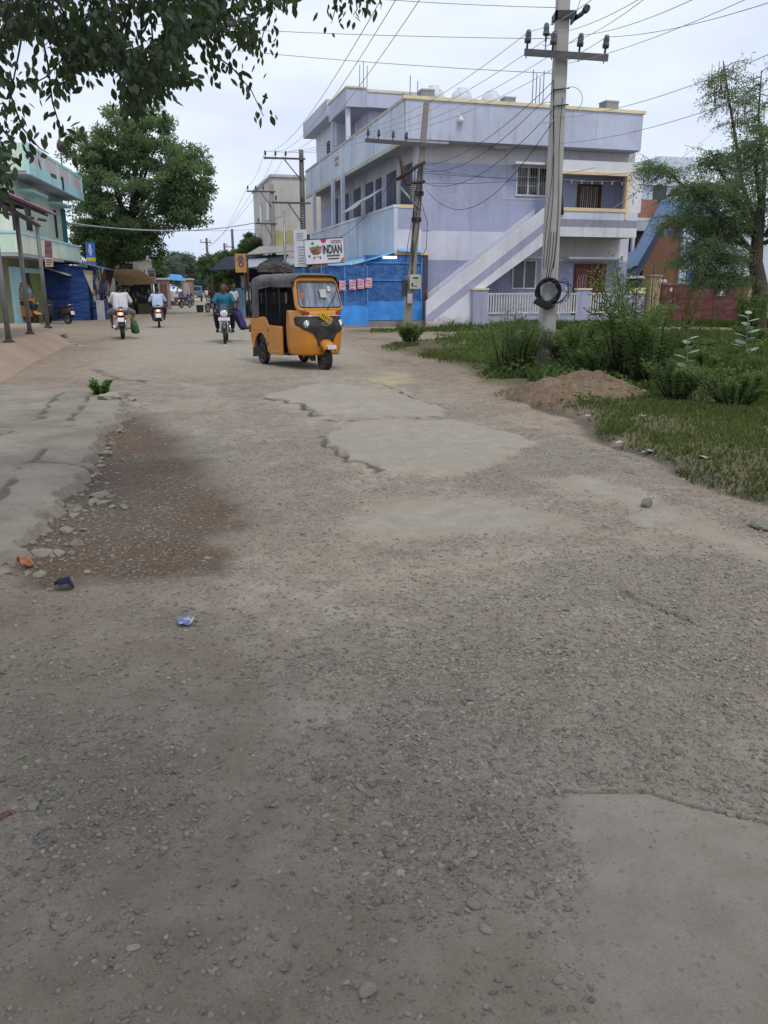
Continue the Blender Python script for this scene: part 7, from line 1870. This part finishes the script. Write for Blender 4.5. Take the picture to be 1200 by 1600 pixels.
# big tree behind the green house
b_ = at(212, 452, 52); bx = b_.x; s52 = 52 / 1290
def w52(px, py): q = at(px, py, 52); return (q.x - bx, 0, q.z)
E_ = lambda px, py, rx, rz_, ry, w: (w52(px, py), (rx * s52, ry, rz_ * s52), w)
tree('broad_tree', 'large dense green tree rising behind the pale green house', (bx, 52, 0), [(-2.7, 1.5, -.2), (-2.5, 1.4, 1.4), (-1.8, 1.0, 3.0), (-.4, 0, 4.6), (.1, 0, 6.0)], [.42, .36, .32, .30, .24],
     [E_(225, 290, 92, 78, 4.2, 3), E_(222, 215, 62, 48, 3.2, 2.0), E_(155, 245, 48, 40, 3, 1.5), E_(290, 275, 42, 52, 3, 1.6), E_(285, 330, 36, 26, 2.6, .8), E_(180, 365, 46, 40, 3, 1.6), E_(222, 375, 40, 30, 2.6, 1.0), E_(150, 320, 40, 55, 3, 1.5), E_(165, 392, 24, 28, 2.2, .9), E_(205, 378, 30, 26, 2.2, 1.0), E_(140, 375, 18, 26, 2.2, .5)],
     430, 165, .62, .23, .092, group=None, limbs=20)
# trees down the road
def road_tree(label, px, Y, ytop, ybot, wpx, mat, n=110, per=60, name='roadside_tree', group='trees down the road'):
    p = at(px, 452, Y); zt_ = at(px, ytop, Y).z; zb = at(px, ybot, Y).z; k = Y / 1290; rz_ = (zt_ - zb) / 2; zc = (zt_ + zb) / 2; rx = wpx * k / 2
    ells = [((0, 0, zc), (rx * .8, rx * .8, rz_ * .8), 3)] + [((rng.uniform(-.6, .6) * rx, rng.uniform(-.4, .4) * rx, zc + rng.uniform(-.35, .45) * rz_), (rx * .45, rx * .45, rz_ * .42), 1) for _ in range(5)]
    return tree(name, label, (p.x, Y, 0), [(0, 0, -.2), (.1, 0, zb * .5 + .5), (0, .1, zb + rz_ * .5), (.1, 0, zc)], [.24, .2, .16, .1], ells, n, int(per * 2.6), rx * .26, .19 * Y / 70, .085 * Y / 70, mat, BARKD, group, limbs=10)
road_tree('bright green tree beyond the white sign on the left', 243, 78, 398, 450, 56, LEAF_MID)
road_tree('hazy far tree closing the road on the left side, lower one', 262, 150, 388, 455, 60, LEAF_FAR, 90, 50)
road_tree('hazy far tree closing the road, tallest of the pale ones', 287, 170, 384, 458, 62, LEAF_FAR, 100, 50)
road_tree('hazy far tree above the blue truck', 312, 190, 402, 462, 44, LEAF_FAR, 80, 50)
road_tree('dark green tree to the right of the road below the distant pole', 338, 84, 385, 462, 54, LEAF_MID, 130, 60)
road_tree('leafy tree overhanging the road behind the ochre sign', 366, 76, 384, 450, 50, LEAF_MID, 120, 60)
road_tree('rounded dark tree beside the plain building', 402, 70, 358, 425, 56, LEAF_MID, 150, 60)
road_tree('low tree between the motorcycle rider and the distant trees', 350, 92, 408, 472, 44, LEAF_MID, 110, 60)
road_tree('small bushy tree behind the awning stall by the white sign', 206, 74, 395, 450, 44, LEAF_MID, 90, 50)
for k, (px, Y, yt, wd) in enumerate(((150, 190, 400, 90), (60, 200, 395, 110), (445, 140, 400, 80), (1090, 150, 330, 120), (1180, 130, 330, 130))):
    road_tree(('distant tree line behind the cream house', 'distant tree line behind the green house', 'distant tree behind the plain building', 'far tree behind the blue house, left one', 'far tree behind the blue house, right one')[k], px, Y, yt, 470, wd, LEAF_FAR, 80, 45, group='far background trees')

# tree with hanging pods on the right: feathery leaves along arching branches
def feathery(label, base, trunk, tr, branches, sub, nl, L, W, mat, pods=(), name='podded_tree', group=None, bark_=BARK, spread=.9):
    o = thing(name, label, 'tree', base, 0, group)
    m = MB(); m.tube(trunk, tr, 12); PP = []; DD = []; TT = []
    for bi, br in enumerate(branches):
        br = [V(p) for p in br]
        r0 = tr[-1] * .6
        m.tube(br, [r0 * (1 - .8 * i / (len(br) - 1)) for i in range(len(br))], 7)
        for k in range(int(sub * (.72 if bi in (1, 2, 9) else 1.0))):
            u = .2 + .8 * rng.random(); i = min(int(u * (len(br) - 1)), len(br) - 2); f = u * (len(br) - 1) - i
            p = br[i].lerp(br[i + 1], f); d = V(unit(rng.normal(size=(1, 3)))[0]); d.z = d.z * .5 + .05; d.normalize(); ln = spread * rng.uniform(.45, 1.1)
            e = p + d * ln + V((0, 0, -.18 * ln)); mid = p.lerp(e, .5) + V((0, 0, .08 * ln)); m.tube([p, mid, e], [.014, .009, .004], 4)
            sh = rng.normal(0, .16)
            for _ in range(nl):
                v = .15 + .85 * rng.random(); q = p.lerp(mid, v * 2) if v < .5 else mid.lerp(e, v * 2 - 1)
                # a pinna: a row of leaflets along a drooping rachis
                rd = V(rng.normal(size=3)) * .6 + d * .5; rd.z = rd.z * .5 - .25; rd.normalize()
                rl = L * rng.uniform(3.2, 5.5)
                for w_ in np.linspace(.15, 1, 5):
                    PP.append(q + rd * rl * w_ + V((0, 0, -.10 * rl * w_ * w_))); DD.append(rd * .55 + V(rng.normal(size=3)) * .65 + V((0, 0, -.15))); TT.append(.42 + .22 * d.z + sh + rng.normal(0, .10))
    m.build('trunk', bark_, o)
    P = np.array([p[:] for p in PP]); D = np.array([d[:] for d in DD])
    leaf_obj('crown', P, D, L * rng.uniform(.7, 1.4, len(P)), W * rng.uniform(.7, 1.3, len(P)), np.array(TT), mat, o)
    for (p, ln) in pods:
        p = V(p); MB().tube([p, p + V((.02, 0, -ln * .5)), p + V((.05, 0, -ln))], [.008, .020, .010], 5).build('pod', POD, o)
    return o
POD = M('brown_seed_pod', (.17, .12, .075), .8, var=.3, vs=4)
TY = 29.0
def wt(px, py, dy=0): q = at(px, py, TY + dy); return (q.x - tb.x, q.y - tb.y, q.z)
tb = at(1182, 452, TY); tb.z = 0
brs = [[wt(1180, 400), wt(1150, 360, -.6), wt(1100, 320, -1), wt(1040, 265, -1.2), wt(1008, 262, -1.3)], [wt(1185, 360), wt(1160, 290, .3), wt(1150, 220, .2), wt(1138, 150, .1), wt(1130, 95, 0)], [wt(1190, 360), wt(1195, 270, .6), wt(1185, 180, .6), wt(1190, 110, .5)],
       [wt(1180, 390), wt(1130, 370, .8), wt(1085, 345, 1.0), wt(1050, 340, 1.0)], [wt(1186, 370), wt(1145, 310, -1), wt(1100, 290, -1.4), wt(1075, 300, -1.5)], [wt(1195, 370), wt(1240, 300, -.5), wt(1260, 220, 0)], [wt(1195, 380), wt(1250, 350, .6), wt(1290, 320, .5)],
       [wt(1182, 380), wt(1165, 330, 1.6), wt(1120, 260, 1.8), wt(1110, 235, 1.8)], [wt(1178, 410), wt(1140, 400, -.8), wt(1110, 395, -1), wt(1080, 410, -1)], [wt(1190, 340), wt(1180, 250, -1.3), wt(1200, 200, -1.4)], [wt(1180, 430), wt(1150, 440, -.4), wt(1120, 428, -.6), wt(1095, 440, -.6)],
       [wt(1183, 375), wt(1150, 345, 0), wt(1125, 360, .4), wt(1090, 385, .6), wt(1075, 420, .6)]]
podl = []
for px, py in ((1108, 110), (1113, 100), (1118, 118), (1124, 95), (1130, 102), (1120, 125), (1135, 115), (1127, 110), (1137, 140), (1140, 130), (1145, 165), (1150, 175), (1154, 160), (1148, 190), (1165, 150), (1120, 310), (1093, 320), (1053, 350)):
    podl.append((wt(px, py, rng.uniform(-.2, .2)), rng.uniform(.55, .95)))
feathery('feathery tree hung with long brown seed pods at the right edge before the blue house', tb, [(.2, 0, -.3), (.15, 0, .8), wt(1188, 450), wt(1180, 410), wt(1185, 360), wt(1188, 320)], [.34, .30, .26, .24, .18, .14], brs, 78, 21, .082, .030, LEAF_FEA, podl, 'podded_tree', None, BARK, .95)

# shrubs in the weeds
def shrub(label, px, py, h, w, nst, per, L, W, mat=LEAF_BUSH, group='shrubs in the weedy plot', name='shrub', lean=0.0, seedy=None, y=None, z0=0.0, sparse=.25, cat='shrub'):
    g = gp(px, py); o = thing(name, label, cat, (g.x, g.y, z0), 0, group); m = MB(); PP = []; DD = []; TT = []
    for k in range(nst):
        a = rng.random() * 6.28; hh_ = h * rng.uniform(.55, 1.0); r_ = w * .5 * rng.uniform(.3, 1.0)
        e = V((math.cos(a) * r_ + lean * hh_, math.sin(a) * r_ * .8, hh_)); s_ = V((math.cos(a) * .08 * w, math.sin(a) * .08 * w, 0)); mid = s_.lerp(e, .5) + V((0, 0, .12 * hh_)) + V(rng.normal(size=3) * .05 * h)
        m.tube([s_, mid, e], [.014 + .006 * h, .010, .004], 5)
        sh = rng.normal(0, .14)
        for _ in range(int(per * 1.5)):
            v = sparse + (1 - sparse) * rng.random() ** .8; q = s_.lerp(mid, v * 2) if v < .5 else mid.lerp(e, v * 2 - 1)
            d = V(rng.normal(size=3)); d.z = abs(d.z) * .5; d.normalize(); p = q + d * rng.uniform(.0, .22) * h * .45
            PP.append(p); DD.append(d + V((0, 0, -.15))); TT.append(.25 + .45 * p.z / h + sh + rng.normal(0, .12))  # leaf colour lightens with height, shading put into the tint
    m.build('stem', BARKD, o)
    P = np.array([p[:] for p in PP]); D = np.array([d[:] for d in DD]); L, W = L * .78, W * .78; leaf_obj('foliage', P, D, L * rng.uniform(.6, 1.4, len(P)), W * rng.uniform(.7, 1.3, len(P)), np.array(TT), mat, o)
    return o
shrub('tall leggy shrub reaching above the picket railing right of the thick pole', 972, 606, 2.0, 1.2, 12, 150, .085, .034, lean=-.10)
shrub('dense shrub behind the right side of the earth heap', 1010, 612, 1.35, 1.4, 16, 180, .085, .036)
shrub('upright shrub in front of the sandy gate pillar', 1022, 590, 2.0, .6, 5, 90, .07, .026, lean=.03)
shrub('low spreading shrub right behind the crest of the earth heap', 930, 600, .80, 1.7, 18, 160, .085, .036)
shrub('loose weed shrub at the left foot of the thick pole', 812, 590, 1.05, 1.0, 13, 150, .065, .024)
shrub('airy weed shrub left of the thick pole with thin stems', 786, 585, 1.25, .7, 8, 90, .06, .02)
shrub('bushy weed at the right foot of the thick pole', 880, 590, .95, .9, 13, 150, .07, .026)
shrub('bushy weed between the thick pole and the tall shrub', 915, 582, 1.0, 1.0, 14, 150, .07, .026)
shrub('leafy clump growing at the foot of the leaning pole', 642, 541, .62, .95, 16, 110, .10, .036)
shrub('rounded shrub in front of the right end of the maroon gate', 1075, 560, .42, 1.5, 14, 150, .08, .03)
shrub('broad weedy shrub below the maroon gate', 1115, 585, .42, 1.6, 16, 150, .08, .03)
shrub('shrub at the right edge under the podded tree', 1190, 560, .75, 1.6, 15, 150, .10, .04)
shrub('tall weed shrub at the foot of the podded tree', 1165, 535, 1.5, 1.4, 12, 150, .12, .045)
shrub('dark low shrub at the lower right of the grass', 1145, 640, .55, 1.3, 16, 150, .06, .026)
shrub('dark low shrub right of the earth heap', 1055, 632, .60, .9, 14, 150, .06, .026)
shrub('thin yellowing weed before the maroon gate', 1066, 530, 1.6, .5, 5, 70, .10, .03, mat=leafmat('yellowing_leaf', (.08, .10, .02), (.25, .22, .06)), lean=.25)
shrub('bright green leafy weed at the tip of the concrete apron', 160, 624, .26, .34, 12, 46, .065, .038, mat=leafmat('bright_weed_leaf', (.03, .08, .015), (.12, .24, .05)), group=None, z0=.02, name='weed', cat='weed')
shrub('withered creeping weed on the dirt by the forecourt', 82, 533, .22, 1.3, 12, 40, .06, .025, group=None, name='weed', cat='weed')
# milkweed plants with large pale leaves
def milkweed(label, px, py, h, n):
    g = gp(px, py); o = thing('milkweed', label, 'plant', (g.x, g.y, .03), 0, 'pale milkweed plants'); MB().tube([(0, 0, 0), (.02, 0, h * .5), (0, .02, h)], [.016, .012, .006], 6).build('stem', LEAF_CAL, o)
    for k in range(n):
        z = h * (.28 + .72 * k / (n - 1)); a = (k % 2) * math.pi + (k // 2) * 1.45 + .3; L = (.31 - .14 * k / n) * h / .85
        d = V((math.cos(a), math.sin(a), .55)).normalized(); s_ = V((-math.sin(a), math.cos(a), 0)); N = d.cross(s_)
        rows = []
        for i in range(7):
            u = i / 6; wv = L * .30 * math.sin(math.pi * min(1, .08 + u * .92)) ** .7; c = V((0, 0, z)) + d * L * u + V((0, 0, -.25 * L * u * u))
            rows.append([c - s_ * wv - N * wv * .25, c, c + s_ * wv - N * wv * .25])
        lf = MB().loft(rows, closed=False).build('leaf', LEAF_CAL, o)
        a_ = lf.data.attributes.new('tint', 'FLOAT', 'POINT'); a_.data.foreach_set('value', np.full(len(lf.data.vertices), rng.uniform(.2, .8), np.float32))
milkweed('pale broad leaved milkweed right of the earth heap', 1067, 615, .80, 9)
milkweed('pale broad leaved milkweed nearer the right edge, farther back', 1160, 575, 1.05, 11)

# grass
def grass_field(name, label, n, xr, yr, hfun, mat, wd, lean=.35, thr=.35):
    x = rng.uniform(*xr, n * 3); y = yr[0] * (yr[1] / yr[0]) ** rng.random(n * 3); f = fields(x, y); g = f[4]; Hh = f[5]
    pat = fbm(x, y, .9, 205, 4); k = (g > thr) & (rng.random(n * 3) < np.clip((g - .2) * 1.4, 0, 1) * np.clip((pat - .24) * 2.8, .22, 1))
    k &= (y < 12.2) | (fbm(x, y, .55, 222, 4) > (.30 + .18 * (1 - sstep(x, 1.2, 3.0)) * sstep(y, 11, 14))); x, y, Hh, pat = x[k][:n], y[k][:n], Hh[k][:n], pat[k][:n]; m = len(x)
    h = hfun(x, y, pat) * rng.uniform(.5, 1.35, m); a = rng.random(m) * 6.28; w = wd * rng.uniform(.6, 1.4, m) * (.6 + y / 22)
    P = np.stack([x, y, Hh - .01], -1); ln = lean * h; b = rng.random(m) * 6.28
    s = np.stack([np.cos(a), np.sin(a), np.zeros(m)], -1) * w[:, None]; dv = np.stack([np.cos(b) * ln, np.sin(b) * ln, h], -1)
    mid = P + dv * np.array([.35, .35, .6]); tip = P + dv
    VV = np.stack([P - s, P + s, mid + s * .7, tip, mid - s * .7], 1).reshape(-1, 3)
    FF = np.arange(m * 5).reshape(-1, 5); tint = np.repeat(np.clip(.10 + .9 * (fbm(x, y, .45, 411, 4) - .32) + .5 * (pat - .4) + rng.normal(0, .2, m), 0, 1), 5)
    tag(np_mesh(name, VV, FF, mat, None, tint), label, 'grass', kind='stuff')
grass_field('grass', 'short green grass on the verge right of the road', 200000, (-.5, 17), (5.6, 38), lambda x, y, p: np.where(y < 12.5, .055, .075) + .07 * np.clip((p - .5) * 3, 0, 1) + .16 * sstep(x, 3.2, 6) * sstep(y, 11, 13.5), GRASSM, .008)
grass_field('weeds', 'taller tangled weeds filling the plot in front of the gates', 26000, (2.2, 17), (11.3, 34), lambda x, y, p: .12 + .26 * np.clip((p - .42) * 3, 0, 1), GRASSD, .018, .6, .6)
# broad weed leaves among the grass
n = 60000; x = rng.uniform(1.5, 17, n); y = 10.5 * (33 / 10.5) ** rng.random(n); f = fields(x, y); pt = fbm(x, y, .7, 301, 4); k = (f[4] > .6) & (pt > .46) & ((x > 2.6) | (y > 14)); x, y, pt = x[k], y[k], pt[k]; m = len(x)
hz_ = rng.random(m) ** .8 * (.10 + 1.3 * np.clip(pt - .46, 0, .5)) * (.5 + .5 * sstep(y, 11, 15)); P = np.stack([x, y, f[5][k] + hz_], -1); D = rng.normal(size=(m, 3)); D[:, 2] = np.abs(D[:, 2]) * .5
tag(leaf_obj('ground_cover', P, D, .075 * rng.uniform(.6, 1.5, m), .036 * rng.uniform(.6, 1.4, m), .2 + .9 * hz_ + rng.normal(0, .15, m), GRASSD, None), 'leafy ground cover weeds in the overgrown plot', 'ground cover', kind='stuff')

# ---------------------------------------------------------------- the tree overhead: broad leaves hanging into the top left of the view
OT = thing('overhanging_tree', 'broad leaved tree whose dark branches hang into the top left corner over the road', 'tree', (-4.4, 2.6, 0))
ob = OT.location
def leaf6(P, D, L, W, tint):
    """pointed oval leaf of eight corners, folded slightly on its midrib"""
    n = len(P); D = unit(D); S = unit(np.cross(D, rng.normal(size=(n, 3)) * .6 + np.array([0, -1, .2]))); N = np.cross(D, S); L = L[:, None]; W = W[:, None]
    prof = ((.0, .02), (.22, .36), (.48, .5), (.75, .33), (1.0, .0))
    Ls = [P + D * L * u + S * W * w - N * W * w * .22 for u, w in prof]; Rs = [P + D * L * u - S * W * w - N * W * w * .22 for u, w in prof[:4]]
    Vv = np.stack(Ls + Rs[::-1], 1).reshape(-1, 3)
    return Vv, np.arange(n * 9).reshape(-1, 9), np.repeat(np.clip(tint, 0, 1), 9)
m = MB(); m.tube([(0, 0, -.3), (.1, .1, 1.2), (.0, .2, 2.6), (.3, .4, 4.2), (.6, .7, 5.6)], [.30, .25, .22, .18, .10], 12)
def o2(px, py, Y): q = at(px, py, Y); return q - ob
twigs = []
def twig(pts, r=.012, leaves=1.0): twigs.append(([V(p) for p in pts], r, leaves))
# boughs from the trunk out above the frame, twigs dropping into it
heads = {}
for key, px, Y in (('a', 60, 4.6), ('b', 170, 5.0), ('c', 270, 5.3), ('d', 350, 5.6), ('e', 420, 6.0), ('f', 545, 6.4), ('g', -40, 4.4)):
    e = o2(px, -45, Y); heads[key] = e
    s_ = V((.2, .35, 3.8)); md = s_.lerp(e, .5) + V((0, 0, .35)); m.tube([s_, s_.lerp(md, .5), md, md.lerp(e, .6), e], [.09, .07, .05, .035, .02], 8)
T = [('g', [(-40, 60), (-20, 160), (5, 250), (15, 300)], 4.4), ('g', [(-30, 40), (10, 130), (35, 200), (62, 232), (76, 240)], 4.4), ('a', [(40, 20), (30, 80), (20, 130), (8, 200)], 4.5), ('a', [(60, 30), (75, 100), (82, 160), (98, 212), (122, 205)], 4.6), ('a', [(85, 25), (100, 90), (72, 120), (45, 135)], 4.6),
     ('b', [(120, 20), (135, 60), (118, 110), (105, 140)], 4.8), ('b', [(165, 20), (175, 70), (150, 105), (128, 112)], 5.0), ('b', [(190, 10), (205, 80), (208, 140), (205, 185)], 5.0), ('c', [(235, 15), (240, 80), (230, 130), (215, 170)], 5.2), ('c', [(250, 15), (262, 70), (262, 110), (250, 150)], 5.3), ('c', [(220, 20), (222, 90), (225, 150), (222, 192)], 5.2),
     ('d', [(300, 10), (312, 60), (322, 95), (345, 112)], 5.5), ('d', [(310, 40), (335, 85), (362, 105), (392, 140), (412, 182)], 5.6), ('d', [(330, 10), (345, 45), (340, 80)], 5.6), ('e', [(375, 5), (390, 30), (402, 60), (398, 88)], 5.9), ('e', [(415, 0), (425, 20), (412, 50), (405, 75)], 6.0), ('d', [(280, 20), (285, 70), (275, 100)], 5.4),
     ('f', [(530, -20), (525, 10), (518, 36)], 6.3), ('f', [(555, -15), (558, 15), (552, 24)], 6.4), ('f', [(570, -12), (578, 0), (579, 8)], 6.4), ('b', [(140, 10), (150, 50), (160, 100), (178, 122)], 4.9), ('c', [(205, 5), (190, 50), (180, 85), (200, 120)], 5.1), ('c', [(270, 0), (290, 40), (300, 70)], 5.3), ('a', [(20, 10), (0, 60), (-15, 110)], 4.5), ('g', [(-50, 150), (-30, 220), (-10, 290), (0, 330)], 4.3), ('a', [(100, 20), (110, 50), (95, 75)], 4.7), ('e', [(395, -10), (375, 15), (360, 40)], 5.8)]
for hk_, pl_, Y in T:
    pts = [heads[hk_]] + [o2(px, py, Y + rng.uniform(-.12, .12)) for px, py in pl_]
    twig(pts, .0075, 1.0)
PP = []; DD = []; LL = []; TT = []
for pts, r, lv in twigs:
    m.tube(pts, [r * (1 - .7 * i / (len(pts) - 1)) for i in range(len(pts))], 5)
    for a, b in zip(pts[:-1], pts[1:]):
        ln = (b - a).length; n = max(2, int(ln / .0125 * lv))
        for i in range(n):
            p = a.lerp(b, (i + rng.random()) / n); tw = V(rng.normal(size=3)) * .048; d = (b - a).normalized() * .35 + V(rng.normal(size=3)) * .45 + V((0, 0, -.75))
            PP.append((p + tw)[:]); DD.append(d[:]); LL.append(rng.uniform(.038, .072)); TT.append(rng.random() ** 1.6)
# dense mass of leaves at the very top
dens = [(-60, 470, -70, 10, 900, 5.4), (-40, 330, 0, 80, 1500, 5.2), (100, 310, 50, 130, 800, 5.2), (190, 268, 100, 180, 330, 5.2), (-60, 70, 60, 130, 130, 4.6), (-60, 20, 200, 320, 190, 4.5), (300, 400, 0, 70, 300, 5.8)]
for x0, x1, y0, y1, n, Y in dens:
    for _ in range(int(n * 1.35)):
        px = rng.uniform(x0, x1); py = rng.uniform(y0, y1)
        cl = math.sin(px * .045 + py * .03) + math.sin(px * .021 - py * .05 + 2)
        if cl < -.35 and y1 > 15: continue
        p = o2(px, py, Y + rng.uniform(-.7, .7)); PP.append(p[:]); d = rng.normal(size=3) * .5; d[2] -= .7; DD.append(d); LL.append(rng.uniform(.038, .072)); TT.append(rng.random() ** 1.6)
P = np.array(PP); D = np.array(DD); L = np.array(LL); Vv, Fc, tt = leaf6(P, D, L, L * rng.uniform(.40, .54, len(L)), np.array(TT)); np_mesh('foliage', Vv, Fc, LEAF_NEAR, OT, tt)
m.build('trunk', BARKD, OT)
# the part of the crown above and behind the camera that shades the foreground
P, q, tint, cc = crown_pts([((3.4, -4.6, 6.4), (4.6, 3.0, 1.3), 3), ((1.5, -5.0, 6.0), (3.5, 2.8, 1.4), 2), ((6.5, -5.2, 6.0), (3.0, 2.6, 1.0), 2)], 190, 42, .85)
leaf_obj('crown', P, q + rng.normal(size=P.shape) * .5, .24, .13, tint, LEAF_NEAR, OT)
